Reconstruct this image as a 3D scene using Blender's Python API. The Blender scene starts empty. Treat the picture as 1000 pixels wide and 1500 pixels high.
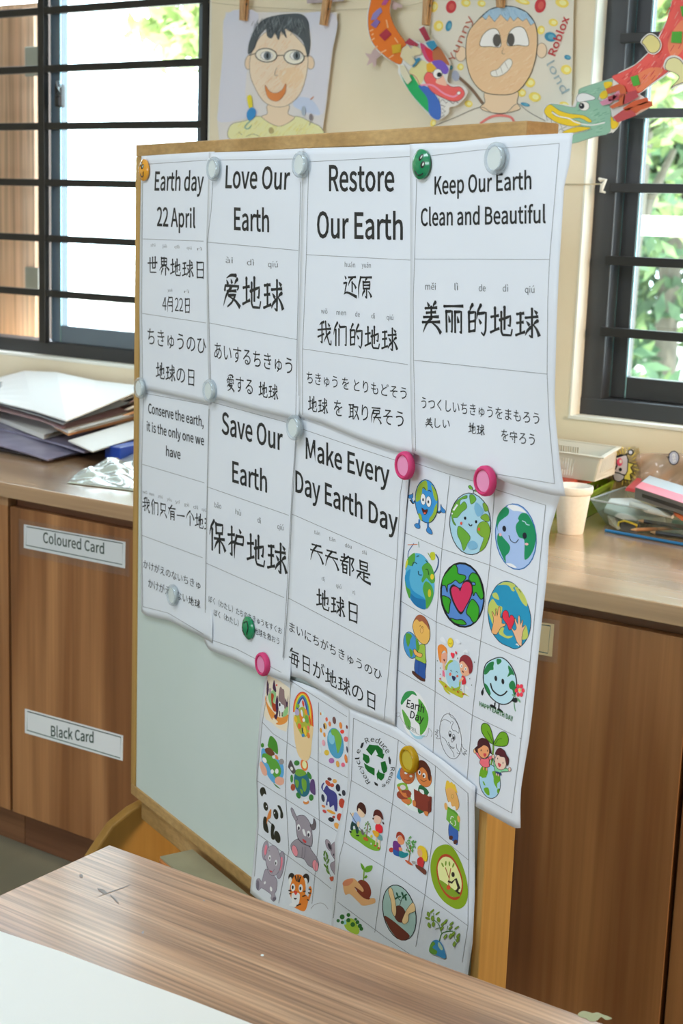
import bpy, bmesh, math, random, os
from mathutils import Vector, Matrix
from mathutils.geometry import tessellate_polygon
random.seed(7)
S = bpy.context.scene
# ------------------------------------------------------------------ camera
F = 2138.15; YAW, PITCH, ROLL = -0.60223817, 0.19353186, 0.03558727
EYE = Vector((0, 0, 1.40))
_cy, _sy = math.cos(YAW), math.sin(YAW)
CD = Vector((_sy*math.cos(PITCH), _cy*math.cos(PITCH), -math.sin(PITCH)))
_r = Vector((_cy, -_sy, 0)); _u = _r.cross(CD)
CR = math.cos(ROLL)*_r + math.sin(ROLL)*_u
CU = -math.sin(ROLL)*_r + math.cos(ROLL)*_u
cam_d = bpy.data.cameras.new('camera'); cam = bpy.data.objects.new('camera', cam_d)
S.collection.objects.link(cam); S.camera = cam
cam_d.sensor_fit = 'VERTICAL'; cam_d.sensor_height = 36; cam_d.sensor_width = 24
cam_d.lens = F/1500*36
m = Matrix((CR, CU, -CD)).transposed().to_4x4(); m.translation = EYE
cam.matrix_world = m
cam_d.dof.use_dof = True; cam_d.dof.focus_distance = 1.95; cam_d.dof.aperture_fstop = 9.0
cam_d.clip_start = 0.05; cam_d.clip_end = 200
# ------------------------------------------------------------------ world, sun, lamps, exposure
W = bpy.data.worlds.new('sky'); S.world = W; W.use_nodes = True
bg = W.node_tree.nodes['Background']; bg.inputs[0].default_value = (0.81, 0.895, 1.0, 1); bg.inputs[1].default_value = 11.0
def lamp(name, kind, energy, color, loc, rot=(0, 0, 0), size=None, sy=None, angle=None):
    d = bpy.data.lights.new(name, kind); o = bpy.data.objects.new(name, d); S.collection.objects.link(o)
    d.energy = energy; d.color = color; o.location = loc; o.rotation_euler = rot
    if size:
        d.shape = 'RECTANGLE'; d.size = size; d.size_y = sy or size
    if angle is not None: d.angle = angle
    return o
lamp('sun', 'SUN', 16.0, (1, .95, .86), (0, -5, 10), (math.radians(34), 0, math.radians(14)), angle=.03)
for _n, _x, _y, _z, _w, _h, _r in (('portal_rear', -1.9, -2.99, 1.9, 2.6, .8, math.radians(90)), ('portal_left', -3.44, 3.02, 1.69, 2.1, 1.36, math.radians(-90)), ('portal_right', -.78, 3.02, 1.69, 1.18, 1.36, math.radians(-90))):
    _o = lamp(_n, 'AREA', 1, (1, 1, 1), (_x, _y, _z), (_r, 0, 0), _w, _h); _o.data.cycles.is_portal = True
_o = lamp('warm_lamp', 'AREA', 15.0, (1, .74, .5), (1.9, 1.9, 1.8), (0, 0, 0), .6, .9); _o.data.spread = math.radians(62)
_o.rotation_euler = Vector((-2.9, .55, -1.25)).to_track_quat('-Z', 'Y').to_euler()
lamp('ceiling_fill', 'AREA', 37.0, (.76, .88, 1.0), (-1.5, .25, 2.74), (0, 0, 0), 1.6, .5)  # unseen light, added so the board dims towards its bottom
S.view_settings.view_transform = 'Standard'; S.view_settings.look = 'None'
S.view_settings.gamma = 1.0; S.view_settings.use_curve_mapping = False
S.view_settings.exposure = -0.10
S.cycles.use_denoising = True
S.cycles.max_bounces = 8; S.cycles.transparent_max_bounces = 24
S.cycles.caustics_reflective = False; S.cycles.caustics_refractive = False
S.cycles.sample_clamp_indirect = 6
# ------------------------------------------------------------------ geometry of the view
def ray(px, py): return CD + (px-500)/F*CR + (750-py)/F*CU
def hit(px, py, n, k):
    v = ray(px, py); return EYE + v*((k - n.dot(EYE))/n.dot(v))
def topx(P):
    q = P-EYE; z = q.dot(CD); return 500+F*q.dot(CR)/z, 750-F*q.dot(CU)/z
XA, YA, ZA = Vector((1, 0, 0)), Vector((0, 1, 0)), Vector((0, 0, 1))
def onz(px, py, z): return hit(px, py, ZA, z)
def ony(px, py, y): return hit(px, py, YA, y)
BA = 0.39148383
NB = Vector((math.sin(BA), math.cos(BA), 0)); UB = Vector((math.cos(BA), -math.sin(BA), 0)); KB = 1.085
def bpt(u, off, z): return UB*u + NB*(KB-off) + ZA*z      # board coordinates -> world (off: towards the room)
# ------------------------------------------------------------------ colours and materials
def s2l(c): return c/12.92 if c <= .04045 else ((c+.055)/1.055)**2.4
def rgb(c):
    if isinstance(c, str):
        c = c.lstrip('#'); c = [int(c[i:i+2], 16) for i in (0, 2, 4)]
    return tuple(s2l(v/255) for v in c)
MATS = {}
def mat(name, col=(200, 200, 200), rough=.6, metal=0, spec=.5, alpha=None, emit=None, coat=0, trans=0):
    if name in MATS: return MATS[name]
    m = bpy.data.materials.new(name); m.use_nodes = True
    b = m.node_tree.nodes['Principled BSDF']
    c = rgb(col); b.inputs['Base Color'].default_value = (*c, 1)
    b.inputs['Roughness'].default_value = rough; b.inputs['Metallic'].default_value = metal
    b.inputs['Specular IOR Level'].default_value = spec
    if coat: b.inputs['Coat Weight'].default_value = coat; b.inputs['Coat Roughness'].default_value = .15
    if alpha is not None: b.inputs['Alpha'].default_value = alpha
    if trans: b.inputs['Transmission Weight'].default_value = trans
    MATS[name] = m; return m
def noisy(name, c1, c2, scale=20, rough=.6, stretch=(1, 1, 1), bump=0.0, detail=4, spec=.5, c3=None, rough2=None):
    """Principled material whose colour wanders between c1 and c2 by stretched noise."""
    if name in MATS: return MATS[name]
    m = mat(name, c1, rough, spec=spec); nt = m.node_tree; N = nt.nodes; L = nt.links
    b = N['Principled BSDF']
    tc = N.new('ShaderNodeTexCoord'); mp = N.new('ShaderNodeMapping'); mp.inputs['Scale'].default_value = stretch
    nz = N.new('ShaderNodeTexNoise'); nz.inputs['Scale'].default_value = scale; nz.inputs['Detail'].default_value = detail
    cr = N.new('ShaderNodeValToRGB'); cr.color_ramp.elements[0].color = (*rgb(c1), 1); cr.color_ramp.elements[1].color = (*rgb(c2), 1)
    cr.color_ramp.elements[0].position = .3; cr.color_ramp.elements[1].position = .7
    if c3:
        e = cr.color_ramp.elements.new(.5); e.color = (*rgb(c3), 1)
    L.new(tc.outputs['Object'], mp.inputs[0]); L.new(mp.outputs[0], nz.inputs['Vector']); L.new(nz.outputs['Fac'], cr.inputs[0])
    L.new(cr.outputs[0], b.inputs['Base Color'])
    if rough2 is not None:
        mr = N.new('ShaderNodeMapRange'); mr.inputs[3].default_value = rough; mr.inputs[4].default_value = rough2
        L.new(nz.outputs['Fac'], mr.inputs[0]); L.new(mr.outputs[0], b.inputs['Roughness'])
    if bump:
        bp = N.new('ShaderNodeBump'); bp.inputs['Strength'].default_value = bump; bp.inputs['Distance'].default_value = .002
        L.new(nz.outputs['Fac'], bp.inputs['Height']); L.new(bp.outputs[0], b.inputs['Normal'])
    return m
def wood(name, dark, mid, light, axis='Z', scale=1.0, rough=.45, spec=.5, fine=.35, bump=.15, coat=0):
    """Wood: broad bands plus fine grain running along one axis."""
    if name in MATS: return MATS[name]
    m = mat(name, mid, rough, spec=spec, coat=coat); nt = m.node_tree; N = nt.nodes; L = nt.links
    b = N['Principled BSDF']; tc = N.new('ShaderNodeTexCoord')
    def nzn(sc, along, det, dist=0):
        mp = N.new('ShaderNodeMapping'); v = [sc, sc, sc]; v['XYZ'.index(axis)] = sc*along; mp.inputs['Scale'].default_value = v
        n = N.new('ShaderNodeTexNoise'); n.inputs['Scale'].default_value = 1; n.inputs['Detail'].default_value = det
        n.inputs['Distortion'].default_value = dist
        L.new(tc.outputs['Object'], mp.inputs[0]); L.new(mp.outputs[0], n.inputs['Vector']); return n
    a = nzn(16*scale, .05, 3, .6); f = nzn(190*scale, .02, 5)
    cr = N.new('ShaderNodeValToRGB'); E = cr.color_ramp.elements
    E[0].position = .32; E[0].color = (*rgb(dark), 1); E[1].position = .68; E[1].color = (*rgb(light), 1)
    e = E.new(.5); e.color = (*rgb(mid), 1)
    L.new(a.outputs['Fac'], cr.inputs[0])
    mr = N.new('ShaderNodeMapRange'); mr.inputs[1].default_value = .3; mr.inputs[2].default_value = .7
    mr.inputs[3].default_value = 1-fine; mr.inputs[4].default_value = 1+fine*.4
    L.new(f.outputs['Fac'], mr.inputs[0])
    mx = N.new('ShaderNodeVectorMath'); mx.operation = 'SCALE'
    L.new(cr.outputs[0], mx.inputs[0]); L.new(mr.outputs[0], mx.inputs['Scale']); L.new(mx.outputs[0], b.inputs['Base Color'])
    rr = N.new('ShaderNodeMapRange'); rr.inputs[3].default_value = rough+.12; rr.inputs[4].default_value = rough-.08
    L.new(f.outputs['Fac'], rr.inputs[0]); L.new(rr.outputs[0], b.inputs['Roughness'])
    if bump:
        bp = N.new('ShaderNodeBump'); bp.inputs['Strength'].default_value = bump; bp.inputs['Distance'].default_value = .001
        L.new(f.outputs['Fac'], bp.inputs['Height']); L.new(bp.outputs[0], b.inputs['Normal'])
    return m
def glass(name, tint=(235, 245, 242), refl=.9, film=0.0, filmcol=(230, 235, 240)):
    """Thin clear sheet: transparent with a fresnel reflection, plus an optional milky film."""
    if name in MATS: return MATS[name]
    m = bpy.data.materials.new(name); m.use_nodes = True; N = m.node_tree.nodes; L = m.node_tree.links; N.clear()
    out = N.new('ShaderNodeOutputMaterial'); t = N.new('ShaderNodeBsdfTransparent'); t.inputs[0].default_value = (*rgb(tint), 1)
    g = N.new('ShaderNodeBsdfGlossy'); g.inputs['Roughness'].default_value = .03
    fr = N.new('ShaderNodeLayerWeight'); fr.inputs[0].default_value = .5
    pw = N.new('ShaderNodeMath'); pw.operation = 'POWER'; pw.inputs[1].default_value = 5; L.new(fr.outputs['Facing'], pw.inputs[0])
    sc = N.new('ShaderNodeMath'); sc.operation = 'MULTIPLY_ADD'; sc.inputs[1].default_value = .95; sc.inputs[2].default_value = .045; L.new(pw.outputs[0], sc.inputs[0])
    mu = N.new('ShaderNodeMath'); mu.operation = 'MULTIPLY'; mu.inputs[1].default_value = refl; L.new(sc.outputs[0], mu.inputs[0])
    x = N.new('ShaderNodeMixShader'); L.new(mu.outputs[0], x.inputs[0]); L.new(t.outputs[0], x.inputs[1]); L.new(g.outputs[0], x.inputs[2])
    last = x
    if film:
        df = N.new('ShaderNodeBsdfDiffuse'); df.inputs[0].default_value = (*rgb(filmcol), 1)
        y = N.new('ShaderNodeMixShader'); y.inputs[0].default_value = film; L.new(x.outputs[0], y.inputs[1]); L.new(df.outputs[0], y.inputs[2]); last = y
    L.new(last.outputs[0], out.inputs[0]); MATS[name] = m; return m
def ink():
    if 'ink' in MATS: return MATS['ink']
    m = mat('ink', (128, 128, 128), .55, spec=.3); N = m.node_tree.nodes
    a = N.new('ShaderNodeVertexColor'); a.layer_name = 'Col'
    m.node_tree.links.new(a.outputs['Color'], N['Principled BSDF'].inputs['Base Color']); return m
# ------------------------------------------------------------------ mesh builder
class MB:
    def __init__(s): s.v = []; s.f = []; s.c = []; s.m = []; s.mi = 0; s.col = (.5, .5, .5)
    def add(s, vs, fs):
        b = len(s.v); s.v += [Vector(v) for v in vs]
        for f in fs: s.f.append([b+i for i in f]); s.c.append(s.col); s.m.append(s.mi)
        return s
    def hexa(s, p):   # 4 bottom (ccw) + 4 top
        return s.add(p, [(3, 2, 1, 0), (4, 5, 6, 7), (0, 1, 5, 4), (1, 2, 6, 5), (2, 3, 7, 6), (3, 0, 4, 7)])
    def box(s, a, b):
        x0, y0, z0 = a; x1, y1, z1 = b
        return s.hexa([(x0, y0, z0), (x1, y0, z0), (x1, y1, z0), (x0, y1, z0), (x0, y0, z1), (x1, y0, z1), (x1, y1, z1), (x0, y1, z1)])
    def bbox(s, u0, u1, o0, o1, z0, z1):   # box in board coordinates, o0 nearer the room (larger)
        return s.hexa([bpt(u0, o0, z0), bpt(u1, o0, z0), bpt(u1, o1, z0), bpt(u0, o1, z0), bpt(u0, o0, z1), bpt(u1, o0, z1), bpt(u1, o1, z1), bpt(u0, o1, z1)])
    def prism(s, pts, d):
        n = len(pts); d = Vector(d); a = [Vector(p) for p in pts]
        return s.add(a+[p+d for p in a], [list(range(n))[::-1], list(range(n, 2*n))]+[(i, (i+1) % n, n+(i+1) % n, n+i) for i in range(n)])
    def tube(s, pts, r, n=8, cap=True):
        pts = [Vector(p) for p in pts]; R = r if isinstance(r, (list, tuple)) else [r]*len(pts); vs = []
        for i, p in enumerate(pts):
            t = (pts[min(i+1, len(pts)-1)]-pts[max(i-1, 0)]).normalized()
            a = t.cross(ZA if abs(t.z) < .9 else XA).normalized(); b = t.cross(a)
            vs += [p+(a*math.cos(k*2*math.pi/n)+b*math.sin(k*2*math.pi/n))*R[i] for k in range(n)]
        fs = [(i*n+k, i*n+(k+1) % n, (i+1)*n+(k+1) % n, (i+1)*n+k) for i in range(len(pts)-1) for k in range(n)]
        if cap: fs += [tuple(range(n))[::-1], tuple(range((len(pts)-1)*n, len(pts)*n))]
        return s.add(vs, fs)
    def lathe(s, prof, c, ax=ZA, n=32):
        c = Vector(c); ax = Vector(ax).normalized(); a = ax.cross(XA if abs(ax.x) < .8 else YA).normalized(); b = ax.cross(a); vs = []
        for r, h in prof: vs += [c+ax*h+(a*math.cos(k*2*math.pi/n)+b*math.sin(k*2*math.pi/n))*max(r, 1e-5) for k in range(n)]
        return s.add(vs, [(i*n+k, i*n+(k+1) % n, (i+1)*n+(k+1) % n, (i+1)*n+k) for i in range(len(prof)-1) for k in range(n)])
    def grid(s, fn, nu, nv):
        vs = [fn(i/nu, j/nv) for j in range(nv+1) for i in range(nu+1)]
        return s.add(vs, [(j*(nu+1)+i, j*(nu+1)+i+1, (j+1)*(nu+1)+i+1, (j+1)*(nu+1)+i) for j in range(nv) for i in range(nu)])
def wpos(o):
    p = Vector((0, 0, 0))
    while o: p += Vector(o.location); o = o.parent
    return p
def link(name, mb, mats, parent=None, loc=None, bevel=0, smooth=None, solid=0, fix=True):
    """One mesh object from an MB in world coordinates; its origin is its parent's base (or its own centre)."""
    me = bpy.data.meshes.new(name)
    if parent is not None: o0 = wpos(parent)
    elif loc is not None: o0 = Vector(loc)
    else:
        xs = [v.x for v in mb.v]; ys = [v.y for v in mb.v]; zs = [v.z for v in mb.v]
        o0 = Vector(((min(xs)+max(xs))/2, (min(ys)+max(ys))/2, min(zs)))
    me.from_pydata([tuple(v-o0) for v in mb.v], [], mb.f)
    mats = mats if isinstance(mats, (list, tuple)) else [mats]
    for x in mats: me.materials.append(x)
    if len(mats) > 1: me.polygons.foreach_set('material_index', mb.m)
    if mats[0].name == 'ink':
        at = me.color_attributes.new('Col', 'FLOAT_COLOR', 'CORNER'); d = []
        for p, c in zip(mb.f, mb.c): d += [*c, 1.0]*len(p)
        at.data.foreach_set('color', d)
    if fix and mats[0].name != 'ink':
        bm = bmesh.new(); bm.from_mesh(me); bmesh.ops.recalc_face_normals(bm, faces=bm.faces); bm.to_mesh(me); bm.free()
    if smooth is not None:
        me.polygons.foreach_set('use_smooth', [True]*len(me.polygons)); me.set_sharp_from_angle(angle=math.radians(smooth))
    me.update()
    o = bpy.data.objects.new(name, me); S.collection.objects.link(o)
    if parent is not None: o.parent = parent
    else: o.location = o0
    if bevel:
        b = o.modifiers.new('bevel', 'BEVEL'); b.width = bevel; b.segments = 2; b.limit_method = 'ANGLE'
    if solid:
        b = o.modifiers.new('thickness', 'SOLIDIFY'); b.thickness = solid; b.offset = -1
    return o
def tag(o, label=None, cat=None, group=None, kind=None):
    if label: o['label'] = label
    if cat: o['category'] = cat
    if group: o['group'] = group
    if kind: o['kind'] = kind
    return o
def thing(name, label, cat, loc, group=None, kind=None):
    o = bpy.data.objects.new(name, None); S.collection.objects.link(o); o.location = loc; o.empty_display_size = .05
    return tag(o, label, cat, group, kind)
# ------------------------------------------------------------------ flat print on sheets
def lerp(a, b, t): return (a[0]+(b[0]-a[0])*t, a[1]+(b[1]-a[1])*t)
def plpt(P, t):
    """Point at fraction t of a polyline, by length."""
    if len(P) == 1: return P[0]
    ls = [math.dist(P[i], P[i+1]) for i in range(len(P)-1)]; x = t*sum(ls)
    for i, l in enumerate(ls):
        if x <= l or i == len(ls)-1: return lerp(P[i], P[i+1], min(1, x/l) if l else 0)
        x -= l
def crom(P, closed=True, k=4):
    n = len(P); out = []
    rng = range(n) if closed else range(n-1)
    for i in rng:
        if closed: a, b, c, d = P[i-1], P[i], P[(i+1) % n], P[(i+2) % n]
        else: a, b, c, d = P[max(i-1, 0)], P[i], P[i+1], P[min(i+2, n-1)]
        for j in range(k):
            t = j/k; o = []
            for q in (0, 1):
                o.append(.5*(2*b[q]+(c[q]-a[q])*t+(2*a[q]-5*b[q]+4*c[q]-d[q])*t*t+(3*b[q]-a[q]-3*c[q]+d[q])*t**3))
            out.append(tuple(o))
    if not closed: out.append(P[-1])
    return out
REF = (196, 208, 222)
def icol(c, ref=None, alb=.80):
    a = rgb(c); r = rgb(ref or REF); return tuple(min(.9, x/y*alb) for x, y in zip(a, r))
class Surf:
    """A sheet: maps a point of the photograph's frame onto the sheet, lifted off it by h."""
    def __init__(s, n, k, off=None): s.n = Vector(n); s.k = k; s.off = off or (lambda x, y: 0); s.flat = off is None
    def at(s, px, py, h=0): return hit(px, py, s.n, s.k - (s.off(px, py)+h))
class Print:
    def __init__(s, surf, frame=(0, 0, 1), ref=None, alb=.80, lift=.00018, par=None):
        s.s = surf; s.fr = frame; s.mb = MB(); s.h = lift; s.ref = ref; s.alb = alb; s.par = par; s.inc = .000025
    def at(s, ox, oy, sc): s.fr = (ox, oy, sc); return s
    def P(s, p): return (s.fr[0]+p[0]*s.fr[2], s.fr[1]+p[1]*s.fr[2])
    def raw(s, pts, tris, c):
        s.mb.col = icol(c, s.ref, s.alb); s.h += s.inc
        if s.s.flat:
            s.mb.add([s.s.at(*p, s.h) for p in pts], tris); return
        vs = []; fs = []
        def rec(a, b, c, dep):
            la, lb, lc = math.dist(a, b), math.dist(b, c), math.dist(c, a)
            M = max(la, lb, lc)
            if M < 16 or dep > 7:
                i = len(vs); vs.extend([a, b, c]); fs.append((i, i+1, i+2)); return
            if la == M: m = lerp(a, b, .5); rec(a, m, c, dep+1); rec(m, b, c, dep+1)
            elif lb == M: m = lerp(b, c, .5); rec(a, b, m, dep+1); rec(a, m, c, dep+1)
            else: m = lerp(c, a, .5); rec(a, b, m, dep+1); rec(m, b, c, dep+1)
        for t in tris:
            t = list(t)
            for k in range(1, len(t)-1): rec(pts[t[0]], pts[t[k]], pts[t[k+1]], 0)
        s.mb.add([s.s.at(*p, s.h) for p in vs], fs)
    def rpoly(s, q, c):     # q in pixels
        t = tessellate_polygon([[Vector((a, b, 0)) for a, b in q]])
        s.raw(q, t, c)
    def poly(s, pts, c, ol=None, w=1.2):
        q = [s.P(p) for p in pts]; s.rpoly(q, c)
        if ol: s.rline(q+[q[0]], w, ol)
        return s
    def blob(s, pts, c, ol=None, w=1.0, k=4):
        q = [s.P(p) for p in crom(pts, True, k)]
        if c: s.rpoly(q, c)
        if ol: s.rline(q+[q[0], q[1]], w, ol)
        return s
    def ell(s, cx, cy, rx, ry, c, rot=0, ol=None, w=1.0, n=24, skew=0):
        a = math.radians(rot); pts = []
        for i in range(n):
            t = 2*math.pi*i/n; x, y = rx*math.cos(t), ry*math.sin(t)
            x2 = x*math.cos(a)-y*math.sin(a); y2 = x*math.sin(a)+y*math.cos(a); pts.append((cx+x2, cy+y2+skew*x2))
        q = [s.P(p) for p in pts]
        if c: s.rpoly(q, c)
        if ol: s.rline(q+[q[0], q[1]], w, ol)
        return s
    def rline(s, q, w, c):  # w in pixels (number or (start, end))
        L = []; R = []
        w0, w1 = w if isinstance(w, tuple) else (w, w); n = len(q)
        for i, p in enumerate(q):
            a = q[max(i-1, 0)]; b = q[min(i+1, n-1)]; dx, dy = b[0]-a[0], b[1]-a[1]; l = math.hypot(dx, dy) or 1
            h = (w0+(w1-w0)*i/max(n-1, 1))/2; nx, ny = -dy/l*h, dx/l*h
            L.append((p[0]+nx, p[1]+ny)); R.append((p[0]-nx, p[1]-ny))
        s.raw(L+R, [(i, i+1, n+i+1, n+i) for i in range(n-1)], c)
    def hatch(s, box, n, cols, ln=(10, 22), ang=-55, w=.5, inside=None, seed=1):
        R_ = random.Random(seed); x0, y0, x1, y1 = box; k = 0; old = s.inc; s.inc = 8e-7
        while k < n:
            x, y = R_.uniform(x0, x1), R_.uniform(y0, y1); k += 1
            a = math.radians(ang+R_.uniform(-12, 12)); l = R_.uniform(*ln)/2; dx, dy = math.cos(a)*l, math.sin(a)*l
            if inside and not all(((p-inside[0])/inside[2])**2+((q-inside[1])/inside[3])**2 < 1 for p, q in ((x-dx, y-dy), (x+dx, y+dy))): continue
            s.line([(x-dx, y-dy), (x+dx, y+dy)], w, R_.choice(cols), sm=False)
        s.inc = old; return s
    def line(s, pts, w=1.0, c='#222222', sm=True):
        q = [s.P(p) for p in (crom(pts, False, 4) if sm and len(pts) > 2 else pts)]; s.rline(q, w, c); return s
    def rule(s, pts, w=.7, c=(120, 128, 138)):   # ruled straight line, cut short enough to follow a bent sheet
        q = []
        for a, b in zip(pts, pts[1:]):
            n = max(1, int(math.dist(a, b)/14)); q += [lerp(s.P(a), s.P(b), i/n) for i in range(n)]
        q.append(s.P(pts[-1])); s.rline(q, w, c); return s
    def text(s, txt, p0, p1, h, c=(38, 42, 46), mode='ink', bold=0.0, slant=0, h1=None, ud=None):
        """Lettering between two baseline points; h = height in pixels at the left end.
        mode 'cap': p0-p1 is the baseline and h the capital height; mode 'ink': the box of the whole string."""
        V, T, (x0, x1, y0, y1) = kai(txt) if mode == 'kai' else glyphs(txt, .006 if bold else 0.0)
        a, b = s.P(p0), s.P(p1); h *= s.fr[2]; h1 = h if h1 is None else h1*s.fr[2]
        base, top = (0, glyphs('H')[2][3]) if mode == 'cap' else (y0, y1)
        upx = ud or (0, -1)
        A, B_ = s.s.at(*a), s.s.at(*b)
        At, Bt = s.s.at(a[0]+upx[0]*h, a[1]+upx[1]*h), s.s.at(b[0]+upx[0]*h1, b[1]+upx[1]*h1)
        pts = []
        for x, y in V:
            t = (y-base)/(top-base); k = (x-x0)/(x1-x0) + slant*t*(top-base)/(x1-x0)
            P = A.lerp(B_, k) + (At-A).lerp(Bt-B_, k)*t; pts.append(topx(P))
        s.mb.col = icol(c, s.ref, s.alb)
        if s.par is not None and s.mb.v: s.done('print', s.par)
        s.mb.add([s.s.at(*p, s.h) for p in pts], T)
        if s.par is not None: s.done('lettering', s.par)
        return s
    def done(s, name, parent, label=None):
        o = link(name, s.mb, ink(), parent)
        if label: o['label'] = label
        s.mb = MB(); return o
FONT = None
for _f in ('Noto Sans CJK Regular.woff2',):
    try: FONT = bpy.data.fonts.load(os.path.join(bpy.utils.system_resource('DATAFILES'), 'fonts', _f))
    except Exception: FONT = None
_gc = {}
_TS = bpy.data.scenes.new('scratch')
def glyphs(txt, bold=0.0):
    key = (txt, bold)
    if key in _gc: return _gc[key]
    _miss.append(key)
    V, T = outline(txt, bold)
    r = (V, T, (min(v[0] for v in V), max(v[0] for v in V), min(v[1] for v in V), max(v[1] for v in V)))
    _gc[key] = r; return r
_miss = []
def preload(strs, bold):
    """Outline many strings at once, one per line (much quicker than one by one)."""
    st = -min(v[1] for v in outline('H\nH', bold)[0])
    V, T = outline('\n'.join(strs), bold)
    ln = [int(round((-y+.3)/st)) for x, y in V]; idx = [dict() for _ in strs]; vs = [[] for _ in strs]; ts = [[] for _ in strs]
    for t in T:
        k = ln[t[0]]
        for i in t:
            if i not in idx[k]: idx[k][i] = len(vs[k]); vs[k].append((V[i][0], V[i][1]+k*st))
        ts[k].append(tuple(idx[k][i] for i in t))
    for k, tx in enumerate(strs):
        v = vs[k]
        if v: _gc[(tx, bold)] = (v, ts[k], (min(p[0] for p in v), max(p[0] for p in v), min(p[1] for p in v), max(p[1] for p in v)))
def outline(txt, bold):
    cu = bpy.data.curves.new('t', 'FONT'); cu.body = txt; cu.size = 1; cu.offset = bold; cu.resolution_u = 3; cu.fill_mode = 'FRONT'; cu.space_line = 3
    if FONT: cu.font = FONT
    o = bpy.data.objects.new('t', cu); _TS.collection.objects.link(o)
    with bpy.context.temp_override(scene=_TS, view_layer=_TS.view_layers[0]): dg = bpy.context.evaluated_depsgraph_get(); me = bpy.data.meshes.new_from_object(o.evaluated_get(dg))
    V = [(v.co.x, v.co.y) for v in me.vertices]; T = [tuple(p.vertices) for p in me.polygons]
    bpy.data.objects.remove(o); bpy.data.curves.remove(cu); bpy.data.meshes.remove(me)
    return V, T

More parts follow.
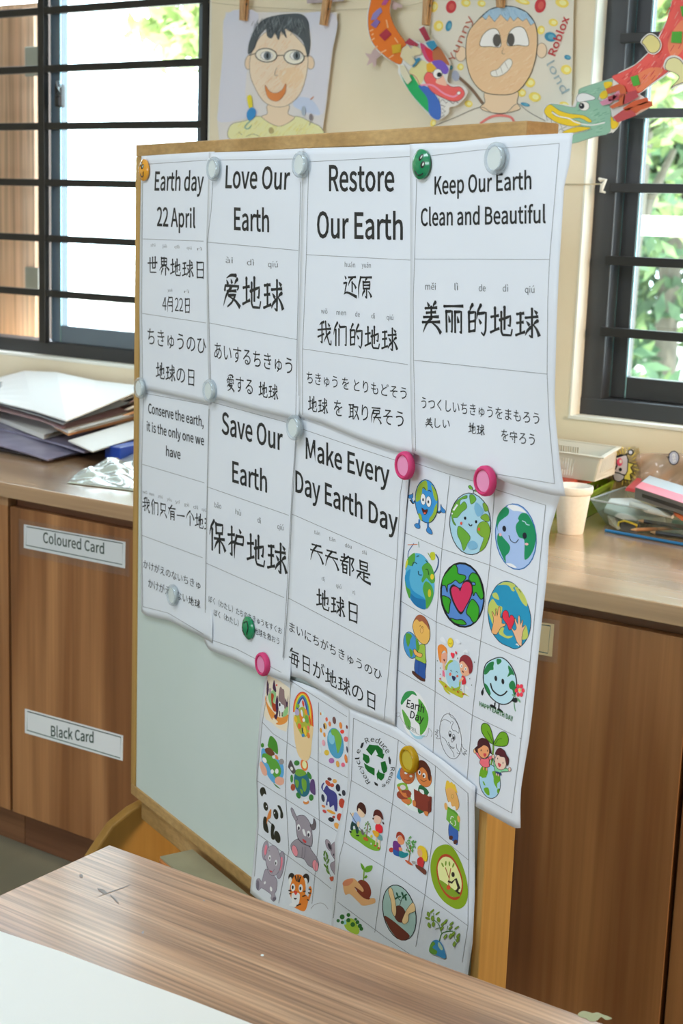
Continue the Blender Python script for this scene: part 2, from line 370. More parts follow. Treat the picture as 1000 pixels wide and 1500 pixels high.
# brush-written characters: strokes on a 100 x 100 cell (y down), each (kind, points)
# kinds: h level, v upright, p left falling (tapers), n right falling (swells), d dot, k hooked/turning (even)
KAI = {
'地': [('h', 4, 36, 38, 30), ('v', 20, 8, 21, 76), ('h', 2, 84, 40, 70), ('k', 42, 44, 88, 30, 85, 62, 76, 58), ('v', 62, 4, 62, 74), ('k', 48, 20, 48, 80, 54, 90, 90, 90, 95, 70)],
'球': [('h', 6, 22, 36, 18), ('h', 6, 50, 34, 46), ('v', 20, 20, 20, 80), ('h', 2, 88, 40, 76), ('h', 42, 32, 94, 26), ('k', 68, 4, 68, 94, 56, 86), ('d', 46, 44, 58, 56), ('p', 62, 62, 40, 88), ('p', 90, 40, 74, 54), ('n', 70, 50, 98, 88), ('d', 78, 8, 90, 18)],
'爱': [('p', 72, 3, 20, 14), ('d', 22, 20, 30, 32), ('d', 46, 16, 52, 28), ('p', 80, 14, 66, 30), ('k', 12, 48, 14, 36, 90, 34, 80, 46), ('h', 26, 52, 76, 48), ('p', 46, 40, 4, 96), ('k', 34, 64, 72, 60, 50, 84, 26, 98), ('n', 38, 68, 96, 96)],
'保': [('p', 30, 4, 4, 50), ('v', 20, 30, 20, 96), ('v', 42, 10, 44, 42), ('k', 42, 12, 82, 8, 80, 38), ('h', 44, 38, 80, 34), ('h', 34, 56, 94, 50), ('v', 63, 42, 63, 98), ('p', 60, 56, 34, 88), ('n', 65, 56, 98, 86)],
'护': [('h', 4, 30, 42, 24), ('k', 24, 4, 25, 90, 14, 84), ('p', 44, 46, 4, 62), ('d', 66, 3, 76, 14), ('k', 52, 26, 90, 22, 88, 48), ('h', 52, 48, 88, 46), ('p', 52, 26, 40, 96)],
'美': [('d', 30, 4, 40, 16), ('p', 70, 2, 58, 16), ('h', 20, 22, 80, 18), ('h', 26, 36, 74, 32), ('h', 12, 50, 88, 46), ('v', 50, 18, 50, 48), ('h', 6, 66, 94, 62), ('p', 50, 52, 8, 98), ('n', 52, 66, 98, 98)],
'丽': [('h', 4, 12, 96, 8), ('v', 14, 28, 16, 94), ('k', 14, 28, 42, 26, 42, 92, 36, 88), ('d', 26, 42, 31, 62), ('v', 56, 28, 57, 94), ('k', 56, 28, 86, 26, 86, 94, 78, 88), ('d', 68, 42, 73, 62)],
'的': [('p', 28, 2, 16, 24), ('v', 12, 26, 13, 90), ('k', 12, 28, 42, 24, 40, 86), ('h', 14, 56, 40, 52), ('h', 14, 86, 40, 82), ('p', 66, 2, 48, 46), ('k', 58, 28, 90, 24, 88, 80, 80, 96, 68, 86), ('d', 58, 46, 68, 60)],
'世': [('h', 4, 40, 96, 32), ('v', 50, 8, 50, 64), ('v', 74, 4, 74, 64), ('h', 50, 64, 74, 62), ('k', 24, 12, 25, 88, 86, 86)],
'界': [('v', 24, 4, 26, 44), ('k', 24, 6, 76, 4, 74, 42), ('h', 26, 24, 74, 22), ('h', 26, 42, 74, 40), ('v', 50, 4, 50, 42), ('p', 48, 44, 4, 74), ('n', 52, 44, 98, 68), ('p', 38, 62, 22, 98), ('v', 64, 60, 64, 98)],
'日': [('v', 22, 8, 24, 96), ('k', 22, 10, 78, 6, 76, 96), ('h', 24, 48, 76, 46), ('h', 24, 90, 76, 88)],
'我': [('p', 42, 4, 12, 18), ('h', 2, 38, 96, 28), ('k', 30, 12, 31, 90, 20, 84), ('h', 2, 66, 46, 52), ('k', 56, 2, 62, 50, 84, 92, 96, 94, 96, 76), ('p', 86, 44, 44, 86), ('d', 74, 8, 86, 20)],
'们': [('p', 30, 2, 4, 52), ('v', 20, 32, 20, 98), ('d', 42, 6, 50, 20), ('v', 42, 28, 42, 96), ('k', 54, 18, 92, 14, 92, 92, 82, 88)],
'还': [('h', 38, 14, 92, 10), ('p', 66, 14, 34, 50), ('v', 64, 34, 64, 76), ('n', 68, 36, 92, 58), ('d', 10, 10, 20, 22), ('k', 4, 40, 24, 36, 14, 64, 8, 84), ('n', 4, 86, 30, 78, 98, 94)],
'原': [('h', 14, 10, 96, 6), ('p', 16, 10, 2, 98), ('p', 58, 12, 48, 26), ('v', 34, 28, 35, 58), ('k', 34, 30, 82, 26, 80, 56), ('h', 35, 42, 80, 40), ('h', 35, 56, 80, 54), ('k', 58, 56, 58, 96, 48, 88), ('p', 42, 66, 26, 90), ('n', 70, 66, 92, 90)],
'天': [('h', 16, 18, 84, 12), ('h', 6, 46, 94, 40), ('p', 50, 16, 4, 96), ('n', 52, 44, 98, 94)],
'都': [('h', 8, 22, 50, 16), ('v', 28, 4, 28, 38), ('h', 2, 40, 58, 34), ('p', 56, 8, 4, 66), ('v', 18, 54, 19, 96), ('k', 18, 56, 46, 52, 45, 94), ('h', 20, 74, 44, 72), ('h', 20, 92, 44, 90), ('k', 66, 12, 94, 8, 78, 40, 94, 60, 80, 72), ('v', 66, 12, 66, 98)],
'是': [('v', 26, 4, 28, 44), ('k', 26, 6, 76, 2, 74, 42), ('h', 28, 24, 74, 22), ('h', 28, 42, 74, 40), ('h', 6, 58, 94, 52), ('v', 52, 54, 52, 88), ('h', 52, 72, 82, 70), ('p', 28, 64, 4, 98), ('n', 24, 78, 50, 92, 98, 96)],
'有': [('h', 6, 24, 94, 18), ('p', 48, 2, 6, 66), ('v', 34, 42, 34, 98), ('k', 34, 42, 78, 38, 78, 94, 68, 90), ('h', 36, 58, 76, 56), ('h', 36, 74, 76, 72)],
'只': [('v', 20, 10, 22, 54), ('k', 20, 12, 80, 8, 76, 52), ('h', 22, 52, 76, 50), ('p', 38, 62, 8, 96), ('n', 62, 62, 94, 94)],
'一': [('h', 4, 54, 96, 46)],
'个': [('p', 50, 2, 2, 58), ('n', 52, 6, 98, 54), ('v', 50, 36, 50, 98)],
'毎': [('p', 30, 2, 10, 32), ('h', 24, 18, 90, 14), ('k', 30, 34, 22, 86, 84, 84), ('k', 32, 34, 80, 30, 76, 98, 64, 92), ('h', 4, 60, 98, 54), ('v', 53, 34, 50, 84)],
'月': [('p', 26, 6, 8, 98), ('k', 26, 8, 76, 4, 76, 96, 64, 90), ('h', 26, 34, 76, 32), ('h', 24, 58, 76, 56)],
'愛': [('p', 72, 1, 20, 9), ('d', 22, 13, 30, 22), ('d', 46, 10, 52, 20), ('p', 80, 8, 66, 20), ('k', 10, 38, 12, 28, 90, 26, 82, 36), ('d', 26, 38, 18, 52), ('k', 38, 34, 42, 52, 70, 52, 70, 44), ('d', 54, 32, 60, 42), ('d', 78, 38, 86, 50), ('p', 40, 56, 8, 78), ('k', 32, 66, 74, 62, 50, 84, 18, 98), ('n', 36, 70, 96, 97)],
'取': [('h', 2, 14, 52, 10), ('v', 14, 14, 14, 84), ('v', 42, 12, 42, 98), ('h', 14, 34, 42, 32), ('h', 14, 54, 42, 52), ('h', 2, 88, 48, 76), ('k', 52, 22, 92, 18, 76, 62, 48, 96), ('n', 58, 38, 98, 94)],
'戻': [('h', 10, 8, 90, 4), ('v', 24, 22, 24, 42), ('k', 22, 22, 82, 18, 80, 38), ('h', 24, 40, 80, 36), ('p', 22, 24, 4, 98), ('h', 26, 64, 96, 58), ('p', 56, 44, 22, 98), ('n', 58, 62, 98, 96)],
'守': [('d', 48, 1, 56, 12), ('k', 10, 32, 12, 18, 90, 16, 82, 30), ('h', 6, 50, 96, 44), ('k', 64, 30, 64, 94, 52, 88), ('d', 30, 58, 42, 72)],
}
KAI['美'] = KAI['美']
_SW = {'h': (8.3, 7.2, 10.5), 'v': (10.5, 9, 9), 'p': (11, 9, 1.5), 'n': (3.5, 9, 14.5), 'd': (3.5, 10, 12), 'k': (9.5, 8.3, 5.5)}
def kai(txt):
    """Brush-like characters as ribbons; characters without strokes here come from the font."""
    key = ('kai', txt)
    if key in _gc: return _gc[key]
    V = []; T = []; x = 0.0
    for ch in txt:
        if ch in KAI:
            for st in KAI[ch]:
                P = [(st[i]/100.0, 1-st[i+1]/100.0) for i in range(1, len(st), 2)]
                if len(P) == 2:
                    a, b = P; dx, dy = b[0]-a[0], b[1]-a[1]; bow = {'p': -.09, 'n': .08, 'h': .02, 'v': 0, 'd': 0}.get(st[0], 0)
                    P = [a, (a[0]+dx*.5+dy*bow*-1, a[1]+dy*.5+dx*bow), b] if st[0] in 'pn' else [a, lerp(a, b, .5), b]
                sm = st[0] != 'k'
                Q = crom(P, False, 5) if sm else [p for i in range(len(P)-1) for p in (lerp(P[i], P[i+1], k/4) for k in range(4))]+[P[-1]]
                w0, w1, w2 = _SW[st[0]]; n = len(Q); L = []; R = []
                for i, p in enumerate(Q):
                    a = Q[max(i-1, 0)]; b = Q[min(i+1, n-1)]; dx, dy = b[0]-a[0], b[1]-a[1]; l = math.hypot(dx, dy) or 1
                    t = i/(n-1); w = (w0*(1-2*t)+w1*2*t) if t < .5 else (w1*(2-2*t)+w2*(2*t-1)); w /= 200
                    L.append((x+p[0]-dy/l*w, p[1]+dx/l*w)); R.append((x+p[0]+dy/l*w, p[1]-dx/l*w))
                b0 = len(V); V += L+R; T += [(b0+i, b0+i+1, b0+n+i+1, b0+n+i) for i in range(n-1)]
                # rounded press at the start of the stroke
                c = Q[0]; r = w0/200*1.25; b0 = len(V); V += [(x+c[0]+r*math.cos(k*math.pi/3), c[1]+r*math.sin(k*math.pi/3)) for k in range(6)]; T.append(tuple(range(b0, b0+6)))
            x += 1.1
        elif ch == ' ': x += .5
        else:
            v, t, (a0, a1, c0, c1) = glyphs(ch); f = glyphs('口')[2]; sc = .88/(f[3]-f[2]); b0 = len(V)
            off = .5-(a0+a1)/2*sc if ord(ch) > 0x2000 else -a0*sc
            V += [(x+off+p[0]*sc, .06+(p[1]-f[2])*sc) for p in v]; T += [tuple(b0+i for i in q) for q in t]
            x += 1.1 if ord(ch) > 0x2000 else (a1-a0)*sc+.08
    r = (V, T, (min(v[0] for v in V), max(v[0] for v in V), min(v[1] for v in V), max(v[1] for v in V)))
    _gc[key] = r; return r

#PRELOAD
preload(['Coloured Card', 'Black Card', 'Earth day', '22 April', 'Love Our', 'Earth', 'Restore', 'Our Earth', 'Keep Our Earth', 'Clean and Beautiful', 'Conserve the earth,', 'it is the only one we', 'have', 'Save Our', 'Make Every', 'Day Earth Day', 'HAPPY EARTH DAY', 'Day', 'Roblox', 'ess'], 0.006)
preload(['H', '4', '口', '2', 'ちきゅうのひ', 'の', 'shì', 'jiè', 'dì', 'qiú', 'rì', 'yuè', 'ài', 'あいするちきゅう', 'す', 'る', 'huán', 'yuán', 'wǒ', 'men', 'de', 'ちきゅう を とりもどそう', 'を', 'り', 'そ', 'う', 'měi', 'lì', 'うつくしいちきゅうをまもろう', 'し', 'い', 'ろ', 'zhǐ', 'yǒu', 'yí', 'gè', 'かけがえのないちきゅ', 'か', 'け', 'が', 'え', 'な', 'bǎo', 'hù', 'ぼく（わたし）たちのちきゅうをすくお', 'ぼく（わたし）たちの地球を救おう', 'tiān', 'dōu', 'まいにちがちきゅうのひ', 'APRIL', 'R', 'e', 'd', 'u', 'c', 's', 'y', 'l', 'Yunny', 'lond'], 0.0)
# ================================================================== THE SETTING
YW = 2.84; HC = .839; KW = 2.84/2.72
def sx(x): return x*KW
def sz(z): return 1.4+(z-1.4)*KW
#            # wall face, worktop height
cream = noisy('cream_wall', (234, 222, 194), (239, 228, 203), 6, .85, bump=.05)
white_reveal = mat('white_reveal', (236, 236, 226), .7)
dark_alu = mat('dark_aluminium', (52, 54, 58), .38, metal=.0, spec=.5)
grille_m = mat('black_grille', (30, 30, 30), .45)
sash_sky_m = mat('sky_reflection_aluminium', (92, 108, 122), .22, spec=.8)  # dark sash with the sky's reflection put into its colour
seal_m = mat('rubber_seal', (28, 36, 38), .5)
XL0, XL1 = sx(-4.3), sx(-2.285)         # window 1 opening
XR0, XR1 = sx(-1.312), sx(-.18)         # window 2 opening
ZS, ZT = sz(1.034), sz(2.35)
mb = MB(); T = .16
mb.box((-5, YW, 0), (XL0, YW+T, 2.8)).box((XL1, YW, 0), (XR0, YW+T, 2.8)).box((XR1, YW, 0), (2.2, YW+T, 2.8))
mb.box((XL0, YW, 0), (XL1, YW+T, ZS)).box((XR0, YW, 0), (XR1, YW+T, ZS)).box((XL0, YW, ZT), (XL1, YW+T, 2.8)).box((XR0, YW, ZT), (XR1, YW+T, 2.8))
tag(link('wall_back', mb, cream, loc=(0, YW, 0)), 'cream painted wall between and below the two windows', kind='structure')
tag(link('wall_left', MB().box((-5.12, -3, 0), (-5, YW+T, 2.8)), cream), 'cream side wall', kind='structure')
tag(link('wall_right', MB().box((2.2, -3, 0), (2.32, YW+T, 2.8)), cream), 'cream side wall', kind='structure')
floor_m = noisy('vinyl_floor', (124, 122, 104), (144, 140, 120), 5, .35, stretch=(1, .3, 1), bump=.02)
tag(link('floor', MB().box((-5.12, -3, -.12), (2.32, YW+T, 0)), floor_m), 'dull grey green vinyl floor', kind='structure')
tag(link('wall_rear', MB().box((-5, -3.12, 0), (2.2, -3, 1.5)).box((-5, -3.12, 2.3), (2.2, -3, 2.8)).box((-5, -3.12, 1.5), (-3.2, -3, 2.3)).box((-.6, -3.12, 1.5), (2.2, -3, 2.3)), cream, loc=(-1.5, -3, 0)), 'unseen cream rear wall with a long opening added to light the board', kind='structure')  # opening is added out of view and sized for the light indoors
tag(link('ceiling', MB().box((-5.12, -3, 2.8), (2.32, YW+T, 2.92)), mat('ceiling_white', (236, 238, 238), .9)), 'white ceiling', kind='structure')
# white linings of the openings (reveal faces)
mb = MB()
for x0, x1 in ((XL0, XL1), (XR0, XR1)):
    mb.box((x0, YW-.001, ZS-.004), (x0+.004, YW+.05, ZT)).box((x1-.004, YW-.001, ZS-.004), (x1, YW+.05, ZT))
    mb.box((x0, YW-.004, ZS-.006), (x1, YW+.05, ZS+.001)).box((x0, YW, ZT-.004), (x1, YW+.05, ZT))
tag(link('trim_1', mb, white_reveal, loc=(-2, YW, 1)), 'white lining of the window openings', kind='structure')
# ---- windows
pane_m = glass('window_glass', (240, 247, 246))
def window(n, x0, x1, div, label, barz, seams):
    w = thing('window_%d' % n, label, None, ((x0+x1)/2, YW+.09, ZS), kind='structure')
    yf = YW+.045; yb = YW+.12
    fw = .052
    link('window_frame', MB().box((x0+.002, yf, ZS), (x0+fw, yb, ZT-.002)), dark_alu, w, bevel=.003)
    link('window_frame', MB().box((x1-fw, yf, ZS), (x1-.002, yb, ZT-.002)), dark_alu, w, bevel=.003)
    link('window_frame', MB().box((x0+.002, yf-.002, ZS), (x1-.002, yb, ZS+.038)), dark_alu, w, bevel=.003)
    link('window_frame', MB().box((x0+.002, yf, ZT-.05), (x1-.002, yb, ZT-.002)), dark_alu, w, bevel=.003)
    for (a, b, y) in seams:     # sliding sashes
        st = .036
        sash = MB().box((a, y, ZS+.038), (a+st, y+.028, ZT-.05)).box((b-st, y, ZS+.038), (b, y+.028, ZT-.05))
        sash.box((a+st, y, ZS+.038), (b-st, y+.028, ZS+.085)).box((a+st, y, ZT-.09), (b-st, y+.028, ZT-.05))
        so = link('sash', sash, sash_sky_m if (n == 1 and a > sx(-3)) else dark_alu, w, bevel=.002)
        link('glass_pane', MB().box((a+st-.003, y+.012, ZS+.08), (b-st+.003, y+.016, ZT-.085)), pane_m, so)
    for z in barz:
        link('grille_bar', MB().box((x0+.045, YW+.028, z-.0095), (x1-.045, YW+.043, z+.0095)), grille_m, w, bevel=.0015)
    for x in div:
        link('grille_post', MB().box((x-.012, YW+.026, ZS+.034), (x+.012, YW+.0448, ZT-.04)), grille_m, w, bevel=.0015)
    return w
b1 = [sz(1.198+.1425*i) for i in range(8)]; b2 = [sz(1.208+.1427*i) for i in range(8)]
w1 = window(1, XL0, XL1, [sx(-2.872), sx(-3.75)], 'left window with black grille bars and dark sliding sashes', b1,
            [(sx(-4.25), sx(-3.22), YW+.085), (sx(-2.858), sx(-2.33), YW+.05)])
w2 = window(2, XR0, XR1, [sx(-.6)], 'right window with black grille bars and trees beyond', b2,
            [(XR0+.05, sx(-.7), YW+.085), (sx(-.75), XR1-.05, YW+.05)])
link('grille_post', MB().box((XL1-.05, YW+.026, ZS+.034), (XL1-.032, YW+.0448, ZT-.04)), grille_m, w1)
# latch on the left sash
P = ony(84, 140, YW+.03)
lt = link('sash_latch', MB().box((P.x-.012, YW+.028, P.z-.03), (P.x+.012, YW+.05, P.z+.03)), mat('latch_black', (26, 28, 32), .3), w1, bevel=.006)
lt['label'] = 'black crescent latch on the sash stile'
link('latch_lever', MB().tube([(P.x, YW+.03, P.z), (P.x+.018, YW+.018, P.z+.004), (P.x+.022, YW+.014, P.z+.02), (P.x+.018, YW+.014, P.z+.035)], .006, 8), mat('latch_steel', (120, 130, 140), .25, metal=.8), w1, smooth=40)
# bright edge strips (polished sash edges)
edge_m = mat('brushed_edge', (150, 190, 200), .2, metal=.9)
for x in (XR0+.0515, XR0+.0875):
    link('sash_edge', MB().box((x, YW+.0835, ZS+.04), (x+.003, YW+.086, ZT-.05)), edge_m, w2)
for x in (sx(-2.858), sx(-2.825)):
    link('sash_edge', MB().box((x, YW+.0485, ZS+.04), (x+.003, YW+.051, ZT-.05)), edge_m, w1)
# ================================================================== OUTSIDE
tag(link('ground', MB().box((-26, 3.01, -.4), (14, 40, -.3)), noisy('pale_paving', (205, 200, 188), (222, 218, 205), 1.2, .9)), 'pale sunlit paving outside', kind='structure')
# brown timber shutter leaf outside the left window
sh = thing('shutter', 'brown timber shutter leaf outside the left window with two steel hinges', 'shutter', (-3.4, 3.2, 0.9))
ys = 3.14
xa = ony(35, 300, ys).x; xb = ony(53, 300, ys).x; zt = ony(20, 13, ys).z
ply = wood('outdoor_ply', (206, 164, 132), (222, 182, 150), (232, 198, 170), 'Z', .5, .6)
stile_m = wood('outdoor_stile', (226, 184, 150), (238, 200, 168), (244, 212, 184), 'Z', .6, .6)
link('panel', MB().box((-4.9, ys, .75), (xa, ys+.02, zt)), ply, sh)
link('stile', MB().box((xa, ys-.006, .75), (xb, ys+.024, zt)), stile_m, sh, bevel=.002)
link('door_stop', MB().box((xb+.003, ys+.01, .75), (xb+.03, ys+.04, zt+.03)), mat('stop_dark', (70, 60, 54), .7), sh)
link('top_rail', MB().box((-4.9, ys-.004, zt), (xb+.03, ys+.022, zt+.012)), stile_m, sh)
for (px, py) in ((47, 90), (47, 412)):
    c = ony(px, py, ys-.007); link('hinge', MB().box((c.x-.028, ys-.01, c.z-.042), (c.x+.03, ys-.006, c.z+.042)), mat('hinge_steel', (170, 172, 165), .35, metal=.7), sh, bevel=.002)
# a white rail fence and trees beyond the right window
fm = mat('white_paint', (240, 240, 236), .5)
A = ony(800, 326, 6.2); zr = A.z
fe = thing('fence', 'white rail fence outside beyond the right window', 'fence', (-2, 6.2, -.3))
for dz in (0, -.72):
    link('rail', MB().box((-4.9, 6.17, zr+dz-.042), (3, 6.23, zr+dz+.042)), fm, fe)
for x in (-4.85, -1.5, 1.9):
    link('post', MB().box((x-.035, 6.23, -.3), (x+.035, 6.30, zr+.02)), fm, fe)
leaf_m = [noisy('leaf_%s' % k, a, b, 8, .5, spec=.3) for k, a, b in (('fresh', (140, 160, 96), (170, 184, 122)), ('mid', (84, 108, 66), (112, 134, 84)), ('deep', (48, 74, 50), (72, 98, 66)))]
bark_m = noisy('bark', (84, 78, 68), (108, 100, 88), 14, .9, stretch=(1, 1, .2), bump=.5)
def tree(x, y, h, r, n, mi, label, lean=.0, seed=1, zc=None, sq=.8, leaf=.11):
    rnd = random.Random(seed)
    t = thing('tree', label, 'tree', (x, y, -.3))
    z1 = zc if zc else h*.75
    trunk = [(x, y, -.3), (x+lean*.3, y, h*.25), (x+lean*.6, y+.05, h*.5), (x+lean, y, z1)]
    link('trunk', MB().tube(trunk, [.13, .11, .09, .06], 10), bark_m, t, smooth=50)
    for k in range(4):
        a = rnd.uniform(0, 6.28); q = trunk[2] if k % 2 else trunk[1]
        e = (q[0]+math.cos(a)*r*.7, q[1]+math.sin(a)*r*.5, q[2]+r*rnd.uniform(.5, 1.0))
        md = ((q[0]+e[0])/2, (q[1]+e[1])/2, (q[2]+e[2])/2+.1)
        link('branch', MB().tube([q, md, e], [.05, .04, .02], 8), bark_m, t, smooth=50)
    mb = MB(); cl = [(x+lean+rnd.gauss(0, r*.45), y+rnd.gauss(0, r*.4), z1+rnd.gauss(0, r*sq*.5)) for _ in range(max(8, n//120))]
    for i in range(n):
        c = rnd.choice(cl); p = Vector((c[0]+rnd.gauss(0, r*.16), c[1]+rnd.gauss(0, r*.16), c[2]+rnd.gauss(0, r*.12)))
        a = Vector((rnd.gauss(0, 1), rnd.gauss(0, 1), rnd.gauss(0, 1))).normalized(); b = a.orthogonal().normalized()
        s_ = leaf*rnd.uniform(.6, 1.2); mb.mi = rnd.choice(mi)
        mb.add([p-a*s_, p+b*s_*.4, p+a*s_, p-b*s_*.4], [(0, 1, 2, 3)])
    tag(link('crown', mb, leaf_m, t, fix=False), kind='stuff')
    return t
A = ony(912, 300, 9.2); tree(A.x, 9.2, 4.4, 1.15, 2600, (0, 0, 1), 'slim tree with pale fresh leaves nearest the right window', .1, 3, 2.75)
A = ony(992, 300, 14.5); tree(A.x, 14.5, 5.0, 1.9, 7000, (1, 2, 2), 'darker leafy tree behind the white fence at the right', -.1, 5, 2.2, leaf=.14)
A = ony(935, 300, 21.0); tree(A.x, 21.0, 6.5, 3.0, 6500, (0, 1, 1), 'broad green tree farthest behind the white fence', .2, 8, 3.4, leaf=.2)
A = ony(318, 100, 9.0); tree(A.x, 9.0, 4.8, .85, 1100, (0, 0, 0), 'pale leafed tree seen through the left window', .1, 11, 3.15)
# ================================================================== CABINETS AND WORKTOP
wt = wood('worktop_laminate', (156, 122, 90), (184, 150, 116), (204, 172, 138), 'X', .55, .22, fine=.14, bump=.02, coat=1.0)
tag(link('worktop', MB().box((-4.4, 2.11, HC-.032), (.6, YW-.002, HC)), wt, loc=(-2, 2.4, HC), bevel=.002), 'long wood laminate worktop running along the wall under both windows', 'worktop')
dm = wood('door_laminate', (108, 66, 36), (146, 96, 57), (182, 130, 84), 'Z', .62, .38, fine=.16, bump=.04)
cm = wood('carcass_laminate', (100, 62, 42), (122, 80, 54), (140, 98, 66), 'X', .6, .42, fine=.2, bump=.03)
sm_ = wood('side_laminate', (140, 100, 66), (162, 120, 84), (178, 138, 98), 'Z', .62, .4, fine=.2, bump=.03)
XD = [-3.87, -3.10, -2.321, -1.553, -.785, -.015]
labs = ['wooden base cabinet at the left end, one door', 'wooden base cabinet just left of the Coloured Card door',
        'wooden base cabinet with Coloured Card and Black Card signs on its door', 'wooden base cabinet behind the poster board with a small sign by the door edge',
        'wooden base cabinet at the right under the right window']
cabs = []
for i in range(5):
    a, b = XD[i], XD[i+1]
    t = thing('base_cabinet', labs[i], 'cabinet', ((a+b)/2, 2.4, 0), 'base cabinets under the worktop'); cabs.append(t)
    link('body', MB().box((a+.001, 2.143, .1), (b-.001, YW-.003, HC-.034)), cm, t)
    link('plinth', MB().box((a+.001, 2.16, .001), (b-.001, 2.20, .098)), cm, t)
    g = .004
    if i in (1, 2, 3, 4):
        dd = link('door', MB().box((a+g, 2.12, .094), (b-g, 2.14, .787)), dm, t, bevel=.0015)
    if i == 1:
        link('end_stile', MB().box((b-.045, 2.119, .787), (b-.001, 2.142, HC-.034)), sm_, t)
sg = mat('sign_card', (236, 240, 242), .35); sg_lit = mat('sign_card_warm_lit', (238, 214, 170), .35)  # second card colour has the warm light from the right mixed in
film_m = glass('clear_tape', (253, 253, 253), .6, .02)
def sign(corners, txt, tp, th, label, m_, ref, frame=True, film=None):
    Y = 2.1195
    P = [ony(*p, Y-.0006) for p in corners]
    o = link('card_sign', MB().prism([(p.x, Y-.0008, p.z) for p in P], (0, .0007, 0)), m_, None)
    tag(o, label, 'sign')
    pr = Print(Surf(YA, Y-.0008), ref=ref)
    if frame:
        c = [((corners[0][0]*(1-k)+corners[2][0]*k), (corners[0][1]*(1-k)+corners[2][1]*k)) for k in (0,)]
        def ins(a, b, c_, d_):
            q = []
            for p, (sx, sy) in zip(corners, frame): q.append((p[0]+sx, p[1]+sy))
            return q
        q = ins(*corners); pr.line(q+[q[0], q[1]], 1.3, (50, 80, 70), sm=False)
    pr.done('frame_line', o)
    if txt: pr.par = o; pr.text(txt, tp[0], tp[1], th, (40, 62, 52), 'cap', bold=.018)
    if film:
        F_ = [ony(*p, Y-.0012) for p in film]
        link('tape', MB().prism([(p.x, Y-.002, p.z) for p in F_], (0, .0004, 0)), film_m, o)
    return o
sign([(35, 768), (183.5, 794), (183, 832.5), (35, 802.5)], 'Coloured Card', ((63, 794.5), (152.5, 811.5)), 15, 'white framed card reading Coloured Card, upper sign on the cabinet door', sg, (205, 210, 210),
     [(4, 3.5), (-4, 2), (-4, -5.5), (3, -4)], [(28, 760), (190, 790), (190, 845), (28, 812)])
sign([(36.5, 1038), (180, 1077.5), (179.5, 1114.5), (36.5, 1073.5)], 'Black Card', ((74.5, 1078.5), (137, 1088.5)), 15, 'white framed card reading Black Card, lower sign on the cabinet door', sg, (185, 190, 195),
     [(3.5, 4), (-3, 2.5), (-3.5, -4), (3, -4)])
sign([(700, 898), (811.5, 914.5), (808, 962), (697, 942)], None, None, 0, 'card sign with warm light put into its colour, half hidden behind the right edge of the posters', sg_lit, (235, 205, 160),
     [(4, 4), (-5.5, 2.5), (-6, -5), (4, -4)], [(690, 890), (820, 909), (816, 972), (690, 950)])
# ================================================================== TABLE IN FRONT
HT = .6
tw = wood('table_veneer', (146, 108, 78), (178, 138, 102), (200, 162, 126), 'X', 1.3, .36, fine=.5, bump=.3, coat=.3)
tb = thing('table', 'worn light wood table in front of the poster board', 'table', (-.5, .8, 0))
corner = onz(160, 1237, HT)
tx0, ty1 = corner.x, corner.y
link('tabletop', MB().box((tx0, .55, HT-.03), (.45, ty1, HT)), tw, tb, bevel=.002)
lw = wood('table_leg_wood', (150, 112, 70), (172, 132, 86), (188, 150, 102), 'Z', .9, .5)
for x in (tx0+.06, .39):
    for y in (.61, ty1-.06): link('leg', MB().box((x-.025, y-.025, 0), (x+.025, y+.025, HT-.03)), lw, tb, bevel=.004)
link('apron', MB().box((tx0+.085, ty1-.07, HT-.1), (.365, ty1-.05, HT-.03)), lw, tb)
# paint spot, knot and tiny crumb on the tabletop
pr = Print(Surf(ZA, HT), ref=(190, 165, 140), alb=.5, lift=.0003); pr.s.at = lambda px, py, h=0: onz(px, py, HT+h)
pr.at(500, 1200, .5)
for q in ([(692, 571), (705, 562), (722, 564), (735, 568), (750, 566), (765, 572), (782, 578), (792, 584), (775, 588), (760, 580), (748, 590), (728, 592), (715, 583), (700, 580)],): pr.blob(q, (152, 134, 84))
pr.done('paint_spot', tb, 'dried olive paint smear')
pr = Print(Surf(ZA, HT), ref=(190, 165, 140), alb=.5, lift=.0003); pr.s.at = lambda px, py, h=0: onz(px, py, HT+h)
pr.at(0, 1200, .6)
for q in ([(232, 191), (275, 174.5), (318, 160), (300, 168), (262, 181)], [(238, 169), (250, 171), (262, 179), (256, 182), (244, 176)], [(268, 184), (280, 192), (290, 206), (282, 200)], [(193, 136), (200, 134), (202, 141), (196, 142)], [(345, 277), (351, 272), (350, 280)], [(494, 196), (500, 198), (498, 201)]):
    pr.blob(q, (150, 126, 104)); pr.done('scratch', tb, 'dark scratch worn into the veneer')
pr.ell(640, 332, 4, 2.6, (235, 228, 215))
pr.done('chip', tb, 'tiny pale chip in the veneer')
# white sheet lying over the near part of the table
E1 = [(-60, 1342), (0, 1364), (90, 1394), (180, 1428), (270, 1461), (370, 1500), (470, 1541)]
W_ = [onz(x, y, HT+.0012) for x, y in E1]
mb = MB(); far = [Vector((p.x, p.y, HT+.0012)) for p in W_]; near = [Vector((p.x+.05, .56, HT+.0012)) for p in W_]
n = len(far); mb.add(far+near+[p-ZA*.001 for p in far]+[p-ZA*.001 for p in near],
  [(i, i+1, n+i+1, n+i) for i in range(n-1)]+[(2*n+i, 2*n+i+1, 3*n+i+1, 3*n+i) for i in range(n-1)]+[(i, i+1, 2*n+i+1, 2*n+i) for i in range(n-1)]+[(n+i, n+i+1, 3*n+i+1, 3*n+i) for i in range(n-1)]+[(0, n, 3*n, 2*n), (n-1, 2*n-1, 4*n-1, 3*n-1)])
tag(link('drawing_paper', mb, mat('plain_paper', (232, 234, 230), .6)), 'large blank white sheet lying on the near side of the table', 'paper')
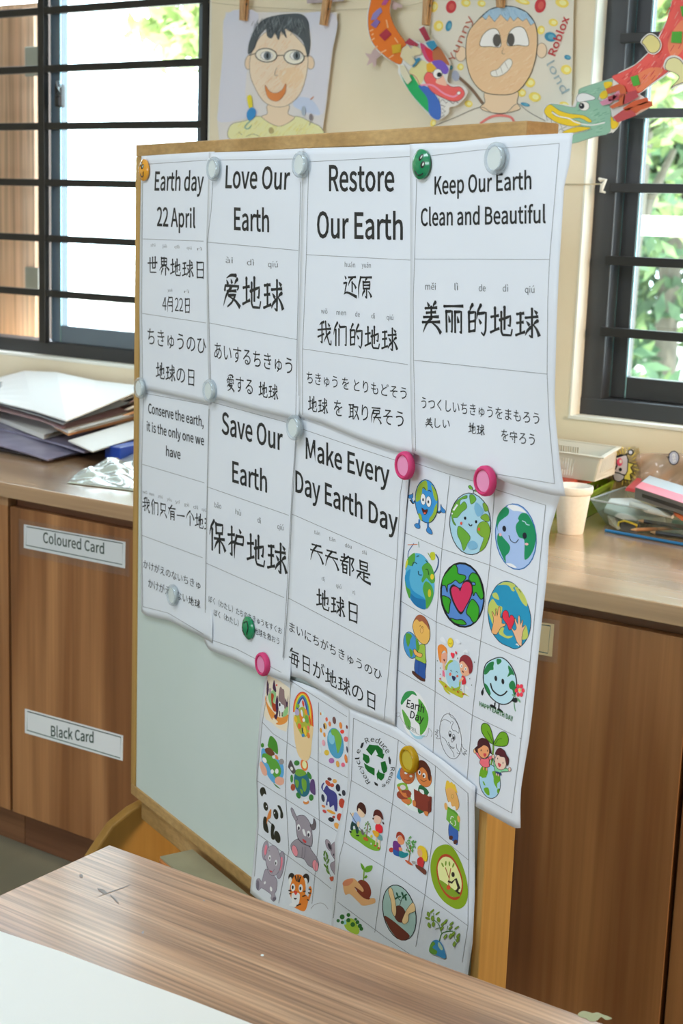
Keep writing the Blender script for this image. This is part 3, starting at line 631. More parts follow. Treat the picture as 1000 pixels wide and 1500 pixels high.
# ================================================================== POSTER BOARD
bw = wood('board_frame_wood', (166, 130, 78), (184, 146, 92), (198, 162, 108), 'X', .9, .5, fine=.18, bump=.05)
bwz = wood('board_post_wood', (168, 128, 66), (186, 146, 80), (200, 160, 96), 'Z', .9, .45, fine=.14, bump=.05)
bo = thing('easel_board', 'wood framed whiteboard on feet, half covered by posters', 'whiteboard', tuple(bpt(-1.83, -.02, 0)))
U0, U1, Z0, Z1, TH = -2.347, -1.312, .352, 1.523, -.046
link('frame_rail', MB().bbox(U0, U1, 0.002, TH, Z1-.02, Z1), bw, bo, bevel=.002)
link('frame_rail', MB().bbox(U0, U1, 0.002, TH, Z0, Z0+.02), bw, bo, bevel=.002)
link('frame_stile', MB().bbox(U0, U0+.018, .002, TH, Z0+.02, Z1-.02), bwz, bo, bevel=.002)
link('frame_stile', MB().bbox(U1-.016, U1, .002, TH, Z0+.02, Z1-.02), bwz, bo, bevel=.002)
wb = noisy('whiteboard_enamel', (206, 220, 214), (214, 226, 222), 3, .22, spec=.5)
link('writing_surface', MB().bbox(U0+.018, U1-.016, -.001, -.02, Z0+.02, Z1-.02), wb, bo)
link('back_panel', MB().bbox(U0+.018, U1-.016, -.028, -.044, Z0+.02, Z1-.02), wb, bo)
link('bottom_rail', MB().bbox(U0+.02, U1-.02, -.010, TH+.006, Z0-.045, Z0), bw, bo, bevel=.003)
fo = wood('foot_wood', (146, 106, 42), (162, 120, 52), (174, 132, 62), 'Z', .5, .5, fine=.08)
for u in (-2.372, -1.312):
    prof = [(.16, 0), (.15, .1), (.12, .19), (.065, .262), (.038, .295), (.0, .318), (-.05, .335), (-.10, .330), (-.14, .312), (-.17, .27), (-.185, .2), (-.19, .1), (-.19, 0)]
    if u > -2: prof = [(.12, 0), (.1, .04), (.0, .1), (-.0, Z0-.001), (-.046, Z0-.001), (-.05, .1), (-.15, .04), (-.18, 0)]; u = -1.33
    pp = [bpt(u, o_, z_) for o_, z_ in prof]
    link('foot', MB().prism(pp, UB*(.026 if u < -2 else .018)), fo if u < -2 else bwz, bo, bevel=.004)
tr = link('pen_tray', MB().bbox(-2.095, -1.33, .066, .0025, .312, .339), wood('tray_wood', (190, 110, 50), (206, 124, 60), (214, 138, 72), 'X', .6, .5), bo, bevel=.004)
link('tray_lining', MB().bbox(-2.093, -1.335, .064, .0026, .3391, .342), noisy('felt', (150, 142, 112), (166, 156, 124), 12, .9), tr)
# ================================================================== POSTERS ON THE BOARD
paper_m = mat('printer_paper', (226, 230, 236), .7, spec=.3)
INKC = (36, 40, 44)
def coons(top, bot, lef, rig):
    def f(s, t):
        T, B, L, R = plpt(top, s), plpt(bot, s), plpt(lef, t), plpt(rig, t); o = []
        for q in (0, 1):
            o.append((1-t)*T[q]+t*B[q]+(1-s)*L[q]+s*R[q]-((1-s)*(1-t)*lef[0][q]+s*(1-t)*rig[0][q]+(1-s)*t*lef[-1][q]+s*t*rig[-1][q]))
        return tuple(o)
    return f
def sheet(label, lef, rig, top, bot, off, nu=26, nv=40):
    top = [lef[0]]+top+[rig[0]]; bot = [lef[-1]]+bot+[rig[-1]]
    sf = Surf(NB, KB, off); fn = coons(top, bot, lef, rig)
    mb = MB(); mb.grid(lambda s, t: sf.at(*fn(s, t)), nu, nv)
    o = link('poster_sheet', mb, paper_m, smooth=60, solid=.00015, fix=False)
    # make sure the front faces the room so the thickness goes behind
    n = o.data.polygons[0].normal
    if n.dot(NB) > 0: o.data.flip_normals()
    tag(o, label, 'poster', 'printed sheets on the easel board'); return o, sf
def rnd01(x): return max(0.0, min(1.0, x))
def oP(base): return lambda x, y: base
def wav(base, amp, x0, sx, y0, sy): return lambda x, y: base+amp*(.5+.5*math.sin((x-x0)/sx)*math.sin((y-y0)/sy))
o_bl = wav(.0040, .0014, 400, 24, 1000, 60)
o_m = lambda x, y: .0066+.0012*rnd01((x-560)/130)+.001*(.5+.5*math.sin((y-1060)/55))+.0085*rnd01((x-600)/85)**1.3*rnd01((1270-y)/110)
o_r = lambda x, y: .0055+.026*rnd01((x-610)/150)**2*rnd01((y-735)/450)**1.3-.0*y
o_con = lambda x, y: .0052+.004*rnd01((y-870)/50)**2+.0006*math.sin(y/40)
o_save = lambda x, y: .0064+.004*rnd01((y-930)/60)**2+.0006*math.sin(y/37)
o_make = lambda x, y: .0078+.002*rnd01((y-960)/80)**2+.0008*math.sin(y/45)+.0008*rnd01((x-540)/60)**2
o_1 = lambda x, y: .0100+.0006*math.sin(y/50)
o_2 = lambda x, y: .0114+.0006*math.sin(y/44+1)+.0015*rnd01((y-520)/80)**2
o_3 = lambda x, y: .0130+.001*math.sin(y/60)+.0015*rnd01((y-560)/90)**2
o_4 = lambda x, y: .0150+.020*rnd01((x-715)/110)**1.5*math.sin(math.pi*rnd01((y-200)/520))+.004*rnd01((x-600)/60)*rnd01((y-600)/100)
s_bl, f_bl = sheet('sheet of animal and earth pictures, lowest at the left, tucked behind its neighbour', [(392, 985), (387, 1000), (380, 1053), (375, 1132), (377, 1195), (370, 1270), (366, 1308)], [(518, 1030), (514, 1150), (500, 1250), (494, 1380), (492, 1408)], [(440, 1000)], [(429, 1360)], o_bl)
s_r, f_r = sheet('tall sheet of twelve earth pictures hanging off the right edge of the board', [(593, 650), (590, 700), (586, 800), (580, 900), (573, 1000), (571, 1078)], [(823, 706), (819.6, 728), (813, 751), (804, 781), (801, 839.5), (798, 869), (792.7, 914.5), (786, 979.5), (780, 1038), (775, 1080), (767.6, 1124), (762.8, 1154), (761.6, 1178), (762, 1213)], [(700, 678)], [(606, 1100), (660, 1150), (695.6, 1181), (753, 1213)], o_r, 30, 44)
s_m, f_m = sheet('sheet with the recycling emblem and tree planting pictures, bottom middle', [(511, 1030), (509, 1144), (508, 1160), (490, 1233), (491, 1267), (486, 1340), (482, 1400)], [(696, 1152), (694.7, 1182.6), (695, 1233), (695, 1313), (692, 1380), (686.7, 1415), (680, 1470), (676, 1550)], [(511, 1036), (573, 1060), (607, 1084), (650, 1115)], [(565, 1466)], o_m)
s_con, f_con = sheet('sheet reading Conserve the earth, it is the only one we have', [(204, 556), (205, 700), (206, 800), (206, 880), (207, 897)], [(314, 570), (313, 700), (312, 820), (311, 930), (311, 942)], [(260, 560)], [(214, 902), (246.7, 908.7), (298, 934)], o_con)
s_save, f_save = sheet('sheet reading Save Our Earth', [(306, 565), (303, 700), (301, 820), (299, 925), (299, 940)], [(443, 600), (436, 700), (430, 880), (425, 990), (424, 1000)], [(370, 580)], [(306, 952), (341, 965), (379, 984)], o_save)
s_make, f_make = sheet('sheet reading Make Every Day Earth Day', [(437, 598), (430, 700), (421, 880), (414, 975), (412, 986)], [(603, 655), (596, 730), (587, 850), (580, 1000), (578, 1064)], [(520, 630)], [(443, 995), (511.5, 1037), (573, 1061)], o_make)
s_1, f_1 = sheet('sheet reading Earth day 22 April, first in the top row', [(207, 228.5), (205, 330), (204, 450), (205, 569)], [(314, 222), (310, 350), (309, 470), (308, 592)], [(260, 225)], [(260, 581)], o_1)
s_2, f_2 = sheet('sheet reading Love Our Earth, second in the top row', [(306, 223.5), (302, 352), (303, 473), (306, 581)], [(450, 217), (447, 366), (441, 500), (437, 616)], [(380, 221)], [(370, 600)], o_2)
s_3, f_3 = sheet('sheet reading Restore Our Earth, third in the top row', [(443, 217.5), (440, 370), (436, 511), (437, 610)], [(616, 211), (609, 380), (607, 530), (606, 668)], [(520, 215)], [(470, 620), (530, 645), (580.6, 661.7)], o_3)
s_4, f_4 = sheet('sheet reading Keep Our Earth Clean and Beautiful, last in the top row, curling outward', [(600, 211), (601, 380), (600, 530), (603, 663)], [(839, 194.5), (834, 240), (826, 272), (818, 400), (815, 470), (812, 585), (813.6, 617), (820, 680), (828, 727)], [(668, 208), (735.6, 199.8)], [(660, 684), (725, 699), (748, 709), (790, 721), (811, 726)], o_4, 34, 46)
OWN = {id(a): b for a, b in ((f_1, s_1), (f_2, s_2), (f_3, s_3), (f_4, s_4), (f_con, s_con), (f_save, s_save), (f_make, s_make), (f_r, s_r), (f_m, s_m), (f_bl, s_bl))}
def pin(pr, items, h=6, c=(112, 120, 128)):
    for t, x, y in items:
        w = len(t)*3.1 if len(t) > 1 else 3
        pr.text(t, (x-w/2, y), (x+w/2, y+.25*w*.35), h, c, 'cap')
def rules(pr, lst):
    par = OWN[id(pr.s)]
    for q in lst: pr.rule(q); pr.done('ruled_line', par)
# --- first: Earth day
pr = Print(f_1)
rules(pr, [[(210, 240.8), (303, 234.5)], [(209, 242), (208, 350), (207.5, 459), (209, 566)], [(209, 350), (298, 353.3)], [(207.5, 459), (301.5, 473)]])
pr.par = s_1
pr.text('Earth day', (226, 280), (297.5, 280.5), 27, INKC, 'cap', .012, .1).text('22 April', (229.7, 332.6), (286, 335.5), 27, INKC, 'cap', .012)
pr.text('世界地球日', (216, 401), (298.5, 409.5), 27, INKC, mode='kai').text('4月22日', (237.8, 456.5), (277.8, 459.5), 23, INKC, mode='kai')
pr.text('ちきゅうのひ', (216, 505), (302, 520), 25, INKC).text('地球の日', (228, 554), (284.5, 566), 25, INKC, mode='kai')
for t, x, y in (('shì', 224, 361), ('jiè', 241, 362.5), ('dì', 259, 363.5), ('qiú', 277, 365), ('rì', 292, 366.5), ('yuè', 249, 427), ('rì', 273, 429)): pr.text(t, (x-3.5, y), (x+3.5, y+.4), 4.2, (125, 132, 140), 'cap')
# --- second: Love Our Earth
pr = Print(f_2)
rules(pr, [[(322, 234.3), (442.5, 232.7)], [(312, 262), (309, 310), (303.4, 354), (306, 473), (309, 575)], [(440, 266), (438, 365.5), (435, 497.5), (433, 608)], [(303.4, 354.7), (437, 366.9)], [(306, 473), (435, 497.5)]])
pr.par = s_2
pr.text('Love Our', (329.6, 278), (423.6, 280.3), 32, INKC, 'cap', .014, .08).text('Earth', (342.6, 340), (394, 343.4), 32, INKC, 'cap', .014)
pr.text('爱地球', (327, 450.5), (416.3, 461), 52, INKC, mode='kai')
for t, x, y in (('ài', 335.5, 385), ('dì', 366.7, 388.3), ('qiú', 399.5, 391)): pr.text(t, (x-2.1*len(t)-1, y), (x+2.1*len(t)+1, y+.6), 8, (105, 112, 120), 'cap')
pr.text('あいするちきゅう', (313.7, 525.5), (428, 549.5), 24.5, INKC).text('愛する 地球', (331.8, 573), (407.4, 588.7), 26, INKC, mode='kai')
# --- third: Restore Our Earth
pr = Print(f_3)
rules(pr, [[(452, 237), (605, 229)], [(452, 237), (448.6, 372.6), (443, 511), (443, 608)], [(448, 373), (601, 381)], [(443, 511), (597, 534)]])
pr.par = s_3
pr.text('Restore', (481.6, 284.6), (577.3, 284.8), 37, INKC, 'cap', .014).text('Our Earth', (464, 354), (589.8, 356.8), 37.5, INKC, 'cap', .014)
pr.text('还原', (502.5, 436), (545, 439.5), 35, INKC, mode='kai').text('我们的地球', (464.7, 505), (583, 516.5), 37, INKC, mode='kai')
for t, x0, x1, y in (('huán', 504.7, 520, 390.8), ('yuán', 529.6, 543, 391.5), ('wǒ', 470, 479.4, 459), ('men', 492.6, 506.5, 461), ('de', 520, 526.8, 463.4), ('dì', 543.6, 549, 466), ('qiú', 566, 575.8, 468)): pr.text(t, (x0, y), (x1, y+.8), 7, (100, 108, 116), 'cap')
pr.text('ちきゅう を とりもどそう', (449, 562), (595.3, 586), 18.5, INKC).text('地球 を 取り戻そう', (450.8, 603.5), (591, 628), 25, INKC, mode='kai')
# --- fourth: Keep Our Earth
pr = Print(f_4)
rules(pr, [[(631, 228), (700, 220), (819, 210)], [(610, 262), (607, 380), (605, 440), (605.6, 528), (608.7, 661)], [(819, 210), (804.5, 380), (802, 440), (801, 548), (804, 620), (812, 708.6)], [(607, 379.4), (804.5, 380)], [(606, 527.6), (801, 548)], [(689, 688), (812, 708.6)]])
pr.par = s_4
pr.text('Keep Our Earth', (636, 289.4), (778, 281.4), 25.5, INKC, 'cap', .014).text('Clean and Beautiful', (616, 336), (799, 331.6), 25, INKC, 'cap', .014)
pr.text('美丽的地球', (617.3, 489), (792, 500), 50, INKC, mode='kai')
for t, x0, x1, y in (('měi', 622.5, 638, 424.4), ('lì', 665.4, 670.6, 425), ('de', 701, 711, 426.5), ('dì', 736, 744, 427), ('qiú', 768.6, 782.4, 428.8)): pr.text(t, (x0, y), (x1, y+.2), 9.5, (90, 98, 106), 'cap')
pr.text('うつくしいちきゅうをまもろう', (616.8, 598.5), (789.4, 622.5), 17.5, INKC).text('美しい', (622.5, 627), (658.4, 629.5), 16, INKC, mode='kai').text('地球', (685.7, 634.5), (709.6, 638.5), 16.5, INKC, mode='kai').text('を守ろう', (733.8, 646), (783, 653.5), 17.5, INKC, mode='kai')
# --- Conserve
pr = Print(f_con)
rules(pr, [[(211, 576), (306, 593.5)], [(210, 577), (207.5, 679.8), (207.5, 784), (209, 888.5)], [(306, 593), (305, 712)], [(207.5, 679.8), (299.4, 707.3)], [(207.5, 784), (296.7, 817)], [(209, 888.5), (246, 898), (298, 929)]])
pr.par = s_con
pr.text('Conserve the earth,', (217, 608), (298, 628.5), 14, INKC, 'cap', .008).text('it is the only one we', (214.8, 634.4), (298.8, 656), 13.5, INKC, 'cap', .008).text('have', (243, 671.2), (264.3, 676.5), 13.5, INKC, 'cap', .008)
pr.text('我们只有一个地球', (208.4, 749), (313, 781), 23, INKC, mode='kai')
for t, x in (('wǒ', 212), ('men', 222), ('zhǐ', 235), ('yǒu', 248), ('yí', 260), ('gè', 273.5), ('dì', 286.5), ('qiú', 299)): pr.text(t, (x-3.5, 722+(x-212)*.3), (x+3.5, 724+(x-212)*.3), 4.5, (125, 132, 140), 'cap')
pr.text('かけがえのないちきゅ', (210, 832), (293.4, 864), 13, INKC).text('かけがえのない地球', (217, 860), (293.4, 892), 13.5, INKC, mode='kai')
# --- Save
pr = Print(f_save)
rules(pr, [[(310, 589), (419.5, 618.7)], [(306, 599), (301.5, 811), (300, 934)], [(434, 625), (427.6, 717), (419.5, 876), (414, 963)], [(302.9, 713), (423, 755)], [(301, 824.5), (416, 875.5)], [(300, 934), (345, 950), (412, 985)]])
pr.par = s_save
pr.text('Save Our', (324.5, 644), (414, 669.5), 31, INKC, 'cap', .014).text('Earth', (339.9, 709), (391, 724.8), 30, INKC, 'cap', .014)
pr.text('保护地球', (306.6, 806), (421.4, 846), 48, INKC, mode='kai')
for t, x0, x1, y in (('bǎo', 314, 324, 743), ('hù', 344.7, 352.8, 753), ('dì', 377, 381.8, 764.8), ('qiú', 406, 415, 774.5)): pr.text(t, (x0, y), (x1, y+2.6), 7.5, (100, 108, 116), 'cap')
pr.text('ぼく（わたし）たちのちきゅうをすくお', (305.6, 882), (412.8, 930), 10.5, INKC).text('ぼく（わたし）たちの地球を救おう', (313, 902), (409, 945), 10.5, INKC)
# --- Make
pr = Print(f_make)
rules(pr, [[(444, 629), (520, 655), (600, 681)], [(434, 640), (427, 752.8), (422, 876), (415, 968)], [(592, 690), (586, 723), (581, 820), (571.7, 954.7), (562, 1055)], [(427, 752.8), (581, 820.4)], [(422, 876), (571.7, 954.7)]])
pr.par = s_make
pr.text('Make Every', (447.5, 681), (570.3, 721), 30, INKC, 'cap', .014).text('Day Earth Day', (432.4, 730.5), (582.4, 792), 30.5, INKC, 'cap', .014)
pr.text('天天都是', (454, 822), (543, 858), 32, INKC, mode='kai').text('地球日', (462.8, 889), (523.6, 914.5), 30, INKC, mode='kai')
for t, x0, x1, y in (('tiān', 460, 468.4, 781.7), ('tiān', 481.8, 491, 791.3), ('dōu', 505, 514.7, 801), ('shì', 530, 536.8, 810.5), ('dì', 471, 475.5, 849.3), ('qiú', 492, 499.5, 860), ('rì', 516.5, 520, 869.5)): pr.text(t, (x0, y), (x1, y+2.8), 5.5, (112, 120, 128), 'cap')
pr.text('まいにちがちきゅうのひ', (423.6, 925), (559, 998), 16, INKC).text('毎日が地球の日', (422.8, 972), (549.5, 1042), 27, INKC, mode='kai')
# --- picture sheets: ruled grids
pr = Print(f_r)
rules(pr, [[(601, 676), (655, 694), (693, 704.7), (724, 716.6), (798.8, 740)], [(591.7, 780), (647, 804), (717, 828), (787, 857)], [(586, 880), (638.5, 911), (703.7, 939), (776, 970.4)], [(581, 981), (637, 1013), (691, 1047.5), (762.8, 1082)], [(640, 1117), (696, 1161), (749, 1191)],
  [(600, 690), (599.5, 705), (591.7, 780), (586, 880), (581, 981), (577, 1065)], [(658.7, 697), (647, 804), (638.5, 911), (637, 1013), (634, 1103)], [(724, 717), (717, 828), (703.7, 939), (691.5, 1047), (683.6, 1144)], [(798.8, 740), (787, 857), (776, 970), (763, 1082), (749, 1191)]])
pr = Print(f_m)
rules(pr, [[(517.5, 1052), (583, 1084), (637.5, 1122), (685, 1162)], [(514, 1143), (543, 1159.5), (570, 1175), (634.5, 1217), (686, 1260)], [(503, 1233), (545, 1259.5), (562, 1270), (622, 1311), (685, 1356)], [(494, 1321), (564, 1373), (615, 1408)],
  [(517.5, 1052), (514.5, 1141), (503, 1233), (497, 1255), (488, 1345)], [(583, 1084.5), (576.8, 1159.5), (563.7, 1259), (548.6, 1366)], [(637.5, 1122), (634.5, 1217), (623, 1305), (608.7, 1387)], [(685, 1162), (686, 1260), (685, 1356), (676.7, 1410)]])
pr = Print(f_bl)
rules(pr, [[(402, 982), (460, 1019.6), (508, 1050)], [(384, 1058), (400, 1075), (466, 1116.5), (510, 1140)], [(376, 1143.5), (466, 1200.5), (494, 1218)], [(378, 1222), (466.4, 1287), (485, 1302)],
  [(394, 1000), (384, 1058), (376, 1143), (378, 1210), (372.6, 1284)], [(426, 1000), (419.5, 1100), (418, 1160), (423, 1246), (408, 1323)], [(466.5, 1029), (465.7, 1116), (466, 1145), (467.8, 1218), (456.6, 1324)]])
# ================================================================== PICTURES PRINTED ON THE SHEETS
BL, GR, DB, BK = '#3f83c4', '#5a8f2c', '#2a6fb4', '#1c2026'
def pic(surf, par, label, fr, **k):
    p = Print(surf, fr, **k); p.lab = label; p.parent = par; return p
def fin(p, name='illustration'): p.done(name, p.parent, p.lab)
RR = (190, 204, 218)
def pr_(lab, *fr): return pic(f_r, s_r, lab, fr, ref=RR)
# 1 earth figure with arms and legs
p = pr_('blue and green earth with arms, legs and a big smile', 580, 680, .13)
p.line([(215, 410), (190, 440), (160, 400)], 2.6, BK).line([(445, 520), (485, 548), (520, 510)], 2.6, BK)
p.line([(222, 425), (195, 430), (170, 380)], 1.9, DB, ).line([(450, 515), (485, 535), (520, 500)], 1.9, DB)
p.blob([(140, 350), (175, 340), (185, 322), (190, 350), (185, 380), (145, 385)], '#2f78c2', BK, .5).blob([(500, 490), (505, 450), (515, 480), (552, 520), (548, 548), (510, 540)], '#2f78c2', BK, .5)
p.line([(262, 620), (255, 690)], 2.6, DB, sm=False).line([(358, 650), (358, 740)], 2.6, DB, sm=False)
p.blob([(205, 685), (235, 665), (268, 690), (262, 725), (225, 715)], '#2f78c2', BK, .6).blob([(340, 735), (365, 705), (400, 750), (405, 788), (370, 780), (345, 760)], '#2f78c2', BK, .6)
p.ell(342, 418, 128, 245, '#2f86cf', -4, BK, .9)
p.blob([(225, 330), (260, 230), (330, 182), (352, 230), (350, 300), (300, 270), (290, 330), (270, 400), (225, 420)], '#7fa336')
p.blob([(395, 230), (440, 290), (465, 370), (455, 420), (425, 370), (412, 310)], '#7fa336').blob([(435, 480), (462, 440), (455, 540), (415, 620), (372, 655), (375, 610), (410, 560)], '#7fa336').blob([(255, 550), (285, 580), (290, 640), (255, 600)], '#7fa336')
p.ell(304, 395, 29, 64, '#f2f4f4', -3, BK, .5).ell(366, 422, 29, 62, '#f2f4f4', -3, BK, .5).ell(303, 400, 9, 18, BK).ell(362, 425, 9, 18, BK)
p.blob([(288, 490), (320, 515), (352, 510), (345, 550), (322, 568), (302, 545)], '#4a1a1a', BK, .5).ell(322, 552, 14, 10, '#d0584a')
p.line([(295, 270), (315, 265), (332, 290)], 1, BK).line([(358, 300), (380, 296), (392, 315)], 1, BK); fin(p)
# 2 kawaii earth with sprout
p = pr_('pale blue smiling earth with a green sprout on top', 580, 680, .13)
p.ell(835, 672, 232, 348, '#8fbfdc', -3, BK, 1.2)
p.blob([(620, 560), (640, 480), (700, 400), (790, 350), (795, 385), (730, 400), (720, 460), (765, 420), (795, 460), (790, 500), (740, 540), (690, 600), (640, 610), (675, 690), (640, 660)], '#5a9a38', BK, .5)
p.blob([(830, 345), (870, 345), (900, 385), (890, 420), (845, 450), (830, 400)], '#5a9a38', BK, .5).blob([(700, 700), (760, 730), (835, 820), (800, 900), (760, 975), (730, 880), (690, 790)], '#5a9a38', BK, .5)
p.blob([(975, 645), (925, 680), (910, 760), (960, 815), (985, 840), (940, 980), (1000, 940), (1045, 830), (1060, 740), (1030, 660)], '#6a9a34', BK, .5).blob([(950, 600), (1000, 560), (1040, 580), (1050, 640), (1000, 640)], '#6a9a34', BK, .5).blob([(975, 450), (1005, 440), (1040, 510), (1000, 530)], '#6a9a34', BK, .5)
p.blob([(900, 430), (960, 480), (985, 540), (920, 590), (880, 500)], '#69a3cb').blob([(800, 900), (860, 860), (915, 900), (905, 950), (830, 960)], '#69a3cb')
p.line([(690, 455), (645, 520)], 2.6, '#e6f0f2', sm=False).ell(630, 556, 8, 11, '#e6f0f2')
p.ell(776, 607, 13, 18, BK).ell(900, 648, 13, 18, BK).line([(816, 670), (835, 695), (856, 680)], 1.5, BK).ell(732, 666, 12, 18, '#d04c3c').ell(932, 732, 12, 19, '#d04c3c')
p.line([(865, 325), (875, 298), (895, 285)], 1, BK).line([(872, 300), (850, 275)], 1, BK).blob([(812, 250), (835, 238), (860, 268), (850, 285), (825, 275)], '#5a9a38', BK, .5).blob([(885, 300), (910, 270), (930, 285), (920, 310)], '#5a9a38', BK, .5); fin(p)
# 3 flat earth smiling
p = pr_('smiling earth in flat green and lilac blue with a blue rim', 700, 690, .13)
p.ell(425, 740, 228, 372, '#8fb0e2', -6, '#2563a8', 1.5)
p.blob([(245, 460), (300, 405), (345, 430), (340, 490), (290, 530), (240, 575), (220, 640), (240, 720), (205, 600), (215, 520)], '#17805a').blob([(230, 700), (300, 770), (360, 850), (345, 920), (310, 960), (310, 1030), (260, 930), (215, 800)], '#17805a')
p.blob([(490, 475), (560, 490), (620, 600), (650, 720), (635, 850), (590, 950), (535, 1000), (520, 960), (520, 780), (460, 745), (425, 660), (430, 600), (460, 560), (450, 530)], '#17805a')
p.blob([(330, 395), (390, 380), (480, 410), (545, 470), (490, 460), (440, 450), (390, 445)], '#dfe8f2').blob([(315, 1042), (380, 1045), (435, 1090), (370, 1080)], '#dfe8f2')
p.line([(495, 560), (530, 575), (545, 600), (580, 610)], 1.2, '#9fc8e0')
p.ell(294, 650, 21, 34, '#1a2030', -6).ell(524, 728, 24, 36, '#1a2030', -6).line([(347, 725), (370, 785), (420, 808), (455, 768)], 1.1, '#1a2040').ell(250, 716, 16, 18, '#e2a4b0').ell(546, 823, 20, 15, '#e2a4b0', 10); fin(p)
# 4 earth raising a rake and a watering can
p = pr_('earth holding up a rake and a green watering can', 580, 800, .13)
p.line([(133, 130), (140, 60), (185, -10), (200, -30)], 1.2, '#3a5a96').line([(445, 92), (475, 150), (465, 240), (425, 310)], 1.8, '#2a4f86')
p.line([(130, -15), (240, -20)], 1.0, '#b4744c', sm=False).line([(252, -50), (258, 15)], 1.0, '#56806e', sm=False)
p.blob([(385, 75), (430, 70), (440, 120), (430, 155), (395, 155), (385, 120)], '#a8b832').line([(357, 75), (388, 130)], 1, '#6f8a30', sm=False)
p.ell(268, 392, 160, 318, '#4aa0ce', -8); p.blob([(100, 330), (160, 260), (150, 380), (190, 500), (330, 600), (330, 705), (230, 680), (150, 580), (110, 460)], '#2484be')
p.blob([(150, 520), (220, 580), (330, 610), (335, 705), (270, 700), (190, 640)], '#1a6aa6')
p.blob([(135, 130), (200, 76), (215, 110), (205, 190), (170, 225), (130, 215), (105, 270), (112, 190)], '#48943c').blob([(100, 380), (120, 460), (160, 500), (150, 590), (110, 480)], '#48943c')
p.blob([(290, 235), (350, 185), (395, 220), (430, 320), (435, 400), (400, 420), (370, 390), (340, 360), (300, 410), (285, 380), (305, 320)], '#48943c').blob([(335, 395), (400, 450), (420, 540), (390, 640), (340, 705), (330, 600), (300, 480)], '#48943c')
p.ell(375, 530, 18, 45, '#b4b030').ell(405, 345, 20, 32, '#c2b834').ell(118, 200, 12, 50, '#b0bc3c', 12)
p.line([(180, 225), (200, 180), (235, 200)], 1.2, '#16405c').line([(330, 265), (355, 265), (368, 325)], 1.2, '#1b4628').line([(250, 280), (255, 320), (290, 325)], 1.3, '#16405c').line([(330, 160), (355, 185)], 1.2, '#1b4628').blob([(225, 125), (245, 103), (262, 112)], '#14586a'); fin(p)
# 5 bold earth with heart
p = pr_('bold outlined earth with a crimson heart', 580, 800, .13)
p.ell(746, 550, 252, 372, '#14171c', -5).ell(748, 552, 232, 350, '#4a7ec8', -5)
p.blob([(600, 260), (660, 205), (690, 250), (700, 310), (775, 330), (780, 370), (720, 420), (670, 385), (620, 420), (580, 440), (575, 520), (555, 450), (515, 435), (530, 350)], '#2f9426', BK, 1.3)
p.blob([(820, 350), (860, 300), (920, 330), (960, 440), (985, 560), (960, 600), (930, 570), (895, 520), (870, 560), (860, 450), (890, 440), (885, 410), (830, 400)], '#2f9426', BK, 1.3)
p.blob([(515, 565), (580, 575), (615, 610), (605, 660), (590, 760), (540, 690)], '#2f9426', BK, 1.3).blob([(850, 600), (920, 660), (935, 740), (915, 830), (870, 860), (830, 800), (790, 740)], '#2f9426', BK, 1.3).blob([(610, 810), (680, 830), (745, 830), (790, 880), (720, 885), (650, 860)], '#2f9426', BK, 1.3)
p.blob([(725, 770), (640, 640), (600, 500), (640, 430), (720, 470), (760, 400), (820, 378), (862, 440), (850, 560), (790, 680)], BK)
p.blob([(728, 742), (655, 630), (620, 500), (648, 455), (700, 475), (722, 508), (750, 430), (800, 402), (845, 440), (845, 540), (790, 660)], '#b42c5c'); fin(p)
# 6 earth with two hands
p = pr_('blue earth with two open hands reaching for a red heart', 690, 830, .13)
p.blob([(390, 163), (480, 195), (560, 290), (640, 440), (672, 600), (650, 760), (580, 880), (500, 928), (430, 905), (320, 850), (230, 730), (195, 600), (187, 480), (215, 340), (290, 210)], '#1f86b6', BK, .9)
LG = '#a4b860'
p.blob([(300, 210), (380, 172), (470, 190), (500, 220), (470, 240), (490, 270), (460, 275), (420, 215), (340, 205)], LG).blob([(490, 235), (540, 245), (600, 330), (630, 410), (620, 448), (570, 400), (520, 300)], LG)
p.blob([(240, 305), (285, 295), (315, 370), (280, 365), (245, 340)], LG).blob([(200, 420), (240, 365), (270, 400), (300, 440), (350, 460), (330, 560), (330, 640), (260, 680), (215, 580), (190, 500)], LG)
p.blob([(330, 690), (370, 690), (360, 740), (400, 780), (470, 780), (420, 810), (360, 790), (310, 750)], LG).blob([(600, 655), (630, 700), (635, 800), (570, 820), (575, 740)], LG)
p.blob([(432, 718), (400, 650), (355, 580), (355, 520), (385, 492), (415, 515), (427, 575), (445, 545), (475, 560), (487, 600), (470, 660)], '#c02c48', BK, .7)
H = [(228, 740), (245, 650), (250, 580), (232, 520), (240, 505), (268, 560), (275, 500), (270, 478), (285, 480), (292, 560), (300, 500), (308, 455), (325, 460), (325, 560), (340, 580), (350, 545), (345, 640), (385, 640), (378, 670), (330, 690), (285, 765)]
p.blob(H, '#d8a070', BK, .6, 2)
H = [(568, 890), (570, 800), (585, 720), (607, 680), (600, 660), (570, 690), (582, 620), (572, 600), (555, 655), (548, 570), (538, 550), (525, 580), (525, 650), (500, 590), (492, 578), (490, 620), (510, 690), (485, 720), (460, 690), (452, 700), (480, 760), (510, 840), (540, 885)]
p.blob(H, '#dca890', BK, .6, 2); fin(p)
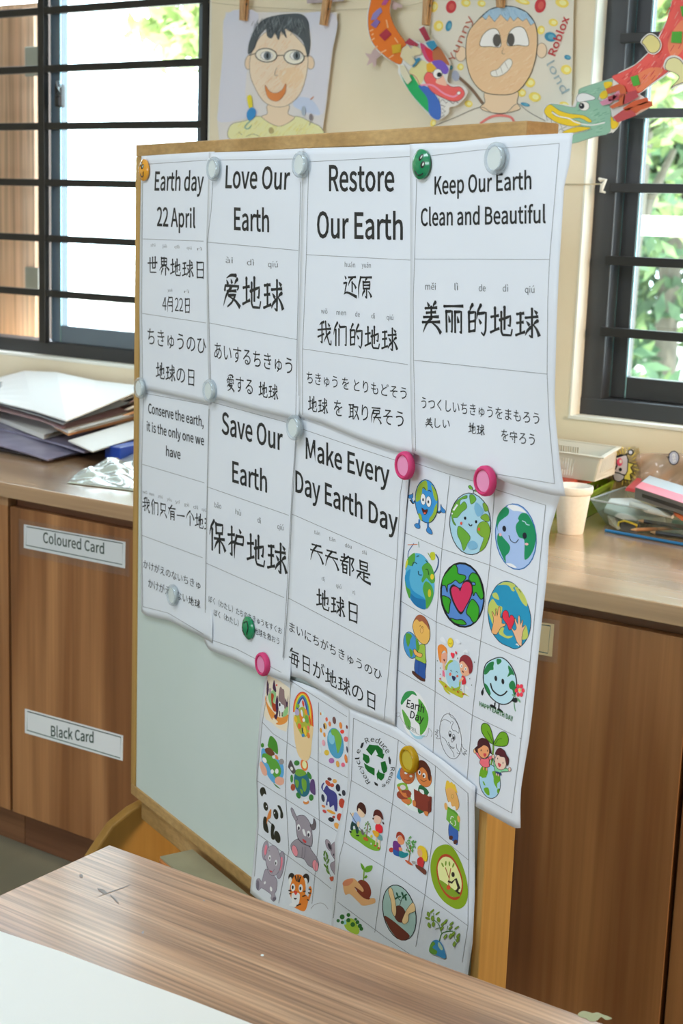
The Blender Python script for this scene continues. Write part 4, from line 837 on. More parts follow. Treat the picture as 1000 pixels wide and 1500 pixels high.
# 7 boy holding the earth
p = pr_('boy in a green shirt hugging a small earth', 570, 880, .13)
p.blob([(262, 790), (300, 810), (380, 860), (402, 890), (395, 910), (340, 890), (265, 825)], '#4a2c26', BK, .5)
p.blob([(298, 650), (350, 680), (412, 700), (405, 800), (402, 880), (345, 850), (285, 790)], '#264f9c', BK, .6).line([(335, 690), (330, 830)], .6, '#1a3570', sm=False)
p.blob([(350, 495), (400, 500), (405, 600), (412, 705), (350, 685), (290, 650), (320, 580), (330, 520)], '#86b048', BK, .6)
p.ell(240, 500, 78, 152, '#3d86c6', -10, BK, .6).blob([(185, 375), (230, 370), (255, 400), (235, 440), (230, 480), (210, 520), (190, 460)], '#4a8f34').blob([(225, 540), (265, 570), (260, 620), (240, 630)], '#4a8f34').blob([(300, 420), (330, 470), (340, 540), (310, 570), (300, 500)], '#4a8f34')
p.blob([(270, 560), (290, 545), (320, 580), (370, 600), (355, 640), (290, 610)], '#d4a05c', BK, .6)
p.blob([(262, 280), (290, 200), (345, 165), (400, 190), (440, 260), (457, 350), (450, 440), (410, 490), (350, 470), (290, 390), (270, 330)], '#dca85c', BK, .6)
p.blob([(270, 250), (300, 180), (345, 157), (400, 185), (435, 250), (450, 330), (420, 280), (400, 260), (370, 230), (340, 235), (310, 210), (285, 225)], '#8a5440')
p.ell(365, 335, 17, 30, '#e0a868', 0, '#9a6a34', .5).line([(340, 290), (350, 278), (360, 300)], .6, '#7a5030').line([(365, 300), (375, 288), (382, 308)], .6, '#7a5030'); fin(p)
# 8 two children hugging a laughing earth
p = pr_('two children hugging a laughing earth under a small sun', 570, 880, .13)
p.blob([(550, 895), (620, 920), (700, 990), (780, 1000), (900, 1080), (840, 1060), (815, 1095), (700, 1040), (620, 990), (600, 960)], '#a4ac34').blob([(610, 985), (660, 1020), (690, 1060), (640, 1030)], '#a4ac34')
p.blob([(600, 780), (620, 800), (625, 860), (600, 850)], '#c86a8c').line([(612, 850), (615, 915)], 1.0, '#e2cfc0').line([(625, 860), (632, 920)], 1.0, '#e2cfc0')
p.ell(730, 835, 95, 172, '#8fc0dc', -6).blob([(630, 740), (680, 670), (720, 680), (665, 720), (650, 780), (630, 770)], '#8aa838').blob([(700, 960), (740, 985), (800, 960), (780, 1010), (710, 1010)], '#8aa838').blob([(790, 900), (810, 880), (800, 950), (785, 960)], '#8aa838')
p.ell(686, 828, 14, 19, '#e06a5a').ell(766, 850, 13, 14, '#e06a5a').blob([(706, 845), (745, 860), (742, 890), (725, 905), (710, 880)], '#2a2a50').line([(686, 790), (696, 780), (706, 800)], .6, BK).line([(748, 805), (760, 795), (768, 815)], .6, BK)
p.blob([(550, 560), (580, 600), (640, 580), (650, 650), (630, 710), (590, 700), (560, 640)], '#dc9888').blob([(545, 520), (590, 492), (640, 530), (652, 600), (620, 560), (590, 590), (580, 700), (555, 640)], '#d8803a').blob([(600, 700), (625, 720), (630, 780), (605, 770)], '#e0a898').blob([(608, 658), (628, 665), (618, 685)], '#5a1c1c')
p.blob([(790, 700), (810, 670), (870, 700), (920, 750), (910, 820), (860, 848), (810, 820)], '#e0a088').blob([(788, 700), (800, 640), (850, 608), (910, 640), (938, 720), (930, 800), (900, 820), (890, 760), (850, 700), (820, 680)], '#7a2c38')
p.ell(812, 733, 14, 22, '#eef0ee').ell(860, 768, 14, 20, '#eef0ee').ell(814, 736, 5, 8, BK).ell(860, 770, 5, 8, BK).blob([(818, 785), (840, 800), (830, 812)], '#5a1c1c')
p.blob([(815, 845), (850, 860), (862, 930), (820, 945), (815, 890)], '#b82c3c').blob([(785, 900), (820, 865), (835, 880), (800, 915)], '#e0a088').line([(830, 945), (835, 1040)], 1.5, '#d5d9dd').line([(850, 945), (885, 990)], 1.5, '#d5d9dd')
p.ell(687, 471, 32, 54, '#e4bc3c').ell(687, 471, 22, 40, '#eec83c', 0, '#c89a28', .4).line([(675, 475), (688, 488), (700, 470)], .6, '#7a5a20')
p.blob([(712, 650), (690, 600), (705, 582), (715, 592), (730, 590), (730, 620)], '#c83048').blob([(752, 605), (740, 580), (748, 568), (762, 585)], '#c83048')
p.blob([(570, 440), (600, 405), (635, 450), (640, 490)], '#c3d3e6').blob([(740, 440), (770, 432), (805, 475), (770, 480)], '#c3d3e6').blob([(835, 575), (865, 548), (895, 592)], '#c3d3e6')
for x, y in ((542, 676), (573, 758), (572, 828), (768, 648), (905, 878), (927, 950), (958, 692), (807, 1000)): p.ell(x, y, 5, 8, '#5a6a6a')
for x, y in ((635, 965), (725, 1000), (770, 1025), (830, 1050), (572, 878)): p.ell(x, y, 9, 11, '#b04a30')
fin(p)
# 9 smiling earth with flower, Happy Earth Day
p = pr_('smiling earth with black limbs holding a red flower over the words Happy Earth Day', 690, 940, .12)
p.line([(155, 560), (135, 600), (130, 650)], 1.6, BK).blob([(125, 600), (148, 590), (150, 630), (135, 658), (120, 630)], BK).line([(290, 740), (285, 790)], 2, BK, sm=False).line([(340, 760), (335, 820)], 2, BK, sm=False)
p.blob([(228, 775), (250, 765), (300, 800), (295, 822), (240, 800)], BK).blob([(318, 820), (345, 815), (385, 850), (380, 868), (325, 840)], BK)
p.blob([(330, 192), (420, 220), (500, 320), (548, 450), (545, 600), (500, 710), (430, 760), (340, 755), (250, 690), (180, 590), (148, 470), (155, 340), (200, 250)], '#9fcbe4', BK, 1.5)
DG = '#1f7444'
p.blob([(165, 330), (215, 260), (275, 245), (270, 300), (270, 340), (230, 350), (200, 385), (160, 400)], DG).blob([(310, 212), (360, 215), (365, 250), (320, 280)], DG).blob([(455, 290), (500, 340), (525, 410), (490, 400), (440, 430), (460, 370), (450, 320)], DG).blob([(460, 520), (495, 475), (530, 500), (545, 580), (520, 650), (500, 590), (470, 570)], DG).blob([(160, 510), (200, 540), (235, 620), (225, 650), (180, 590)], DG)
p.ell(299, 448, 17, 33, BK, -6).ell(385, 486, 17, 34, BK, -6).line([(235, 505), (260, 590), (340, 655), (400, 640), (438, 600)], 2.0, BK)
p.line([(520, 730), (525, 790), (540, 850)], 1.3, '#5f9a78').blob([(560, 680), (590, 710), (598, 742), (565, 715)], '#5f9a78').blob([(495, 640), (530, 650), (545, 670), (510, 665)], '#5f9a78')
for k in range(6):
    a = k*math.pi/3; p.ell(590+40*math.cos(a), 595+58*math.sin(a), 20, 27, '#cc3850')
p.ell(590, 592, 14, 20, '#e4c24a').blob([(495, 715), (540, 680), (560, 700), (550, 740), (515, 735)], BK)
fin(p); p.par = s_r; p.text('HAPPY EARTH DAY', (100, 800), (508, 1000), 52, '#2f6f42', 'cap', .01, h1=62)
# 10 Earth Day lettering globe
p = pr_('green watercolour earth under brush lettering with a drawn ribbon', 570, 1000, .13)
p.ell(285, 365, 152, 280, '#d3e4ea', -9); p.blob([(130, 210), (180, 110), (270, 95), (310, 150), (260, 130), (220, 165), (180, 200), (140, 250)], '#2f8a50').blob([(330, 180), (390, 250), (430, 340), (440, 430), (410, 530), (350, 590), (340, 480), (290, 420), (310, 350), (330, 270)], '#4a9a3c').blob([(145, 300), (200, 370), (240, 450), (230, 530), (190, 500), (160, 400)], '#559a44').blob([(220, 530), (300, 600), (400, 590), (350, 635), (280, 620)], '#8fc0dc')
p.line([(70, 345), (115, 340), (120, 370), (90, 385), (75, 365)], .5, '#8a949c').line([(115, 370), (160, 450), (250, 540), (400, 610), (440, 560), (440, 510), (480, 560), (470, 610)], .6, '#8a949c')
fin(p); p.par = s_r; p.text('Earth', (190, 282), (385, 350), 88, '#1c2422', 'cap', .01, .2).text('Day', (225, 425), (375, 485), 84, '#1c2422', 'cap', .01, .2).text('APRIL', (205, 515), (310, 562), 38, '#32504a', 'cap')
# 11 line-drawn earth
p = pr_('uncoloured line drawing of a laughing earth with open hands', 570, 1000, .13)
K = '#5a626c'
p.ell(690, 605, 118, 258, None, -9, K, .7); p.line([(580, 440), (620, 415), (680, 440), (690, 460)], .6, K).line([(675, 335), (690, 380), (740, 420), (780, 500), (782, 570), (750, 545), (720, 540), (700, 500), (720, 450), (700, 430)], .6, K).line([(590, 610), (630, 640), (660, 700), (720, 790), (730, 840)], .6, K).line([(755, 690), (760, 740), (800, 800), (760, 790)], .6, K)
p.ell(683, 578, 14, 34, None, -5, K, .6).ell(725, 615, 14, 34, None, -5, K, .6).ell(684, 590, 8, 18, BK).ell(726, 622, 8, 18, BK).ell(707, 648, 12, 22, None, 0, K, .6).line([(665, 670), (690, 720), (735, 730)], .8, K).line([(668, 690), (700, 738), (730, 742)], .6, K)
p.line([(560, 540), (535, 530), (545, 560), (515, 548), (540, 575), (515, 580), (545, 600), (530, 625), (565, 630), (575, 600)], .6, K).line([(815, 690), (835, 740), (875, 770), (845, 775), (870, 810), (835, 790), (850, 820), (820, 790), (810, 740)], .6, K); fin(p)
# 12 two children on an earth with a sprout
p = pr_('two cartoon children and a big green sprout standing on a small earth', 680, 1040, .12)
p.ell(310, 870, 128, 212, '#8fbfe2', -8, BK, .9).blob([(180, 800), (205, 700), (260, 690), (285, 760), (245, 860), (205, 815)], '#5c9a24').blob([(340, 750), (420, 760), (435, 860), (400, 900), (400, 960), (360, 890), (355, 820)], '#5c9a24').blob([(235, 960), (290, 950), (305, 1040), (260, 1020)], '#5c9a24').blob([(400, 970), (425, 960), (420, 1010), (402, 1015)], '#5c9a24').blob([(222, 870), (240, 880), (255, 920), (235, 910)], '#5c9a24')
p.line([(352, 420), (350, 500), (325, 670)], 2.4, '#5c8a34').blob([(352, 415), (280, 370), (215, 280), (205, 200), (240, 160), (300, 190), (340, 300)], '#5f9a22', BK, .9).blob([(358, 425), (390, 340), (440, 272), (500, 275), (535, 340), (525, 420), (470, 445)], '#5f9a22', BK, .9).line([(280, 260), (310, 320), (348, 405)], .8, '#22401a').line([(375, 415), (410, 360), (455, 350)], .8, '#22401a')
p.blob([(130, 520), (150, 500), (200, 580), (195, 610)], '#cf6478', BK, .5).blob([(205, 590), (250, 600), (310, 570), (300, 640), (305, 690), (240, 700), (187, 650)], '#cf6478', BK, .7).ell(128, 500, 18, 28, '#d8a880', 0, BK, .5).blob([(300, 570), (340, 560), (330, 600), (300, 605)], '#cf6478', BK, .5)
p.blob([(125, 470), (165, 440), (165, 520), (140, 510)], '#3a1a22').ell(232, 490, 72, 100, '#c8936c', -8, BK, .7).blob([(160, 470), (165, 380), (215, 340), (280, 365), (310, 430), (330, 520), (345, 545), (305, 520), (290, 460), (240, 430), (200, 455)], '#3e1c26')
p.ell(203, 492, 5, 12, BK).ell(280, 498, 5, 12, BK).blob([(232, 530), (268, 535), (255, 570), (238, 565)], '#b03a4c')
p.blob([(345, 600), (370, 640), (400, 700), (520, 715), (530, 750), (450, 755), (430, 790), (380, 760), (360, 680)], '#74c09a', BK, .7).ell(550, 725, 17, 26, '#e0b4ac', 0, BK, .5).ell(350, 568, 17, 24, '#e0b4ac', 0, BK, .5).blob([(385, 750), (445, 770), (440, 800), (385, 780)], '#283a70')
p.ell(440, 635, 70, 98, '#e2b8b2', -10, BK, .7).blob([(375, 540), (400, 480), (440, 465), (490, 500), (510, 550), (540, 600), (525, 680), (505, 640), (490, 580), (440, 570), (420, 550)], '#4a1e2a', BK, .5)
p.ell(405, 592, 5, 12, BK).ell(470, 646, 5, 12, BK).blob([(410, 645), (448, 665), (430, 698), (412, 680)], '#b03a4c').ell(236, 715, 8, 20, '#c8936c').ell(272, 722, 8, 20, '#c8936c').ell(392, 785, 7, 16, '#e0b4ac').ell(414, 795, 7, 16, '#e0b4ac'); fin(p)
# ---------------- middle bottom sheet
RM = (180, 193, 207)
def pm(lab, *fr): return pic(f_m, s_m, lab, fr, ref=RM)
p = pm('dark green three arrow recycling emblem ringed by words', 450, 1020, .15)
G = '#0f5a24'
for q in ([(572, 520), (605, 470), (655, 478), (665, 520), (625, 580)], [(640, 475), (690, 480), (735, 520), (738, 560), (752, 562), (738, 612), (672, 578), (690, 570), (665, 520)],
          [(540, 555), (598, 580), (608, 610), (605, 645), (580, 660), (540, 615), (545, 585)], [(552, 650), (600, 680), (657, 705), (655, 775), (590, 735), (565, 700)],
          [(715, 645), (760, 632), (780, 700), (775, 735), (745, 755), (725, 715)], [(675, 760), (700, 710), (703, 740), (755, 760), (745, 800), (720, 825), (690, 800), (685, 822)]): p.poly(q, G)
for q in ([(515, 500), (530, 455), (552, 450), (545, 480), (532, 508)], [(790, 600), (800, 585), (815, 620), (812, 665), (800, 660)], [(650, 832), (688, 855), (688, 878), (660, 865)]): p.poly(q, BK)
fin(p)
def arcword(p, word, pts, h, par, flip=False):
    """letters along a curve (points in frame coordinates), upright side outwards"""
    n = len(word)
    for i, ch in enumerate(word):
        a = plpt(pts, (i+.08)/n); b = plpt(pts, (i+.92)/n); dx, dy = b[0]-a[0], b[1]-a[1]; l = math.hypot(dx, dy)
        V, T, (x0, x1, y0, y1) = glyphs(ch)
        A = p.P(a); up = (dy/l, -dx/l)
        q = [lerp(A, p.P(b), (x-x0)/max(x1-x0, .1)) for x, y in V]; hh = h*p.fr[2]/glyphs('H')[2][3]
        q = [(u[0]+up[0]*hh*y, u[1]+up[1]*hh*y) for u, (x, y) in zip(q, V)]
        p.mb.col = icol('#1c2420', p.ref, p.alb); p.mb.add([p.s.at(*u, p.h) for u in q], T)
    p.done('lettering', par)
arcword(p, 'Reduce', [(572, 462), (620, 442), (680, 450), (730, 500), (775, 565)], 52, s_m)
arcword(p, 'Reuse', [(812, 690), (812, 740), (790, 800), (760, 850), (720, 862)], 40, s_m)
arcword(p, 'Recycle', [(618, 840), (590, 800), (560, 750), (525, 680), (508, 620), (505, 560), (522, 520)], 40, s_m)
p = pm('two boys carrying brown boxes of papers', 570, 1080, .1467)
p.ell(260, 480, 185, 270, '#b8d4ea', -12); p.blob([(75, 380), (110, 300), (120, 420), (80, 410)], '#3f8cc8')
p.blob([(80, 470), (150, 455), (215, 500), (228, 600), (210, 690), (150, 640), (90, 520)], '#6c9c3c').blob([(290, 500), (340, 490), (400, 560), (400, 700), (340, 750), (285, 740)], '#1f5a3a')
p.blob([(90, 540), (215, 530), (215, 600), (180, 640), (85, 600)], '#7a3a2c').blob([(80, 500), (110, 500), (130, 550), (200, 560), (195, 600), (140, 590)], '#b06c3c').blob([(120, 625), (200, 620), (210, 660), (170, 668)], '#b06c3c')
p.ell(180, 370, 72, 98, '#a4603a', -14, '#5a3020', .5).ell(345, 390, 72, 112, '#b0703e', -22, '#5a3020', .5).blob([(275, 290), (300, 230), (360, 245), (410, 330), (412, 430), (390, 420), (375, 350), (330, 300), (280, 330)], '#46241c')
p.ell(165, 358, 16, 11, '#eef0f0', 15).ell(215, 388, 15, 12, '#eef0f0', 15).ell(300, 352, 14, 25, '#eef0f0', -12).ell(347, 382, 15, 26, '#eef0f0', -12).ell(303, 350, 8, 14, BK).ell(343, 385, 8, 14, BK).line([(310, 420), (340, 440), (372, 430)], .8, '#5a2a20').line([(150, 420), (180, 430), (215, 425)], .8, '#5a2a20')
p.ell(135, 500, 30, 24, '#b8bec8', 20).poly([(245, 515), (330, 560), (423, 595), (418, 740), (385, 765), (250, 690)], '#6e3028').poly([(385, 610), (423, 595), (418, 740), (385, 765)], '#5a2620').blob([(300, 520), (340, 530), (345, 570), (310, 550)], '#e2e6ea').blob([(380, 580), (400, 555), (402, 590)], '#e2e6ea').blob([(232, 630), (262, 640), (262, 690), (236, 680)], '#b0703e').blob([(345, 740), (385, 745), (380, 785), (355, 775)], '#b0703e'); fin(p)
p = pm('blond boy holding a green recycling box', 570, 1080, .1467)
p.blob([(600, 860), (680, 900), (680, 1070), (640, 1040), (595, 990)], '#2f58a8', '#1c2c50', .5).ell(615, 1003, 20, 22, '#4a2c26', 30).ell(660, 1045, 20, 24, '#4a2c26', 30)
p.blob([(560, 500), (590, 460), (640, 500), (680, 590), (697, 680), (670, 728), (620, 700), (580, 620)], '#c89a5c', '#6a4a28', .5).blob([(562, 520), (568, 440), (590, 435), (605, 455), (620, 445), (640, 470), (655, 475), (680, 560), (640, 520), (600, 500)], '#d4a83c')
p.poly([(580, 690), (640, 720), (700, 780), (698, 940), (640, 900), (568, 820)], '#5c9a3c').poly([(580, 690), (640, 720), (700, 780), (698, 800), (638, 745), (578, 710)], '#4a8430').blob([(560, 625), (580, 650), (610, 645), (625, 690), (655, 690), (660, 730), (600, 700)], '#e8ebee').blob([(675, 750), (700, 750), (700, 790)], '#e8ebee').ell(565, 690, 16, 38, '#c89a5c', -10).ell(692, 815, 14, 36, '#c89a5c', -10)
p.line([(612, 820), (620, 790), (642, 800)], 1.1, '#d9e6d4').line([(655, 830), (662, 870), (648, 885)], 1.1, '#d9e6d4').line([(632, 870), (612, 850), (612, 835)], 1.1, '#d9e6d4').ell(630, 590, 10, 20, '#d0a060', 0, '#8a6434', .4); fin(p)
p = pm('boy with a shovel and girl with a watering can planting a sapling', 490, 1160, .11)
p.blob([(205, 540), (240, 500), (330, 510), (420, 570), (520, 640), (600, 700), (605, 770), (540, 785), (430, 740), (320, 660), (230, 600)], '#689c30')
p.blob([(230, 390), (290, 430), (320, 500), (310, 555), (285, 545), (270, 460), (245, 460), (245, 510), (208, 495)], '#1c3a3c').blob([(195, 515), (225, 525), (222, 548), (200, 540)], BK).blob([(285, 570), (325, 575), (322, 592), (290, 588)], BK)
p.blob([(255, 290), (290, 275), (340, 340), (340, 400), (305, 430), (235, 385)], '#86a4d4').line([(205, 275), (260, 370), (345, 500)], .9, '#4a5058', sm=False).blob([(345, 505), (375, 505), (392, 570), (362, 565)], '#5c5c60').blob([(225, 285), (255, 280), (245, 325), (228, 310)], '#d8b09c').blob([(300, 400), (330, 400), (320, 470), (300, 450)], '#d8b09c')
p.ell(350, 275, 45, 70, '#e0b0a0', -25).blob([(293, 230), (305, 170), (345, 137), (395, 170), (418, 240), (410, 300), (370, 260), (320, 215), (305, 260)], '#3a1e1c')
p.line([(418, 620), (430, 540), (440, 440), (445, 390)], 1.0, '#6a4a30').blob([(385, 600), (440, 620), (440, 655), (390, 640)], '#a4542c')
for x, y, r in ((410, 440, 30), (420, 420, -20), (455, 430, 25), (470, 460, -30), (400, 480, 40), (420, 510, 20), (465, 500, -35), (440, 405, 0), (400, 540, 30), (455, 530, -20), (475, 490, 10)): p.ell(x, y, 8, 15, '#5f9050', r)
p.blob([(545, 590), (560, 595), (555, 700), (540, 720)], '#e0b8a4').blob([(585, 600), (605, 610), (600, 740), (580, 745)], '#e0b8a4').blob([(585, 570), (625, 580), (635, 645), (575, 630)], '#5c8c98').blob([(545, 440), (590, 425), (635, 470), (630, 540), (590, 545), (545, 510)], '#bc2434').ell(570, 370, 50, 62, '#e0a8a0', -15).blob([(512, 310), (530, 250), (570, 235), (620, 270), (645, 370), (600, 330), (550, 310), (515, 330)], '#4a2020').ell(512, 355, 10, 15, '#3a2020').ell(645, 415, 9, 20, '#3a2020', -25)
p.blob([(500, 520), (540, 515), (590, 550), (575, 600), (535, 590)], '#d8952c').ell(535, 715, 15, 10, '#a83a2c').ell(583, 748, 16, 11, '#a83a2c').ell(488, 590, 14, 20, '#d8b83c').ell(485, 690, 9, 14, '#e4e8e0'); fin(p)
p = pm('boy and blonde girl kneeling beside a leafy little tree', 570, 1080, .1467)
p.ell(20, 1125, 24, 24, '#a03c34').blob([(40, 1040), (90, 1045), (120, 1110), (90, 1160), (40, 1120)], '#5f2f7c').blob([(40, 1120), (100, 1150), (100, 1190), (45, 1170)], '#24509c').ell(115, 1030, 34, 45, '#c88464', -20).blob([(68, 1010), (75, 955), (110, 945), (150, 990), (150, 1035), (120, 985), (90, 985)], '#8a3424').blob([(100, 1130), (150, 1150), (185, 1155), (185, 1180), (140, 1205), (100, 1190)], '#1c7888').blob([(95, 1100), (125, 1105), (125, 1135), (100, 1130)], '#c88464')
p.line([(195, 1240), (205, 1150), (215, 1080)], 1.4, '#8a5438').line([(205, 1150), (180, 1100), (165, 1060)], .8, '#6a5438').line([(210, 1120), (245, 1070)], .8, '#6a5438').blob([(155, 1225), (200, 1240), (235, 1280), (190, 1265)], '#a8583c')
R3 = random.Random(4)
for k in range(34):
    a = R3.uniform(0, 6.28); r = R3.uniform(.2, 1); p.ell(218+58*r*math.cos(a), 1080+88*r*math.sin(a), 6, 13, '#4f8f50', R3.uniform(-40, 40), n=8)
p.blob([(280, 1110), (310, 1080), (360, 1110), (380, 1180), (370, 1240), (330, 1220), (300, 1170)], '#d8ac2c').ell(305, 1155, 24, 42, '#d89a70', -12).blob([(280, 1215), (320, 1195), (345, 1240), (330, 1300), (285, 1280)], '#a82c34').blob([(262, 1270), (310, 1290), (366, 1330), (355, 1372), (300, 1330), (268, 1300)], '#5a342c').blob([(225, 1235), (262, 1240), (250, 1262), (228, 1255)], '#8a8c90'); fin(p)
p = pm('green round emblem of a figure planting a sapling', 600, 1220, .1333)
p.blob([(390, 127), (470, 160), (540, 270), (600, 420), (635, 580), (635, 710), (600, 800), (530, 838), (450, 810), (350, 730), (270, 600), (230, 440), (235, 290), (290, 170)], '#6f921e')
p.blob([(400, 232), (470, 270), (530, 370), (575, 490), (583, 610), (550, 710), (490, 738), (410, 700), (340, 600), (298, 470), (297, 350), (335, 260)], '#983c24')
p.blob([(402, 262), (465, 295), (520, 385), (562, 500), (568, 600), (540, 680), (485, 708), (420, 675), (355, 585), (315, 470), (308, 360), (345, 285)], '#d2cf96')
p.blob([(322, 515), (400, 560), (550, 680), (520, 702), (470, 705), (400, 660), (345, 580)], '#6a8c28').line([(390, 380), (432, 500), (425, 600)], 1.1, '#8a3a24', sm=False).line([(450, 390), (432, 500)], 1.1, '#8a3a24', sm=False)
for x, y, r in ((360, 352, -25), (395, 335, 5), (435, 340, -5), (478, 355, 20)): p.ell(x, y, 9, 28, '#6a8c28', r, n=10)
p.ell(475, 458, 18, 28, '#2c2622', -8).line([(420, 530), (460, 548), (505, 505), (535, 600), (520, 640)], 3.2, '#2c2622', sm=False).line([(505, 505), (545, 610), (505, 635), (548, 668)], 3.0, '#2c2622', sm=False).ell(425, 600, 22, 26, '#b0482c'); fin(p)
p = pm('cupped hand holding soil with a green seedling', 480, 1250, .14)
p.ell(375, 380, 72, 108, '#6c3024', -22).blob([(160, 300), (240, 262), (290, 275), (370, 370), (360, 405), (300, 365), (290, 380), (380, 470), (480, 468), (498, 500), (480, 525), (370, 548), (320, 510), (230, 425), (180, 430)], '#c89a70').blob([(160, 300), (240, 262), (265, 290), (220, 335), (165, 340)], '#b4785c').blob([(285, 365), (300, 360), (440, 470), (380, 470)], '#6c3024')
p.line([(372, 285), (380, 170)], 1.8, '#6c9438', sm=False).blob([(343, 100), (380, 140), (385, 180), (355, 160)], '#548c28').blob([(385, 185), (400, 140), (465, 128), (455, 180), (410, 200)], '#548c28').blob([(380, 255), (400, 228), (415, 245), (395, 262)], '#548c28'); fin(p)
p = pm('oval picture of two hands pressing soil round a seedling', 480, 1250, .14)
p.ell(748, 620, 168, 295, '#86aaae', -13, BK, 1.3)
p.blob([(590, 655), (660, 690), (760, 770), (855, 860), (820, 900), (760, 908), (690, 850), (630, 760)], '#5a2c22').line([(752, 552), (765, 500), (790, 440)], 1.0, '#24443c').line([(762, 500), (735, 470)], .9, '#24443c')
for x, y, r in ((725, 430, -20), (715, 470, 60), (745, 455, 80), (780, 425, -20), (810, 440, 50), (815, 475, -10), (795, 455, 30)): p.ell(x, y, 10, 24, '#1f4f3c', r, n=10)
p.ell(752, 635, 62, 92, '#4f2820', -15).blob([(632, 390), (668, 365), (705, 500), (715, 610), (700, 660), (670, 610), (662, 510)], '#c8ae88', '#3a2c20', .5).blob([(890, 515), (915, 600), (850, 635), (840, 710), (800, 740), (775, 710), (800, 640), (830, 580)], '#c8ae88', '#3a2c20', .5); fin(p)
p = pm('small earth with a leafy branching tree growing out of it', 600, 1220, .1333)
p.line([(325, 1190), (350, 1110), (405, 1085), (470, 1080)], 1.6, '#3a6a34').line([(350, 1110), (320, 1010), (265, 960), (240, 970)], 1.2, '#3a6a34').line([(405, 1085), (420, 1020)], .9, '#3a6a34').line([(265, 960), (262, 880)], .8, '#3a6a34').line([(470, 1080), (500, 1180)], .8, '#3a6a34')
for x, y, r in ((245, 862, -40), (305, 885, -50), (205, 895, 20), (195, 940, 60), (250, 940, 10), (315, 955, 15), (212, 1015, 20), (258, 1005, 0), (305, 1050, -70), (350, 1050, -30), (362, 1000, -40), (392, 975, -30), (457, 998, -40), (445, 1045, -40), (515, 1042, -50), (478, 1110, -20), (390, 1138, -30), (445, 1135, -15), (530, 1130, -30), (525, 1175, -15), (488, 1222, -8)): p.blob([(x-24*math.sin(math.radians(r)), y-34*math.cos(math.radians(r))*.9), (x+18, y-6), (x+24*math.sin(math.radians(r)), y+34*math.cos(math.radians(r))*.9), (x-18, y+4)], '#6a8c34', '#4a6a24', .4, 3)
p.blob([(218, 1260), (240, 1200), (290, 1175), (345, 1210), (380, 1290), (392, 1380), (300, 1350), (216, 1310)], '#2f78b0').blob([(218, 1250), (250, 1195), (280, 1220), (250, 1260), (300, 1300), (280, 1340), (216, 1310)], '#4f8434').blob([(320, 1200), (365, 1270), (345, 1290), (310, 1240)], '#8fb0a0'); fin(p)
p = pm('top of a round green leafy earth', 480, 1250, .14)
p.blob([(170, 740), (200, 690), (270, 690), (330, 800), (300, 850), (200, 800)], '#8ab03c').blob([(160, 740), (180, 690), (195, 740)], '#7fb6c8')
for x, y, r in ((108, 705, 18), (150, 665, 26), (215, 645, 20), (152, 722, 18), (215, 700, 22), (260, 745, 24), (290, 690, 14), (310, 720, 20), (335, 760, 22), (350, 790, 20)): p.ell(x, y, r, r*1.05, '#24602c', n=10)
fin(p)
# ---------------- left bottom sheet of animals
RB = (176, 190, 204)
def pb(lab, *fr): return pic(f_bl, s_bl, lab, fr, ref=RB)
p = pb('hands holding forest animals on a beige ground', 370, 980, .09)
p.blob([(245, 110), (300, 125), (600, 310), (595, 600), (545, 1020), (300, 870), (185, 760), (205, 420)], '#c2bcb4', k=2).blob([(205, 440), (240, 560), (290, 640), (340, 700), (400, 770), (480, 790), (575, 740), (560, 850), (480, 905), (400, 905), (380, 880), (410, 860), (330, 790), (320, 830), (260, 720), (205, 520)], '#c0803c')
p.blob([(250, 430), (350, 340), (380, 430), (350, 560), (300, 610)], '#76a87c').blob([(480, 780), (520, 660), (575, 600), (565, 740)], '#76a87c').blob([(435, 330), (455, 285), (480, 320), (510, 340), (520, 460), (550, 560), (530, 650), (480, 580), (420, 500)], '#70646c').blob([(300, 400), (345, 430), (330, 540), (400, 590), (410, 680), (350, 690), (310, 600)], '#8e3a20')
for q in ([(235, 180), (262, 300), (245, 430), (225, 380)], [(345, 180), (365, 250), (382, 350), (370, 375), (325, 310)], [(370, 540), (400, 430), (420, 560), (415, 700), (385, 820), (345, 760), (380, 720)], [(535, 480), (560, 540), (578, 430), (570, 590), (550, 620)]): p.blob(q, '#3a2444')
p.blob([(415, 560), (440, 530), (470, 570), (510, 600), (505, 680), (465, 715), (425, 650)], '#d8d8da').ell(440, 580, 14, 28, '#2c2a34').ell(388, 262, 14, 16, '#b84a40').blob([(265, 320), (300, 320), (290, 400), (270, 390)], '#8c8c98').line([(435, 680), (438, 770)], 1, '#2c2a34').line([(480, 700), (478, 770)], 1, '#2c2a34'); fin(p)
p = pb('hand holding animals under a rainbow', 370, 980, .09)
for i, c_ in enumerate(('#b03a2c', '#d0782c', '#d8b83c', '#4f9460', '#3468b0', '#38387c')):
    k = i*17; p.line([(665+k*.8, 700), (670+k*.8, 600), (700+k*.9, 480+k*.3), (755+k*.5, 400+k), (815, 380+k), (880-k*.5, 420+k), (935-k*.9, 540+k*.3), (965-k, 680), (980-k, 940)], 1.7, c_)
p.blob([(665, 760), (700, 780), (760, 960), (850, 1000), (940, 930), (985, 960), (960, 1200), (940, 1400), (870, 1500), (760, 1430), (700, 1260), (665, 980)], '#d2ae8c').blob([(680, 780), (760, 640), (830, 620), (880, 700), (930, 850), (920, 1000), (870, 1100), (800, 1080), (740, 980), (700, 880)], '#8c9c3c')
